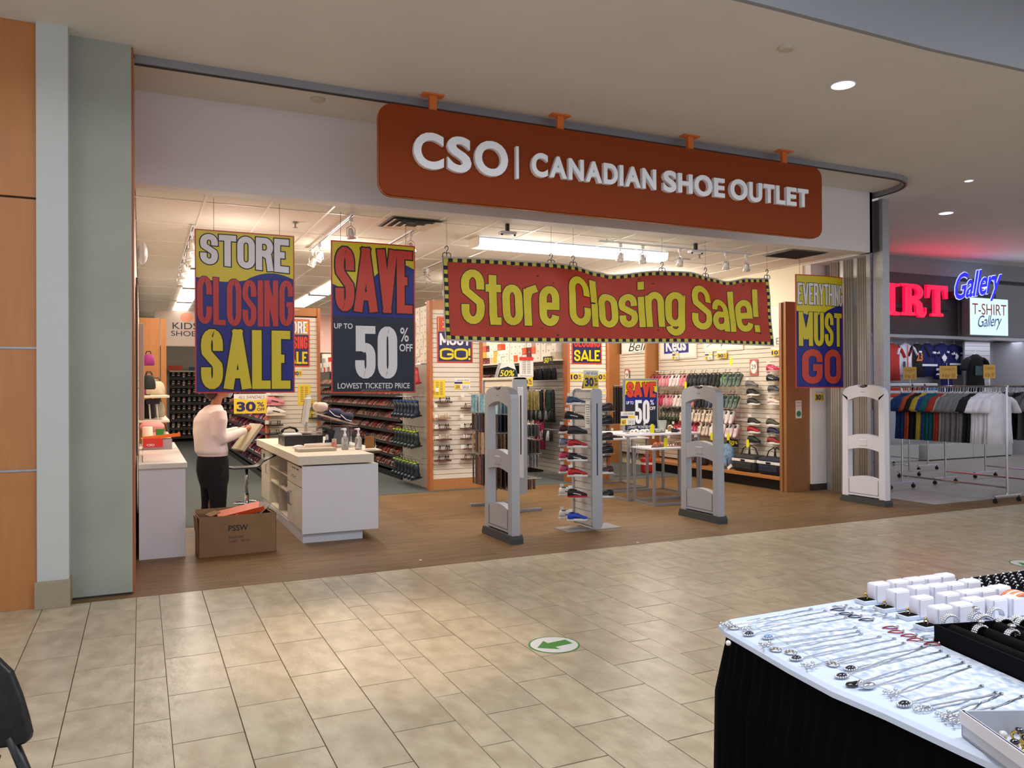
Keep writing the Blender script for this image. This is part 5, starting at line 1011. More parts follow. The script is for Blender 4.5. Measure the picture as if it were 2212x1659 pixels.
TAB=[(6.36,9.50,.935,CRM,WH,30,'white strappy sandal at the left corner of the taller table'),(6.52,9.46,.935,WH,WH,200,'white banded slide at the front of the taller table'),(6.64,9.55,.935,(120,112,104),(170,166,160),15,'silver glittering flat sandal on the taller table'),(6.80,9.52,.935,(90,84,80),(190,186,180),190,'silver beaded slide on the taller table'),(7.12,9.50,.935,BK,RD,8,'black wedge with dark red straps on the taller table'),(7.22,9.80,.935,TN,CRM,40,'cream sandal behind the red wedge'),(6.40,8.98,.775,BR,TN,10,'brown sandal at the left of the lower table'),(6.50,9.13,.775,(110,50,44),RD,20,'maroon sandal at the back of the lower table'),(6.66,8.97,.775,TN,BR,0,'tan flat sandal in the middle of the lower table'),(6.84,9.10,.775,(150,70,60),TN,25,'rust coloured sandal at the back of the lower table'),(6.90,8.94,.775,BK,BK,170,'black wedge sandal at the right of the lower table'),(6.50,10.62,.80,BR,TN,10,'beige clog on the low rear table'),(6.78,10.62,.80,BK,BK,10,'black clog on the low rear table'),(7.05,10.62,.80,GY,CRM,10,'grey clog on the low rear table'),(7.2,9.5,.935,PK,WH,190,'pale pink sandal at the right end of the taller table')]
for i,(x,y,z,a,b,rz,l) in enumerate(TAB): put_shoe(sandal(a,b,.04 if 'wedge' in l or 'clog' in l else 0),(x,y,z),rad(rz),l,None,'sandal','shoe',price=TAGW if i%2==0 else None)
for i,(x,y,z,l) in enumerate([(6.44,8.86,.78,'yellow loop tag at the front left of the lower table'),(6.60,9.40,.94,'yellow loop tag at the front of the taller table')]): t=thing('sale_tag',l,'tag',(x,y,z+.10)); obj('tag',tg,t)
for x,l in ((6.30,'left'),(6.335,'right')): tag(MB((x,9.345,.6)).tube([(x,9.35,.80),(x-.01,9.345,.70),(x-.03,9.343,.60)],.005,5).build('strap',M_lam),'white shoe strap dangling below the taller table, %s one'%l,'strap')
br=thing('belt_rack','chrome rack with black belts behind the framed sale sign','rack',(8.0,12.0,0)); MB((8.0,12,0)).box(7.6,8.4,11.98,12.02,0,.03).tube([(8,12,.03),(8,12,1.62)],.02,8).tube([(7.6,12,1.62),(8.35,12,1.62)],.012,8).build('rack_frame',M_chrome,br)
for i in range(14): x=7.62+.052*i; tag(MB((x,12,1.6)).box(x-.016,x+.016,11.985,12.015,.95,1.60).build('belt',M_black if i%3 else M_dark),'black belt hanging on the chrome rack behind the framed sign','belt','belts on the chrome rack')
t=thing('red_bag','small red and white sports bag on the floor behind the tables','bag',(8.55,12.35,0.004)); MB().box(-.10,.10,-.08,.08,0,.28,.03).build('bag_body',mat('bag_red',(196,40,30),.6),t,smooth=True); MB().box(-.104,.104,-.084,.084,.15,.19).build('white_band',M_card,t); MB().ell((0,0,.33),(.06,.05,.05),10,6).build('top_pouch',mat('bag_red',(196,40,30),.6),t,smooth=True)
# ---- rear left: kids' shoe shelving, maple fin, hanging sign, luggage on the left wall
lf=thing('partition_fin','tall maple veneer fin at the left wall in front of the kids sign','panel',(.15,14,0)); MB((.15,14,0)).box(-.045,.28,14.0,14.03,0,2.75).build('panel',M_wood,lf); MB((.15,14,0)).box(.295,.375,13.98,14.05,0,2.74).build('edge_post',M_wood,lf)
ks=thing('kids_shoe_shelf','tall dark grey shelving of kids shoes at the back left','shelving',(2.0,26.6,0)); ko=(2.0,26.6,0); MB(ko).box(.8,3.4,26.6,26.64,0,2.15).build('back_panel',M_dark,ks); MB(ko).box(.8,3.4,26.2,26.64,2.13,2.17).build('top_board',M_cream,ks)
for i in range(8): z=.12+.255*i; MB(ko).box(.8,3.4,26.2,26.6,z,z+.02).box(.8,3.4,26.19,26.2,z-.02,z+.06).build('shelf',M_dark,ks)
kd=[lowsandal(a,b) for a,b in ((WH,PK),((60,50,50),WH),((100,60,60),CRM),(GY,WH))]
for i in range(8):
    for j in range(17): x=.9+.15*j; o_=obj('kids_shoe',kd[rnd.randrange(4)],None,(x,26.38,.15+.255*i+.10),(0,rad(-60),rad(80))); tag(o_,'small shoe on the dark kids shelving at the back','shoe','kids shoes on the back shelving')
for i,(x,m,l) in enumerate(((1.0,M_boxo,'orange shoebox on top of the kids shelving, left one'),(1.9,M_boxo,'orange shoebox on top of the kids shelving, right one'))): tag(MB((x,26.4,2.17)).box(x-.25,x+.15,26.3,26.5,2.17,2.33).build('shoebox',m),l,'shoebox')
tag(MB((1.5,26.4,2.17)).box(1.35,1.7,26.3,26.5,2.17,2.28,.01).build('toy_truck',mat('toy_blue',(60,90,120),.5)),'small blue bundle on top of the kids shelving','box')
kg=thing('hanging_sign','hanging pale sign reading KIDS SHOES at the back left','sign',(1.0,20,2.60)); MB().box(-.72,.42,0,.02,0,.83,.005).build('board',mat('sign_pale',(196,176,164),.5),kg); MB().box(-.70,.40,-.004,0,.02,.81).build('face',mat('sign_pale2',(206,186,174),.5),kg); txt(kg,"KIDS'",-.33,.27,.40,.56,M_ct,-.007,off=0); txt(kg,'SHOES',-.36,.27,.24,.36,M_ct,-.007,off=0); MB().prism([(-.03+.14*math.cos(i*PI/12),.68+.11*math.sin(i*PI/12)) for i in range(24)],'y',-.007,-.004).build('round_mark',mat('mark_coral',(236,150,120),.5),kg)
MB().tube([(-.3,.01,.83),(-.35,.01,.86)],.004,5).tube([(-.3,.01,.83),(-.3,.01,.9)],.004,5).build('cord',M_steel,kg)
mg=thing('hanging_sign','pale pink hanging sign left of the dark SAVE poster','sign',(4.05,20,2.5)); MB().box(-.5,.5,0,.02,0,1.0,.005).build('board',mat('sign_pink',(232,190,180),.5),mg); MB().box(-.52,.52,-.01,.03,.96,1.0).build('top_bar',M_lam,mg); txt(mg,"MEN'S",-.38,.10,.42,.54,mat('sign_pink_print',(240,214,206),.5),-.003,off=.03); MB().prism([(-.30+.12*math.cos(i*PI/12),.78+.10*math.sin(i*PI/12)) for i in range(24)],'y',-.003,-.001).build('round_mark',mat('mark_teal',(150,196,196),.5),mg)
sw_=thing('slatwall_display','cream slatwall with shelves of bags along the left wall','display wall',(-.03,12.2,0)); so=(-.03,12.2,0); MB(so).box(-.045,-.03,9.0,13.98,.92,2.75).build('backing',M_groove,sw_)
me=MB().box(0,.006,0,4.9,.004,.072).mesh('slat',M_slat)
for i in range(23): obj('slat',me,sw_,(0,9.05-12.2,.93+i*.0762))
for y0_,y1_,z in ((11.3,13.7,1.52),(11.3,13.6,1.20)): MB(so).box(-.03,.34,y0_,y1_,z-.03,z,.003).build('shelf',M_cream,sw_)
def softbag(label,loc,c,r,name='handbag',handle=True,cat='bag'):
    t=thing(name,label,cat,loc); m=mat('soft_%d_%d_%d'%c,c,.75,noise=(12,.2)); w,d_,h=r
    MB().lathe([(.85,0),(1,.12*h),(.97,.5*h),(.8,.85*h),(.5,h)],(0,0,0),14,w,d_).build('bag_body',m,t,smooth=True)
    if handle: MB().tube([(-w*.5,0,h*.9),(-w*.3,0,h*1.25),(w*.3,0,h*1.25),(w*.5,0,h*.9)],.008,6).build('handle',M_black,t)
    return t
softbag('cream straw bag on the upper shelf of the left wall',(.20,12.9,1.52),(214,196,168),(.13,.12,.20)); softbag('magenta bag behind the cream straw bag',(.10,13.3,1.52),(170,60,120),(.09,.1,.22)); softbag('dark backpack hanging high on the left wall',(.10,12.2,1.60),(28,34,32),(.09,.09,.20),'backpack'); softbag('purple pouch hanging on the left wall',(.10,12.4,1.94),(150,40,120),(.08,.08,.16),'pouch'); softbag('grey and white helmet-like bag on the upper shelf',(.12,13.55,1.52),(160,156,150),(.12,.1,.27))
softbag('beige backpack on the lower shelf of the left wall',(.22,12.6,1.20),(176,166,140),(.10,.1,.22),'backpack'); softbag('large black travel bag on the lower shelf',(.08,12.1,1.20),(24,22,22),(.11,.14,.26),'travel_bag'); softbag('large beige tote under the shelves of the left wall',(.26,11.9,.60),(196,184,160),(.14,.12,.42),'tote_bag')
tr2=thing('trolley_case','dark trolley case with long pull handle by the left wall','suitcase',(.16,11.75,.004)); MB().box(-.13,.10,-.10,.12,.0,.75,.03).build('case_body',M_dark,tr2,smooth=True); MB().tube([(-.02,-.06,.75),(-.06,-.08,1.42)],.010,6).tube([(.08,-.06,.75),(.03,-.08,1.42)],.010,6).build('pull_handle',M_lam,tr2); MB().box(-.10,.07,-.11,-.05,1.40,1.47,.01).build('grip',mat('grip_navy',(34,32,60),.5),tr2)
for i,(y,c) in enumerate(((10.0,(150,130,120)),(10.35,(120,110,116)),(10.7,(190,170,160)))): tag(MB((.03,y,1.1)).box(-.02,.035,y-.1,y+.1,1.25,2.35,.01).build('garment_bag',mat('gb_%d'%i,c,.8)),'flat %s garment cover hanging on the left wall'%['brown','mauve','pale'][i],'garment cover')
# ================================================================== SHOP CEILING FITTINGS
def wraplight(label,x0,x1,y0,y1,z0,z1,along,m=M_glowc,group=None):
    cx,cy=(x0+x1)/2,(y0+y1)/2; t=thing('ceiling_light',label,'light',(cx,cy,z0),0,group); o_=(cx,cy,z0)
    MB(o_).box(x0+.05,x1-.05,y0+.05,y1-.05,z0+(z1-z0)*.7,z1,.003).build('housing',M_lam,t)
    if along=='x':
        p=[(y0,z1-.02),(y0+.012,z0+.02),(y0+.05,z0),(y1-.05,z0),(y1-.012,z0+.02),(y1,z1-.02)]
        MB(o_).prism(p,'x',x0+.02,x1-.02).build('diffuser',m,t)
        for a,b_ in ((x0,x0+.02),(x1-.02,x1)): MB(o_).prism([(y0-.004,z1),(y0+.008,z0+.016),(y0+.048,z0-.004),(y1-.048,z0-.004),(y1-.008,z0+.016),(y1+.004,z1)],'x',a,b_).build('end_cap',M_cream,t)
        mb=MB(); n=int((x1-x0)/.03)
        for i in range(n): mb.box(x0+.03+.03*i,x0+.036+.03*i,y0-.001,y0+.004,z0+.01,z1-.03)
        mb.build('prism_ribs',m,t,kind='stuff')
    else:
        MB(o_).box(x0,x1,y0,y1,z0,z0+.012).build('diffuser',m,t)
        n=int((y1-y0)/.61)
        for i in range(n+1): MB(o_).box(x0-.004,x1+.004,y0+i*(y1-y0)/n-.012,y0+i*(y1-y0)/n+.012,z0-.006,z0+.02).build('frame_bar',M_steel,t)
    return t
wraplight('long wraparound fluorescent light with prismatic cover above the red banner',3.78,6.66,9.05,9.35,3.36,3.478,'x')
for y in (10.6,13.2,15.8,18.4): wraplight('recessed fluorescent panel in the row over the left aisle',.70,1.00,y,y+2.4,3.455,3.477,'y',mat('panel_glow',(255,246,232),.5,emit=4),'fluorescent panels over the left aisle')
for y in (13.4,16.0,18.6): wraplight('recessed fluorescent panel in the row over the sandal aisle',3.02,3.38,y,y+2.4,3.455,3.477,'y',mat('panel_glow',(255,246,232),.5,emit=4),'fluorescent panels over the sandal aisle')
def track(label,p0,p1,z=3.455):
    x0,y0=p0;x1,y1=p1; t=thing('light_track',label,'track',((x0+x1)/2,(y0+y1)/2,z)); v=Vector((x1-x0,y1-y0,0)); L=v.length; a=math.atan2(v.y,v.x)
    MB().obox((0,0,0),(L,.035,.02),(0,0,a),.003).build('rail',M_lam,t); MB().obox((0,0,-.011),(L,.010,.003),(0,0,a)).build('groove',M_dark,t)
    for s in (-.45,.45): MB().tube([(v.x*s,v.y*s,.01),(v.x*s,v.y*s,.026)],.01,6).build('ceiling_clip',M_lam,t)
track('track over the left counter with spotlights',(.545,9.7),(.545,13.3)); track('track behind the SAVE poster with spotlights',(2.05,8.35),(2.05,10.75)); track('short track right of the SAVE poster',(2.9,8.9),(2.9,9.9)); track('long track above the right half of the banner',(5.25,8.62),(7.75,8.62)); track('short track behind the banner top',(4.0,10.6),(4.0,11.8))
def spot(x,y,label,dirv=(0,.5,-1),on=1,z=3.44):
    t=thing('spotlight',label,'spotlight',(x,y,z)); a=Vector(dirv).normalized()
    MB().box(-.02,.02,-.015,.015,-.05,.0,.003).tube([(0,0,-.05),(0,0,-.09)],.008,6).build('stem',M_lam,t)
    n_=Vector((1,0,0)); MB().tube([(0,0,-.09),(.045,0,-.12),(.045,0,-.20),(.02,0,-.22)],.005,5).tube([(0,0,-.09),(-.045,0,-.12),(-.045,0,-.20),(-.02,0,-.22)],.005,5).build('yoke',M_chrome,t)
    c=Vector((0,0,-.17)); MB().tube([c-a*.05,c-a*.03,c+a*.01,c+a*.06],[.02,.028,.036,.052],14).build('lamp_head',mat('lamp_head_pearl',(210,204,196),.25,.3),t,smooth=True)
    if on: MB().tube([c+a*.058,c+a*.062],.046,14).build('lens',M_glow,t); lamp('SPOT','spot_light',tuple(Vector((x,y,z))+c+a*.08),on,(255,222,180),.04,None,spot=70,blend=.7,target=tuple(Vector((x,y,z))+c+a))
for i,(y,o_) in enumerate(((9.95,26),(10.6,26),(11.8,14),(12.5,0),(13.1,14))): spot(.545,y,'spotlight on the track over the left counter, %s from the front'%['first','second','third','fourth','last'][i],(.3,.25,-1),o_)
spot(2.05,8.45,'unlit looking spotlight right above the SAVE poster',(.2,.3,-1),0); spot(2.05,10.1,'lit spotlight at the left edge of the SAVE poster',(-.5,.1,-1),22); spot(2.05,10.55,'far spotlight left of the SAVE poster',(-.4,.3,-1),14); spot(2.9,9.0,'lit spotlight just right of the SAVE poster',(.35,.1,-1),26)
for i,(px,o_,d_) in enumerate(((1340,22,(.1,.5,-.9)),(1388,10,(.3,.4,-1)),(1468,10,(.2,.5,-1)),(1568,30,(.3,.35,-1)),(1612,10,(.4,.4,-1)))): p=at(px,530,'y',8.62); spot(p.x,8.62,'spotlight on the long track above the banner, %s from the left'%['first','second','third','fourth','fifth'][i],d_,o_)
spot(4.0,10.8,'small spotlight behind the banner top, near one',(.5,.3,-1),10); spot(4.0,11.6,'small spotlight behind the banner top, far one',(.6,.3,-1),0)
v=thing('ceiling_vent','square four-way ceiling diffuser behind the orange sign','vent',(2.80,8.68,3.477))
MB().box(-.31,.31,-.3,.3,-.002,.0).build('frame',M_steel,v)
for k,(r_,z) in enumerate(((.28,-.022),(.20,-.03),(.12,-.038))):
    MB().add([(-r_,-r_,z),(r_,-r_,z),(r_,r_,z),(-r_,r_,z),(-r_+.055,-r_+.055,z+.018),(r_-.055,-r_+.055,z+.018),(r_-.055,r_-.055,z+.018),(-r_+.055,r_-.055,z+.018)],[(0,1,5,4),(1,2,6,5),(2,3,7,6),(3,0,4,7)]).build('cone_blade',M_cream,v)
MB().box(-.285,.285,-.285,.285,-.003,-.0025).build('dark_throat',M_dark,v)
v=thing('return_grille','dark slotted return air grille at the right of the shop ceiling','vent',(8.42,8.50,3.476)); MB().box(-.33,.33,-.30,.30,-.006,0).build('frame',M_steel,v)
for i in range(20): MB().obox((0,-.27+.028*i,-.01),(.60,.016,.003),(rad(35),0,0)).build('blade',mat('grille_brown',(96,84,68),.6),v)
for (x,y),l in (((1.585,9.14),'between the two hanging posters'),((4.16,12.2),'above the red shoeboxes'),((7.18,9.05),'above the right half of the banner')): s_=thing('sprinkler','small metal ceiling sprinkler '+l,'sprinkler',(x,y,3.476)); MB().lathe([(.035,0),(.034,-.006),(.01,-.01),(.01,-.05),(.03,-.055),(.03,-.058)],n=12).build('sprinkler_head',M_steel,s_)
for x,y,l in ((3.81,8.25,'above the banner left of the fluorescent light'),(6.60,8.40,'above the banner near the long track')):
    s_=thing('sensor','small black and white ceiling sensor '+l,'sensor',(x,y,3.478)); MB().box(-.02,.02,-.02,.02,-.09,0,.004).build('bracket',M_black,s_); MB().box(-.10,.10,-.05,.05,-.125,-.09,.01).build('sensor_body',M_lam,s_); 
    for q_ in (-.08,.08): MB().ell((q_,-.03,-.13),(.014,.014,.014),8,5).build('eye',M_black,s_)
tag(MB((7.3,9.6,3.477)).lathe([(.12,0),(.12,-.01),(.10,-.014)],(7.3,9.6,3.477),24).build('ceiling_speaker',M_lam),'round white ceiling speaker behind the long track','speaker')
tag(MB((.01,9.3,3.0)).ell((.02,9.3,3.05),(.05,.12,.12),16,10).build('round_mirror',mat('mirror_white',(190,190,190),.3),smooth=True),'round pale dome high on the left shop wall','mirror')
for x,y,l in ((4.67,4.78,'near the grey ceiling edge'),(1.50,7.45,'inside the gate track')): tag(MB((x,y,ZC)).lathe([(.07,0),(.07,-.012),(.05,-.025)],(x,y,ZC),20).build('smoke_detector',mat('detector',(200,190,176),.6)),'flat round white detector on the mall ceiling '+l,'detector')
for x,y,r_,l in ((5.71,5.17,.10,'large near one'),(11.43,8.36,.10,'lower one beyond the track corner'),(9.9,6.91,.05,'small one at the right')):
    t=thing('downlight','round recessed downlight in the mall ceiling, '+l,'light',(x,y,ZC)); MB().lathe([(r_+.012,0),(r_+.012,-.004),(r_,-.006)],n=28).build('trim_ring',M_lam,t); MB().cyl((0,0,-.009),r_,.003,28).build('lens',M_glowd,t)
t=thing('ceiling_hatch','pale square ceiling panel at the top edge of the frame','panel',(4.4,3.1,5.395)); MB().box(-.4,.4,-.3,.3,-.01,0).build('panel',M_pw,t)
# ================================================================== T-SHIRT SHOP
fw=struct(MB().box(16.08,24,11.5,11.7,2.66,3.86).build('wall_back',M_gceil)); struct(MB().box(9.7,24,11.5,11.7,3.95,ZC).build('wall_back',M_gceil)); struct(MB().box(16.08,24,11.75,11.9,3.86,ZC).build('wall_back',mat('recess_grey',(120,122,124),.8)))
struct(MB().box(10,16.08,11.5,11.7,2.66,3.95).build('wall_back',mat('fascia_dark',(70,62,68),.5))); struct(MB().box(10,19,11.44,11.7,2.60,2.66).build('trim_8',M_alum))
struct(MB().box(10,19.2,12.4,12.5,0,2.7).build('wall_back',mat('shop_grey_wall',(186,182,190),.6))); struct(MB().box(18.6,18.95,11.5,12.4,0,2.62).build('wall_right',mat('pier_grey',(196,196,200),.6))); struct(MB().box(18.95,24,12.0,12.1,0,2.66).build('wall_back',mat('taupe_wall',(112,104,92),.7)))
struct(MB().box(10,24,11.7,14,2.66,2.7).build('ceiling',M_gceil)); struct(MB().box(21.5,24,11.3,11.5,3.55,ZC).build('wall_back',mat('blue_panel',(18,28,110),.5)))
lamp('AREA','shop_lamp',(14.5,11.75,2.6),26,(226,230,250),4.5,.4); lamp('AREA','shop_lamp',(17.6,11.75,2.6),8,(226,230,250),2.0,.4)
M_neonr=mat('neon_red',(255,14,72),.4,emit=1.0); M_neonb=mat('neon_blue',(28,30,235),.4,emit=1.0); M_neonw=mat('neon_rim',(255,150,175),.4,emit=1.0); M_neonw2=mat('neon_rim_blue',(200,210,255),.4,emit=1.0)
rs=thing('neon_sign','large glowing red slab letters ending in IRT on the dark fascia','sign',(14,11.4,3.0)); ns=(14,11.4,3.0)
def slab(ch,x0,x1,z0,z1,s=.055):
    w=x1-x0; h=z1-z0; st=w*.36; c=(x0+x1)/2; mb=MB(ns)
    def P(poly): mb.prism(poly,'y',11.36,11.42)
    if ch=='I': P([(x0,z0),(x1,z0),(x1,z0+s),(c+st/2,z0+s*1.4),(c+st/2,z1-s*1.4),(x1,z1-s),(x1,z1),(x0,z1),(x0,z1-s),(c-st/2,z1-s*1.4),(c-st/2,z0+s*1.4),(x0,z0+s)])
    if ch=='H':
        for a in (x0,x0+w*.56): P([(a,z0),(a+w*.44,z0),(a+w*.44,z0+s),(a+w*.34,z0+s),(a+w*.34,z1-s),(a+w*.44,z1-s),(a+w*.44,z1),(a,z1),(a,z1-s),(a+w*.1,z1-s),(a+w*.1,z0+s),(a,z0+s)])
        P([(x0+w*.3,z0+h*.44),(x0+w*.7,z0+h*.44),(x0+w*.7,z0+h*.56),(x0+w*.3,z0+h*.56)])
    if ch=='T': st=w*.28; P([(c-st,z0),(c+st,z0),(c+st,z0+s),(c+st/2,z0+s*1.3),(c+st/2,z1-s*1.6),(x1-w*.2,z1-s*1.8),(x1-w*.13,z1-h*.42),(x1,z1-h*.42),(x1,z1),(x0,z1),(x0,z1-h*.42),(x0+w*.13,z1-h*.42),(x0+w*.2,z1-s*1.8),(c-st/2,z1-s*1.6),(c-st/2,z0+s*1.3),(c-st,z0+s)])
    if ch=='R':
        P([(x0,z0),(x0+w*.56,z0),(x0+w*.56,z0+s),(x0+w*.42,z0+s*1.3),(x0+w*.42,z1-s*1.3),(x0+w*.14,z1-s*1.3),(x0+w*.14,z0+s*1.3),(x0,z0+s)]); 
        arc=[(x0+w*.55+w*.33*math.cos(rad(a)),z0+h*.745+h*.255*math.sin(rad(a))) for a in range(90,-91,-15)]; inn=[(x0+w*.50+w*.13*math.cos(rad(a)),z0+h*.745+h*.13*math.sin(rad(a))) for a in range(-90,91,15)]
        P([(x0,z1),]+arc+[(x0+w*.42,z0+h*.49),(x0+w*.42,z0+h*.615)]+inn+[(x0+w*.42,z1-s*1.6),(x0+w*.14,z1-s),(x0,z1-s)])
        P([(x0+w*.42,z0+h*.5),(x0+w*.70,z0+h*.5),(x0+w*.84,z0+h*.38),(x0+w*.86,z0+h*.16),(x0+w*.90,z0+h*.09),(x0+w*.95,z0+h*.13),(x0+w*.95,z0+h*.27),(x1,z0+h*.27),(x1,z0+h*.07),(x0+w*.9,z0-.03),(x0+w*.72,z0-.03),(x0+w*.60,z0+h*.06),(x0+w*.58,z0+h*.30),(x0+w*.52,z0+h*.38),(x0+w*.42,z0+h*.38)])
    return mb
q=lambda px,py:at(px,py,'y',11.39)
for ch,a,b_ in (('I',1911,1941),('R',1944,1998.7),('T',1999.2,2045)):
    zt=q((a+b_)/2,612+(a-1912)*.055).z; zb=q((a+b_)/2,680.5+(a-1912)*.035).z; slab(ch,q(a,640).x,q(b_,640).x,zb,zt).build('letter',M_neonr,rs)
MB(ns).box(12.6,15.75,11.42,11.5,3.2,3.3).build('mounting_rail',M_dark,rs)
lamp('AREA','neon_spill',(14.7,11.1,3.5),13,(255,40,90),2.6,.5,(-112,0,0))
gs=thing('neon_sign','glowing blue Gallery script sign above the light box','sign',(16.8,11.2,3.4)); gy=11.2
a0=at(2062,652,'y',gy); a1=at(2163,602,'y',gy)
def gd(p): x,y,z=p; return (x,y,z+(x-a0.x+16.8)*0+ (x+16.8-a0.x)*.22)
W_=a1.x-a0.x
for off,y,m,nm in ((.034,0,M_neonw2,'script_rim'),(.012,-.012,M_neonb,'script')):
    vs,fs=textmesh('Gallery',off,.35,.92,3); ax=min(v[0] for v in textmesh('Gallery',.012,.35,.92,3)[0]); bx=max(v[0] for v in textmesh('Gallery',.012,.35,.92,3)[0])
    k=W_/(bx-ax); MB().add([((v[0]-ax)*k+a0.x-16.8,y,(v[1])*k*1.35+(v[0]-ax)*k*.17+a0.z+.05-3.4) for v in vs],fs).build(nm,m,gs)
MB((16.8,gy,3.4)).box(a0.x+.1,a1.x-.1,gy+.06,11.5,3.45,3.6).build('bracket',M_dark,gs)
lb=thing('light_box','bright white light box reading T-SHIRT Gallery','sign',(17.0,11.2,2.7)); c0=at(2094,641,'y',11.2); c1=at(2178,727,'y',11.2); c2=at(2178,647,'y',11.2); c3=at(2094,724,'y',11.2)
MB((17.0,11.2,2.7)).box(c0.x,c1.x,11.2,11.38,c3.z,c0.z,.006).build('casing',M_steel,lb); MB((17.0,11.2,2.7)).box(c0.x+.015,c1.x-.015,11.192,11.2,c3.z+.015,c0.z-.015).build('face',mat('lightbox_face',(206,240,236),.4,emit=.85),lb); 
MB((17.0,11.2,2.7)).box(c0.x+.3,c0.x+.36,11.38,11.49,c3.z+.3,c0.z-.3).box(c1.x-.36,c1.x-.3,11.38,11.49,c3.z+.3,c0.z-.3).build('wall_bracket',M_steel,lb)
w=c1.x-c0.x; xo=c0.x-17.0; zo=c3.z-2.7; h=c0.z-c3.z
txt(lb,'T-SHIRT',xo+w*.06,xo+w*.94,zo+h*.55,zo+h*.84,mat('print_brick',(150,30,30),.4,emit=.25),-.012,off=.0)
vs,fs=textmesh('Gallery',.0,.35,.92,3); ax=min(v[0] for v in vs); bx=max(v[0] for v in vs); k=w*.62/(bx-ax); MB().add([((v[0]-ax)*k+xo+w*.2,-.012,v[1]*k*1.2+(v[0]-ax)*k*.06+zo+h*.22) for v in vs],fs).build('lettering',mat('print_blue',(10,50,140),.4,emit=.25),lb)
lamp('AREA','light_box_light',(17.0,11.1,3.1),10,(226,245,255),1.2,.8,(-90,0,0))
es=thing('exit_sign','small red exit sign at the right edge','sign',(18.8,11.47,2.9)); MB().box(0,.5,0,.03,0,.17,.003).build('casing',mat('exit_red',(170,30,50),.4,emit=.4),es); txt(es,'EXIT',.08,.42,.03,.14,mat('exit_letters',(230,120,130),.4,emit=.6),-.003,off=.02)
# shirts
def tee(c,sl=1.0,long=.70,stripe=None,name='shirt'):
    m=mat('tee_%d_%d_%d'%c,c,.9,noise=(6,.12)); mb=MB(); n=20
    def rg(z,rx,ry,f=0): return [(rx*math.cos(2*PI*i/n),ry*math.sin(2*PI*i/n)*(1+f*math.sin(5*i+z*7)),z) for i in range(n)]
    mb.loft([rg(-.005,.075,.022),rg(-.025,.10,.026),rg(-.05,.175,.03),rg(-.085,.215,.034),rg(-.2,.215,.042,.15),rg(-.42,.22,.045,.35),rg(-long,.235,.05,.45)])
    sm=MB()
    for s in (1,): sm.tube([(s*.18,0,-.075),(s*.235,0,-.12),(s*.30,0,-.235),(s*.318,0,-.27)],[(.05,.030),(.068,.032),(.078,.030),(.080,.028)],10)
    return mb.mesh('torso',m,True),sm.mesh('sleeve',m,True)
hgr=MB().tube([(-.19,0,-.075),(0,0,.015),(.19,0,-.075)],.007,6).tube([(0,0,.015),(0,0,.055),(.012,0,.075),(.0,0,.088),(-.014,0,.08)],.0035,5).mesh('hanger',M_lam)
_te={}
def shirt(c,loc,label,group=None,rz=0,long=.70,name='t_shirt'):
    k=(c,long)
    if k not in _te: _te[k]=tee(c,long=long)
    t=thing(name,label,'shirt',loc,rz,group); obj('torso',_te[k][0],t); obj('sleeve',_te[k][1],t); obj('sleeve',_te[k][1],t,(0,0,0),(0,0,PI)); obj('hanger',hgr,t); return t
def rack(label,x,y0,y1,zr=1.58,shirts=(),w=.28,gl=''):
    t=thing('clothes_rack',label,'clothes rack',(x,(y0+y1)/2,0)); o_=(x,(y0+y1)/2,0); MB(o_).tube([(x,y0-.02,zr),(x,y1+.02,zr)],.016,10).build('top_rail',M_chrome,t)
    for y in (y0,y1):
        MB(o_).tube([(x,y,.10),(x,y,zr)],.016,10).build('post',M_chrome,t); f=MB(o_).box(x-w,x+w,y-.018,y+.018,.085,.11,.003).build('foot_bar',M_chrome,t)
        for s in (-1,1): MB(o_).tube([(x+s*(w-.03)-.012,y,.032),(x+s*(w-.03)+.012,y,.032)],.032,14).tube([(x+s*(w-.03),y,.04),(x+s*(w-.03),y,.085)],.008,6).build('caster',M_black,f)
    MB(o_).tube([(x,y0,.20),(x,y1,.20)],.012,8).build('lower_rail',M_chrome,t)
    return t
nearrack=[((232,230,240),'white',8),((16,16,20),'black',2),((128,126,130),'grey',9),((176,170,160),'pale grey',1),((170,52,36),'rust red',2),((16,96,104),'teal',4),((20,60,170),'royal blue',1),((196,168,56),'mustard yellow',2),((22,20,20),'deep black',3),((196,84,50),'orange',2),((22,60,120),'dark blue',4)]
rack('nearest chrome clothes rack on casters right of the folded gate',10.70,6.95,8.60); y=7.05
tot=sum(n for _,_,n in nearrack); dy=1.50/(tot-1)
for c,nm,n in nearrack:
    for k in range(n):
        t=shirt(c,(10.70+rnd.uniform(-.012,.012),y,1.49),'%s T-shirt on the nearest clothes rack'%nm,'%s T-shirts on the nearest rack'%nm if n>1 else None,rnd.uniform(-.12,.12)); y+=dy
t=rack('clothes rack with yellow and red shirts behind the nearest one',10.28,8.95,9.75)
for i,c in enumerate([(190,150,50),(120,30,24),(130,36,26),(60,110,160),(50,100,150),(120,160,200),(40,90,150)]): shirt(c,(10.28,9.02+.10*i,1.49),['yellow','dark red','dark red','light blue','light blue','pale blue','light blue'][i]+' shirt on the rack behind the nearest one','%s shirts on the second rack'%['yellow','dark red','dark red','light blue','light blue','pale blue','light blue'][i],rnd.uniform(-.1,.1))
rack('third clothes rack at the right edge',11.86,7.0,8.72)
for i in range(12): c=[(16,16,18),(120,120,124),(90,90,96)][i%3]; shirt(c,(11.86,7.15+.13*i,1.49),['black','mid grey','dark grey'][i%3]+' shirt on the third rack at the right edge','%s shirts on the third rack'%['black','mid grey','dark grey'][i%3],rnd.uniform(-.1,.1))
rack('far clothes rack behind the third one',13.27,7.6,9.0,w=.30)
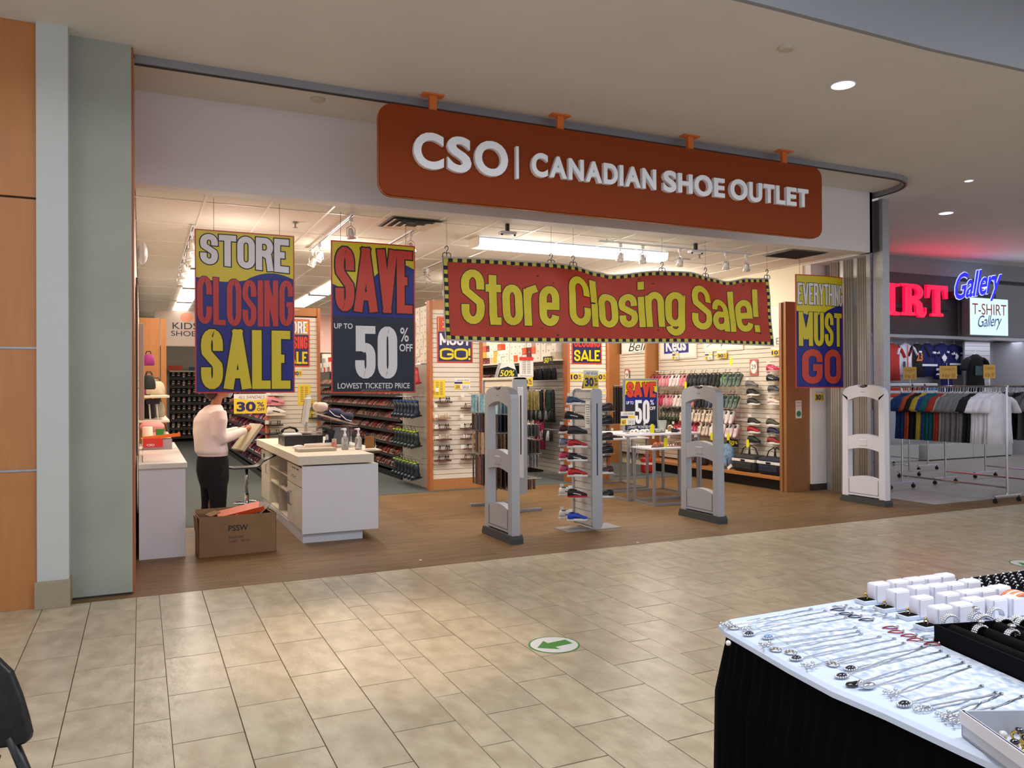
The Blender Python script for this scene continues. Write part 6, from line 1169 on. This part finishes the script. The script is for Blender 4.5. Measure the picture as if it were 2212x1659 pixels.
rack('rear clothes rack near the white plinth',13.45,10.25,11.2); rack('low rear clothes rack left of the plinth',12.2,9.66,10.9)
for i in range(8): c=[(60,60,66),(150,150,150)][i%2]; shirt(c,(13.27,7.8+.14*i,1.49),['charcoal','light grey'][i%2]+' shirt on the far rack','%s shirts on the far rack'%['charcoal','light grey'][i%2],0)
for i,(y,w_,l) in enumerate(((8.45,.20,'far'),(7.81,.25,'middle'),(7.19,.16,'near'))):
    t=thing('rack_sign','handwritten gold price sign clipped on the nearest rack, %s one'%l,'price card',(10.70,y,1.595)); t.rotation_euler=(0,0,rad(-28)); MB().box(-w_/2,w_/2,-.003,.003,.10,.29).build('card',mat('card_gold',(206,164,70),.5),t); MB().tube([(0,0,0),(0,0,.10)],.005,5).build('stem',M_chrome,t); txt(t,'T-SHIRTS',-w_*.38,w_*.38,.22,.26,M_woodE,-.005,off=.0); txt(t,'4 for 10',-w_*.38,w_*.38,.12,.18,M_woodE,-.005,off=.02,shear=.3)
struct_pl=thing('plinth','long white display plinth at the back of the T-shirt shop','plinth',(16.4,11.7,0)); MB((16.4,11.7,0)).box(15.1,16.55,11.5,12.3,.02,.33,.003).build('plinth_left',M_pill2,struct_pl); MB((16.4,11.7,0)).box(16.56,17.9,11.5,12.3,.02,.33,.003).build('plinth_right',M_pill2,struct_pl); MB((16.4,11.7,0)).box(15.12,17.88,11.52,12.3,0,.02).build('base_strip',M_dark,struct_pl)
tag(MB((14.5,12,0)).box(13.2,14.95,11.6,12.2,.02,.34,.003).box(13.2,14.95,11.62,12.2,0,.02).build('plinth',M_pill2),'shorter white plinth next to the long one','plinth')
def jersey(px,py,c,label,h=.62,sc=1.0,Y=12.25,leaf=0,band=None,num=None,red=None,bot=None):
    p=at(px,py,'y',Y); t=shirt(c,(p.x,Y,p.z),label,None,0,.72,'jersey'); t.scale=(sc,sc,sc)
    if leaf:
        L=[(0,1),(.12,.62),(.30,.72),(.26,.42),(.55,.55),(.50,.30),(.85,.36),(.72,.12),(.95,.02),(.45,-.40),(.52,-.62),(.06,-.55),(.06,-.95),(-.06,-.95),(-.06,-.55),(-.52,-.62),(-.45,-.40),(-.95,.02),(-.72,.12),(-.85,.36),(-.50,.30),(-.55,.55),(-.26,.42),(-.30,.72),(-.12,.62)]
        MB().prism([(x*.085,-.30+z*.095) for x,z in L],'y',-.062,-.058).build('leaf_emblem',M_pw,t)
    if band:
        for z in band: MB().prism([(-.235,z),(.235,z),(.235,z+.045),(-.235,z+.045)],'y',-.066,-.054).build('white_stripe',M_pw,t)
        for s in (-1,1): MB().tube([(s*.275,0,-.185),(s*.293,0,-.222)],[(.085,.035)]*2,10).build('sleeve_stripe',M_pw,t)
    if num: txt(t,num,-.10,.10,-.38,-.20,mat('num_orange',(196,110,60),.5),-.06,off=.05)
    if red:
        MB().prism([(-.012,-.05),(.012,-.05),(.012,-.70),(-.012,-.70)],'y',-.062,-.058).build('piping',M_red,t); MB().prism([(.05,-.25),(.15,-.21),(.15,-.16),(.06,-.18)],'y',-.06,-.056).build('chest_mark',mat('mark_red',(190,50,60),.5),t); MB().box(-.15,-.08,-.062,-.058,-.55,-.42).build('patch',M_navy,t)
    return t
jersey(1925,741,(176,44,34),'red T-shirt at the left of the T-shirt shop wall',sc=1.15); jersey(1956,741,(214,212,222),'white baseball jersey with red piping on the shop wall',sc=.98,red=1); jersey(1981,742,(24,20,20),'black tank jersey with orange number 23 on the shop wall',sc=1.05,num='23')
jersey(2003,741,(18,24,84),'navy hockey jersey left of the leaf jersey',sc=1.05,band=(-.5,)); jersey(2034,741,(18,24,88),'navy hockey jersey with a white maple leaf emblem',sc=1.15,leaf=1,band=(-.55,)); jersey(2061,743,(18,24,80),'navy hockey jersey with leaf, right of the central one',sc=.98,leaf=1,band=(-.5,))
jersey(2045,792,(20,26,90),'lower navy jersey under the leaf jersey',sc=.9,band=(-.3,),Y=12.1)
pn=thing('slat_stand','white slatted display stand behind the black T-shirt','display panel',(17.5,12.05,0)); p0=at(2083,737,'y',12.05); p1=at(2137,737,'y',12.05); MB((17.5,12.05,0)).box(p0.x,p1.x,12.05,12.09,0,p0.z).build('backing',M_steel,pn)
for i in range(22): MB((17.5,12.05,0)).box(p0.x,p1.x,12.035,12.05,p0.z-.11*(i+1)+.008,p0.z-.11*i).build('slat',mat('slat_pale',(206,204,208),.5),pn)
jb=jersey(2107,765,(14,14,16),'black T-shirt with a dark teal print on the slatted stand',sc=1.35,Y=11.9); 
t=jb; MB().box(-.09,.09,-.062,-.056,-.36,-.20,.0).build('chest_print',mat('print_teal',(44,92,96),.6,noise=(20,.6)),t)
for i,(px,c,l) in enumerate(((1945,(214,70,44),'orange and white folded shirts on the rear shelf'),(1998,(60,120,200),'blue and white tie dye shirts on the rear shelf'),(1972,(140,30,30),'dark red folded shirts on the rear shelf'))):
    p=at(px,828,'y',11.9); t=thing('folded_shirts',l,'shirt stack',(p.x,11.9,1.35)); 
    for k in range(4): MB().box(-.24,.24,-.14,.14,.075*k,.075*k+.07,.02).build('folded_shirt',mat('fold_%d_%d'%(i,k),c if k%2==0 else (220,220,226),.8),t,smooth=True)
tag(MB((14.8,11.9,0)).box(14.2,16.6,11.75,12.1,1.31,1.35).box(14.2,14.25,11.75,12.1,.34,1.31).box(16.5,16.55,11.75,12.1,.34,1.31).build('rear_shelf',M_pill2),'white rear shelf carrying folded shirts','shelf')
# ================================================================== JEWELLERY TABLE
TZ=.85
jt=thing('display_table','folding table standing under the black skirt and white cloth','table',(2.6,1.1,0)); jo=(2.6,1.1,0)
MB(jo).box(1.70,4.2,.15,1.98,TZ-.035,TZ-.012).build('tabletop',M_lam,jt)
for x in (1.8,4.1):
    for y in (.25,1.88): MB(jo).tube([(x,y,0),(x,y,TZ-.03)],.014,8).build('leg',M_steel,jt)
# cloth: outline follows the bowed left edge
edge_=[(1.60,.05),(1.555,.55),(1.550,.9),(1.556,1.10),(1.566,1.30),(1.562,1.45),(1.585,1.62),(1.622,1.82),(1.645,1.94),(1.672,2.0),(1.72,2.022),(2.3,2.022),(3.0,2.03),(3.4,2.05),(4.2,2.09),(4.25,.05)]
M_cloth=mat('brocade_cloth',(238,242,248),.55,noise=(42,.12),rgb2=(172,190,220),bump=(36,.35)); M_clothw=mat('white_cloth',(206,218,236),.8,bump=(50,.4))
cl=thing('table_cloth','white brocade cloth laid over the jewellery table','tablecloth',(2.6,1.1,TZ)); co=(2.6,1.1,TZ)
mb=MB(co); n=len(edge_); k=.98
top=[(x,y,TZ) for x,y in edge_]; cx_,cy_=2.9,1.0
ed2=[(x+(-.012 if x<2 else (.012 if x>4 else 0)),y+(.010 if y>1.9 else 0),TZ-.008) for x,y in edge_]; ed3=[(x,y,TZ-.022) for x,y,z in ed2]
mb.add(top+ed2+ed3,[tuple(range(n))[::-1]]+[(i,(i+1)%n,n+(i+1)%n,n+i) for i in range(n)]+[(n+i,n+(i+1)%n,2*n+(i+1)%n,2*n+i) for i in range(n)]); mb.build('cloth_sheet',M_clothw,cl)
inn=[(1.70,.1),(1.645,.9),(1.66,1.3),(1.665,1.5),(1.69,1.7),(1.73,1.92),(1.80,1.985),(2.30,1.985),(2.2,1.62),(2.08,1.35),(1.98,.9),(1.95,.1)]
MB(co).prism(inn,'z',TZ,TZ+.002).build('brocade_panel',M_cloth,cl)
sk=thing('table_skirt','black pleated skirt hanging around the jewellery table','table skirt',(2.6,1.1,0)); mb=MB((2.6,1.1,0)); pts=[]
poly_=edge_[:-1]
for (a,b_),(c,d) in zip(poly_[:-1],poly_[1:]):
    L=math.hypot(c-a,d-b_); m_=max(2,int(L/.012))
    for i in range(m_): pts.append((a+(c-a)*i/m_,b_+(d-b_)*i/m_,c-a,d-b_))
V=[];F=[]; lv=[(TZ-.02,.0,0),(TZ-.06,.004,.25),(TZ-.22,.030,1),(TZ-.45,.034,1.1),(0.01,.036,1.2)]; s_=0
for i,(x,y,dx,dy_) in enumerate(pts):
    if i: s_+=math.hypot(x-pts[i-1][0],y-pts[i-1][1])
    L=math.hypot(dx,dy_); nx,ny=-dy_/L,dx/L
    for z,o2,am in lv: r_=-.012+o2+.010*am*math.sin(s_*2*PI/.05)+.006*am*math.sin(s_*2*PI/.13); V.append((x+nx*r_*-1*-1,y+ny*r_,z))
K=len(lv)
for i in range(len(pts)-1):
    for j in range(K-1): F.append((i*K+j,(i+1)*K+j,(i+1)*K+j+1,i*K+j+1))
mb.add(V,F); mb.build('pleated_fabric',mat('black_skirt',(5,5,8),.95,bump=(200,.3),spec=.08),sk,smooth=True)
M_jew=mat('silver_jewel',(210,212,214),.2,.9); M_gem=mat('gem_dark',(18,20,40),.08,coat=1); M_gold=mat('gold',(214,178,90),.25,.9); M_blk=mat('onyx',(10,10,12),.1,coat=1)
def tp(px,py,z=TZ+.003): p=at(px,py,'z',z); return p
NK=[((1566,1352),(1750,1318),'cluster'),((1582,1357),(1781,1322),'disc'),((1609,1362),(1806,1330),'cluster'),((1616,1372),(1826,1336),'gem'),((1657,1379),(1846,1358),'bluegem'),((1652,1396),(1852,1366),'cluster'),((1673,1405),(1858,1372),'disc'),((1706,1411),(1898,1378),'disc'),((1718,1425),(1930,1382),'oval'),((1745,1442),(1950,1392),'cluster'),((1797,1437),(1990,1400),'coin'),((1835,1447),(2030,1409),'oval'),((1816,1463),(2008,1396),'oval'),((1844,1480),(2046,1420),'drop'),((1874,1487),(2078,1434),'owl'),((1925,1503),(2092,1443),'cluster'),((1951,1524),(2118,1485),'oval'),((1991,1534),(2148,1500),'lace'),((2040,1552),(2160,1502),'cluster'),((2058,1562),(2205,1508),'cluster')]
def pend(kind,c,i):
    o=MB(); x,y=0,0
    if kind=='cluster':
        for k in range(9): a=k*2.4; r_=.0045*math.sqrt(k)*1.7; o.ell((r_*math.cos(a),r_*math.sin(a),.004+.002*(k%3)),(.0055,.0045,.004),7,5)
        o.tube([(-.02,-.012,.002),(-.028,-.022,.001)],.002,5)
    elif kind in('disc','coin'): o.lathe([(.017,0),(.018,.002),(.014,.005),(.009,.006)],n=16); [o.ell((.011*math.cos(k),.011*math.sin(k),.006),(.003,.003,.003),6,4) for k in range(7)]
    elif kind=='drop': o.tube([(-.028,0,.004),(-.015,0,.004),(.01,0,.004),(.028,0,.004)],[(.004,.003),(.013,.004),(.010,.004),(.002,.002)],10)
    elif kind=='owl': o.ell((0,0,.006),(.022,.011,.008),12,7).ell((-.02,.006,.012),(.009,.009,.010),10,6)
    elif kind=='lace': 
        for k in range(14): a=k*2*PI/14; o.ell((.024*math.cos(a),.014*math.sin(a),.003),(.004,.003,.003),6,4)
        o.tube([(-.02,0,.003),(0,.004,.003),(.02,0,.003)],.002,5).tube([(-.012,-.01,.003),(0,.002,.003),(.012,.01,.003)],.002,5)
    else: 
        for k in range(16): a=k*2*PI/16; o.ell((.019*math.cos(a),.012*math.sin(a),.003),(.0035,.003,.003),6,4)
        o.lathe([(.017,0),(.017,.003)],n=14,sx=1,sy=.62)
    return o
names={'cluster':'jewelled cluster','disc':'round silver','gem':'dark gem','bluegem':'pale blue gem','oval':'dark oval stone','coin':'grey coin','drop':'long dark drop','owl':'silver bird shaped','lace':'openwork oval'}
for i,((ax,ay),(bx_,by),kd_) in enumerate(NK):
    a=tp(ax,ay); b_=tp(bx_,by); t=thing('necklace','silver chain necklace with %s pendant, %s from the far table corner'%(names[kd_],['first','second','third','fourth','fifth','sixth','seventh','eighth','ninth','tenth','eleventh','twelfth','thirteenth','fourteenth','fifteenth','sixteenth','seventeenth','eighteenth','nineteenth','last'][i]),'necklace',(a.x,a.y,TZ+.003))
    v=b_-a; nrm=Vector((-v.y,v.x,0)).normalized()
    ch=MB(); 
    for s in (-1,1):
        w=.006 if i<17 else .009; P=[(v*u+nrm*(s*w*math.sin(PI*min(1,u*1.4+.05))+.002*math.sin(u*15+i+s)))[:] for u in [j/12 for j in range(13)]]
        ch.tube([(p[0],p[1],.0015) for p in P],.00115 if i<17 else .0016,5)
    ch.build('chain',M_jew,t); MB().tube([(v.x-.004,v.y,.002),(v.x+.006,v.y+.003,.003),(v.x+.012,v.y,.002)],.003,6).build('clasp',M_jew,t)
    o_=pend(kd_,None,i).build('pendant',M_blk if kd_=='drop' else M_jew,t,smooth=True); o_.location=(.004,0,0)
    if kd_ in('gem','bluegem','oval'): MB().ell((.004,0,.005),(.015,.0095,.006),12,6).build('stone',mat('gem_blue',(110,150,200),.08,coat=1) if kd_=='bluegem' else M_gem,t,smooth=True)
tag(MB().ell(tuple(tp(1580,1379,TZ)+Vector((-.012,.0,-.012))),(.008,.008,.008),12,8).build('pearl',mat('pearl',(236,232,226),.2)),'single white pearl hanging over the far left table corner','pearl')
LP=MB().tube([(-.030,0,.002),(-.010,.012,.002),(.010,.013,.002),(.020,0,.002),(.010,-.013,.002),(-.010,-.012,.002),(-.030,0,.002)],.0018,5)
for lst,c,l in (([(1812,1318),(1829,1327),(1848,1333),(1874,1340)],M_blk,'black'),([(1926,1357),(1938,1366),(1966,1374),(1980,1383),(2017,1392)],mat('loop_red',(140,20,30),.3),'dark red'),([(1816,1311),(1850,1315),(1880,1320),(1902,1330),(1925,1336)],M_jew,'silver'),([(1985,1362),(2008,1377),(2004,1385)],M_jew,'pale')):
    me=LP.mesh('loop',c); me2=MB().ell((.02,0,.004),(.006,.004,.004),8,5).mesh('bead',M_jew)
    for i,(px,py) in enumerate(lst): p=tp(px,py); t=thing('earring','%s looped earring, %s in its row on the cloth'%(l,['first','second','third','fourth','fifth'][i]),'earring',(p.x,p.y,TZ+.003),rad(-18)); obj('loop',me,t); obj('bead',me2,t)
# ring boxes
M_rb=mat('ring_box_white',(226,224,232),.45); M_rbb=mat('ring_box_base',(206,212,222),.5)
RB=[(207,190),(357,170),(487,150),(615,135),(728,115),(360,250),(520,220),(665,205),(802,190),(930,165),(552,312),(762,280),(915,260),(1047,245),(1170,220),(702,395),(865,370),(960,325),(1140,320),(1290,305)]
lidm=MB().box(-.036,.036,-.020,.020,.0,.068,.008).mesh('lid',M_rb,True); cum=MB().box(-.029,.029,-.024,-.019,.006,.062,.002).mesh('cushion',mat('cushion_cream',(234,228,230),.5)); trm=MB().tube([(-.031,-.0205,.005),(.031,-.0205,.005),(.031,-.0205,.063),(-.031,-.0205,.063),(-.031,-.0205,.005)],.0014,4).mesh('edge_line',M_rbb)
bsm=MB().box(-.085,-.031,-.024,.024,.0,.014,.003).box(-.034,.034,-.022,.022,0,.006,.002).mesh('base_tray',M_rbb); slm=MB().box(-.080,-.036,-.019,.019,.0142,.016).mesh('velvet_slot',M_blackf); rgm=MB().tube([(-.06+.009*math.cos(a*PI/6),-.002,.022+.009*math.sin(a*PI/6)) for a in range(13)],.0018,5).ell((-.06,-.002,.034),(.005,.004,.004),8,5).mesh('ring',M_gold)
ordn=['first','second','third','fourth','fifth']
rown=['rear row','second row','third row','front row']
for i,(xc,yt) in enumerate(RB):
    px=1850+xc/3.696; py=1210+(yt+150)/3.696; p=at(px,py,'z',TZ+.002); t=thing('ring_box','white upright ring box, %s from the left in the %s'%(ordn[i%5],rown[i//5]),'ring box',(p.x,p.y+.015,TZ+.002),rad(-4)); obj('lid',lidm,t); obj('cushion',cum,t); obj('edge_line',trm,t)
    if i in (0,5,10,15): obj('base_tray',bsm,t); obj('velvet_slot',slm,t); obj('ring',rgm,t)
# black bracelet tray
A=at(2018,1387,'z',TZ+.002); B=at(2212,1474,'z',TZ+.002); dv=(B-A); ang=math.atan2(dv.y,dv.x)   # long side heading to the camera
bt_=thing('bracelet_tray','open black tray with sparkling bracelets on velvet rolls','tray',(A.x,A.y,TZ+.002),ang); LX,LY,LH=.62,.42,.052
MB().box(0,LX,0,LY,0,.006).build('tray_base',M_blackf,bt_)
for a in ((0,LX,0,.007),(0,LX,LY-.007,LY),(0,.007,0,LY),(LX-.007,LX,0,LY)): MB().box(a[0],a[1],a[2],a[3],.0,LH).build('tray_wall',M_blackf,bt_)
MB().box(.01,LX,.245,.252,.006,.045).build('divider',M_black,bt_)
for k in range(3): MB().tube([(.02,.045+.075*k,.034),(LX-.02,.045+.075*k,.034)],.020,12).build('velvet_roll',M_blackf,bt_,smooth=True)
iv=bt_.rotation_euler.to_matrix().inverted() if False else None
def tray_pt(px,py,z): p=at(px,py,'z',z); d=p-Vector((A.x,A.y,0)); ca,sa=math.cos(-ang),math.sin(-ang); return (d.x*ca-d.y*sa,d.x*sa+d.y*ca)
BL=[(2052,1345),(2108,1338),(2128,1345),(2150,1330),(2118,1368),(2170,1352),(2186,1378),(2196,1348),(2210,1352)]
def bracelet():
    o=MB()
    for r_ in (-.006,0,.006):
        for k in range(13): a=PI*k/12; o.ell((r_,.025*math.cos(a),.022*math.sin(a)),(.0042,.0042,.0042),6,4)
    return o
bme=bracelet().mesh('beaded_band',M_jew,True)
for i,(px,py) in enumerate(BL):
    p=at(px,py,'z',TZ+.04); t=thing('bracelet','silver sparkling bracelet in the black tray, %s from its far left corner'%['first','second','third','fourth','fifth','sixth','seventh','eighth','ninth'][i],'bracelet',(p.x,p.y,TZ+.040),ang+rad([0,10,-12,5,8,-5,12,0,4][i])); obj('beaded_band',bme,t); 
    if i in (1,4,6): MB().ell((0,0,.034),(.012,.010,.006),10,5).build('centre_stone',M_jew,t,smooth=True)
p=at(2160,1318,'z',TZ+.03); t=thing('bangle','orange and white patterned bangles lying behind the bracelets','bangle',(p.x+.10,p.y,TZ+.012),ang)
for k in range(5): MB().tube([(.012*k-.03,.045*math.cos(a*PI/10),.03+.045*math.sin(a*PI/10)*.7) for a in range(21)],.005,6).build('bangle_ring',mat('bangle_orange',(226,120,60),.3) if k%2==0 else mat('bangle_white',(226,214,200),.3),t,smooth=True)
# ring trays at the back right
rt=MB().tube([(.008*math.cos(a*PI/5),0,.008*math.sin(a*PI/5)+.006) for a in range(11)],.0018,5).ell((0,0,.017),(.0065,.005,.0045),7,5).mesh('ring',M_jew,True)
for i,(c,l,n1,n2) in enumerate((((2.62,1.86),'rear black ring tray',12,5),((2.86,1.62),'front black ring tray beside the ring boxes',8,4))):
    t=thing('ring_tray',l+' filled with silver rings','tray',(c[0],c[1],TZ+.002),rad(-3)); w_,h_=n1*.042+.03,n2*.036+.03
    MB().box(0,w_,-h_+.12,.12,0,.012).build('tray_base',M_blackf,t)
    for a in ((0,w_,.114,.12),(0,w_,-h_+.12,-h_+.126),(0,.006,-h_+.12,.12),(w_-.006,w_,-h_+.12,.12)): MB().box(*a,0,.028).build('tray_wall',M_black,t)
    for j in range(n2): MB().tube([(.01,.095-.036*j,.014),(w_-.01,.095-.036*j,.014)],.008,8).build('velvet_roll',M_blackf,t)
    for j in range(n2):
        for k in range(n1): 
            ca,sa=math.cos(rad(-3)),math.sin(rad(-3)); lx,ly=.03+.042*k,.095-.036*j; o_=obj('ring',rt,None,(c[0]+lx*ca-ly*sa,c[1]+lx*sa+ly*ca,TZ+.022),(rad(20),0,rnd.uniform(-.4,.4))); tag(o_,'silver ring in the '+l,'ring','silver rings in the '+l)
# white box of gold and onyx rings
A2_=at(2077,1590,'z',TZ+.002); wb=thing('ring_carton','open pale grey carton of gold rings at the bottom right corner','carton',(A2_.x,A2_.y,TZ+.002),rad(-24)); 
MB().box(0,.42,-.30,0,0,.005).build('carton_base',M_rbb,wb)
for a in ((0,.42,-.006,0),(0,.006,-.30,0),(.414,.42,-.30,0),(0,.42,-.30,-.294)): MB().box(*a,0,.055).build('carton_wall',mat('carton_grey',(190,194,204),.5),wb)
MB().box(-.003,.003,-.303,.003,.028,.055).build('lid_rim',M_rb,wb)
gr_=MB().tube([(.010*math.cos(a*PI/5),0,.010*math.sin(a*PI/5)+.01) for a in range(11)],.003,6).mesh('band',M_gold,True); st_=MB().ell((0,0,.024),(.010,.008,.005),9,5).mesh('stone',M_blk,True); st2=MB().ell((0,0,.024),(.009,.008,.005),9,5).mesh('stone',mat('moonstone',(220,220,214),.1),True)
for j in range(6):
    for k in range(5):
        lx,ly=.05+.036*k+rnd.uniform(-.008,.008),-.04-.036*j+rnd.uniform(-.008,.008); ca,sa=math.cos(rad(-24)),math.sin(rad(-24)); dark=(j+k)%3
        t=thing('ring','gold ring with %s stone in the pale carton'%('black' if dark else 'milky'),'ring',(A2_.x+lx*ca-ly*sa,A2_.y+lx*sa+ly*ca,TZ+.008),0,'gold rings with %s stones'%('black' if dark else 'milky')); t.rotation_euler=(rnd.uniform(-.5,.5),rnd.uniform(-.5,.5),rnd.uniform(0,3)); obj('band',gr_,t); obj('stone',st_ if dark else st2,t)
# ================================================================== FOREGROUND CHAIR, FLOOR DECALS
ch=thing('folding_chair','black textured plastic folding chair cut off at the lower left corner','chair',(-.354,2.595,0),rad(-25.07)); M_chair=mat('black_textured_plastic',(26,27,28),.45,noise=(9,.5),bump=(30,.6),stretch=(3,1,1))
bk_=[(0,.853),(.032,.822),(.058,.758),(.077,.694),(.087,.652),(.083,.634),(.070,.624),(.050,.618),(0,.612),(-.36,.60),(-.42,.612),(-.44,.65),(-.42,.74),(-.38,.85),(-.34,.885),(-.28,.90),(-.08,.90),(-.03,.882)]
o_=MB().prism(bk_,'y',-.012,.012).build('backrest',M_chair,ch); bv=o_.modifiers.new('b','BEVEL'); bv.width=.006; bv.segments=2
for s,x0,x1 in ((0,.028,.30),(1,-.37,-.62)): MB().tube([(x0,.0,.64),(x0+(x1-x0)*.2,-.01,.53),(x1,-.06,.012)],.0155,12).build('leg',M_black,ch,smooth=True)
MB().box(-.40,.04,-.42,-.02,.43,.455,.012).build('seat',M_chair,ch)
for x in (-.36,.0): MB().tube([(x,-.02,.60),(x,-.12,.44),(x,-.46,.012)],.013,10).build('leg',M_black,ch,smooth=True)
def decal(x,y,r_,label,ang_):
    t=thing('floor_sticker',label,'sticker',(x,y,.0012),ang_); n=40
    MB().prism([(r_*math.cos(2*PI*i/n),r_*math.sin(2*PI*i/n)) for i in range(n)],'z',0,.0006).build('green_rim',mat('sticker_green',(70,140,60),.5),t); MB().prism([(r_*.93*math.cos(2*PI*i/n),r_*.93*math.sin(2*PI*i/n)) for i in range(n)],'z',.0006,.001).build('white_disc',mat('sticker_white',(226,226,222),.5),t)
    a=r_; MB().prism([(-.78*a,0),(-.12*a,.58*a),(-.12*a,.26*a),(.70*a,.26*a),(.70*a,-.26*a),(-.12*a,-.26*a),(-.12*a,-.58*a)],'z',.001,.0014).build('arrow',mat('sticker_green',(70,140,60),.5),t)
decal(2.322,4.366,.160,'round white floor sticker with a green arrow pointing left',rad(6)); decal(7.19,4.47,.160,'second round floor sticker cut off at the right edge',rad(6))
for x,y,l in ((2.35,7.05,'left of the near pedestal'),(4.62,6.85,'in front of the shoe tower')): tag(MB((x,y,.001)).box(x-.012,x+.012,y-.01,y+.01,.001,.004).build('paper_scrap',M_card),'tiny white paper scrap on the wooden floor '+l,'scrap')
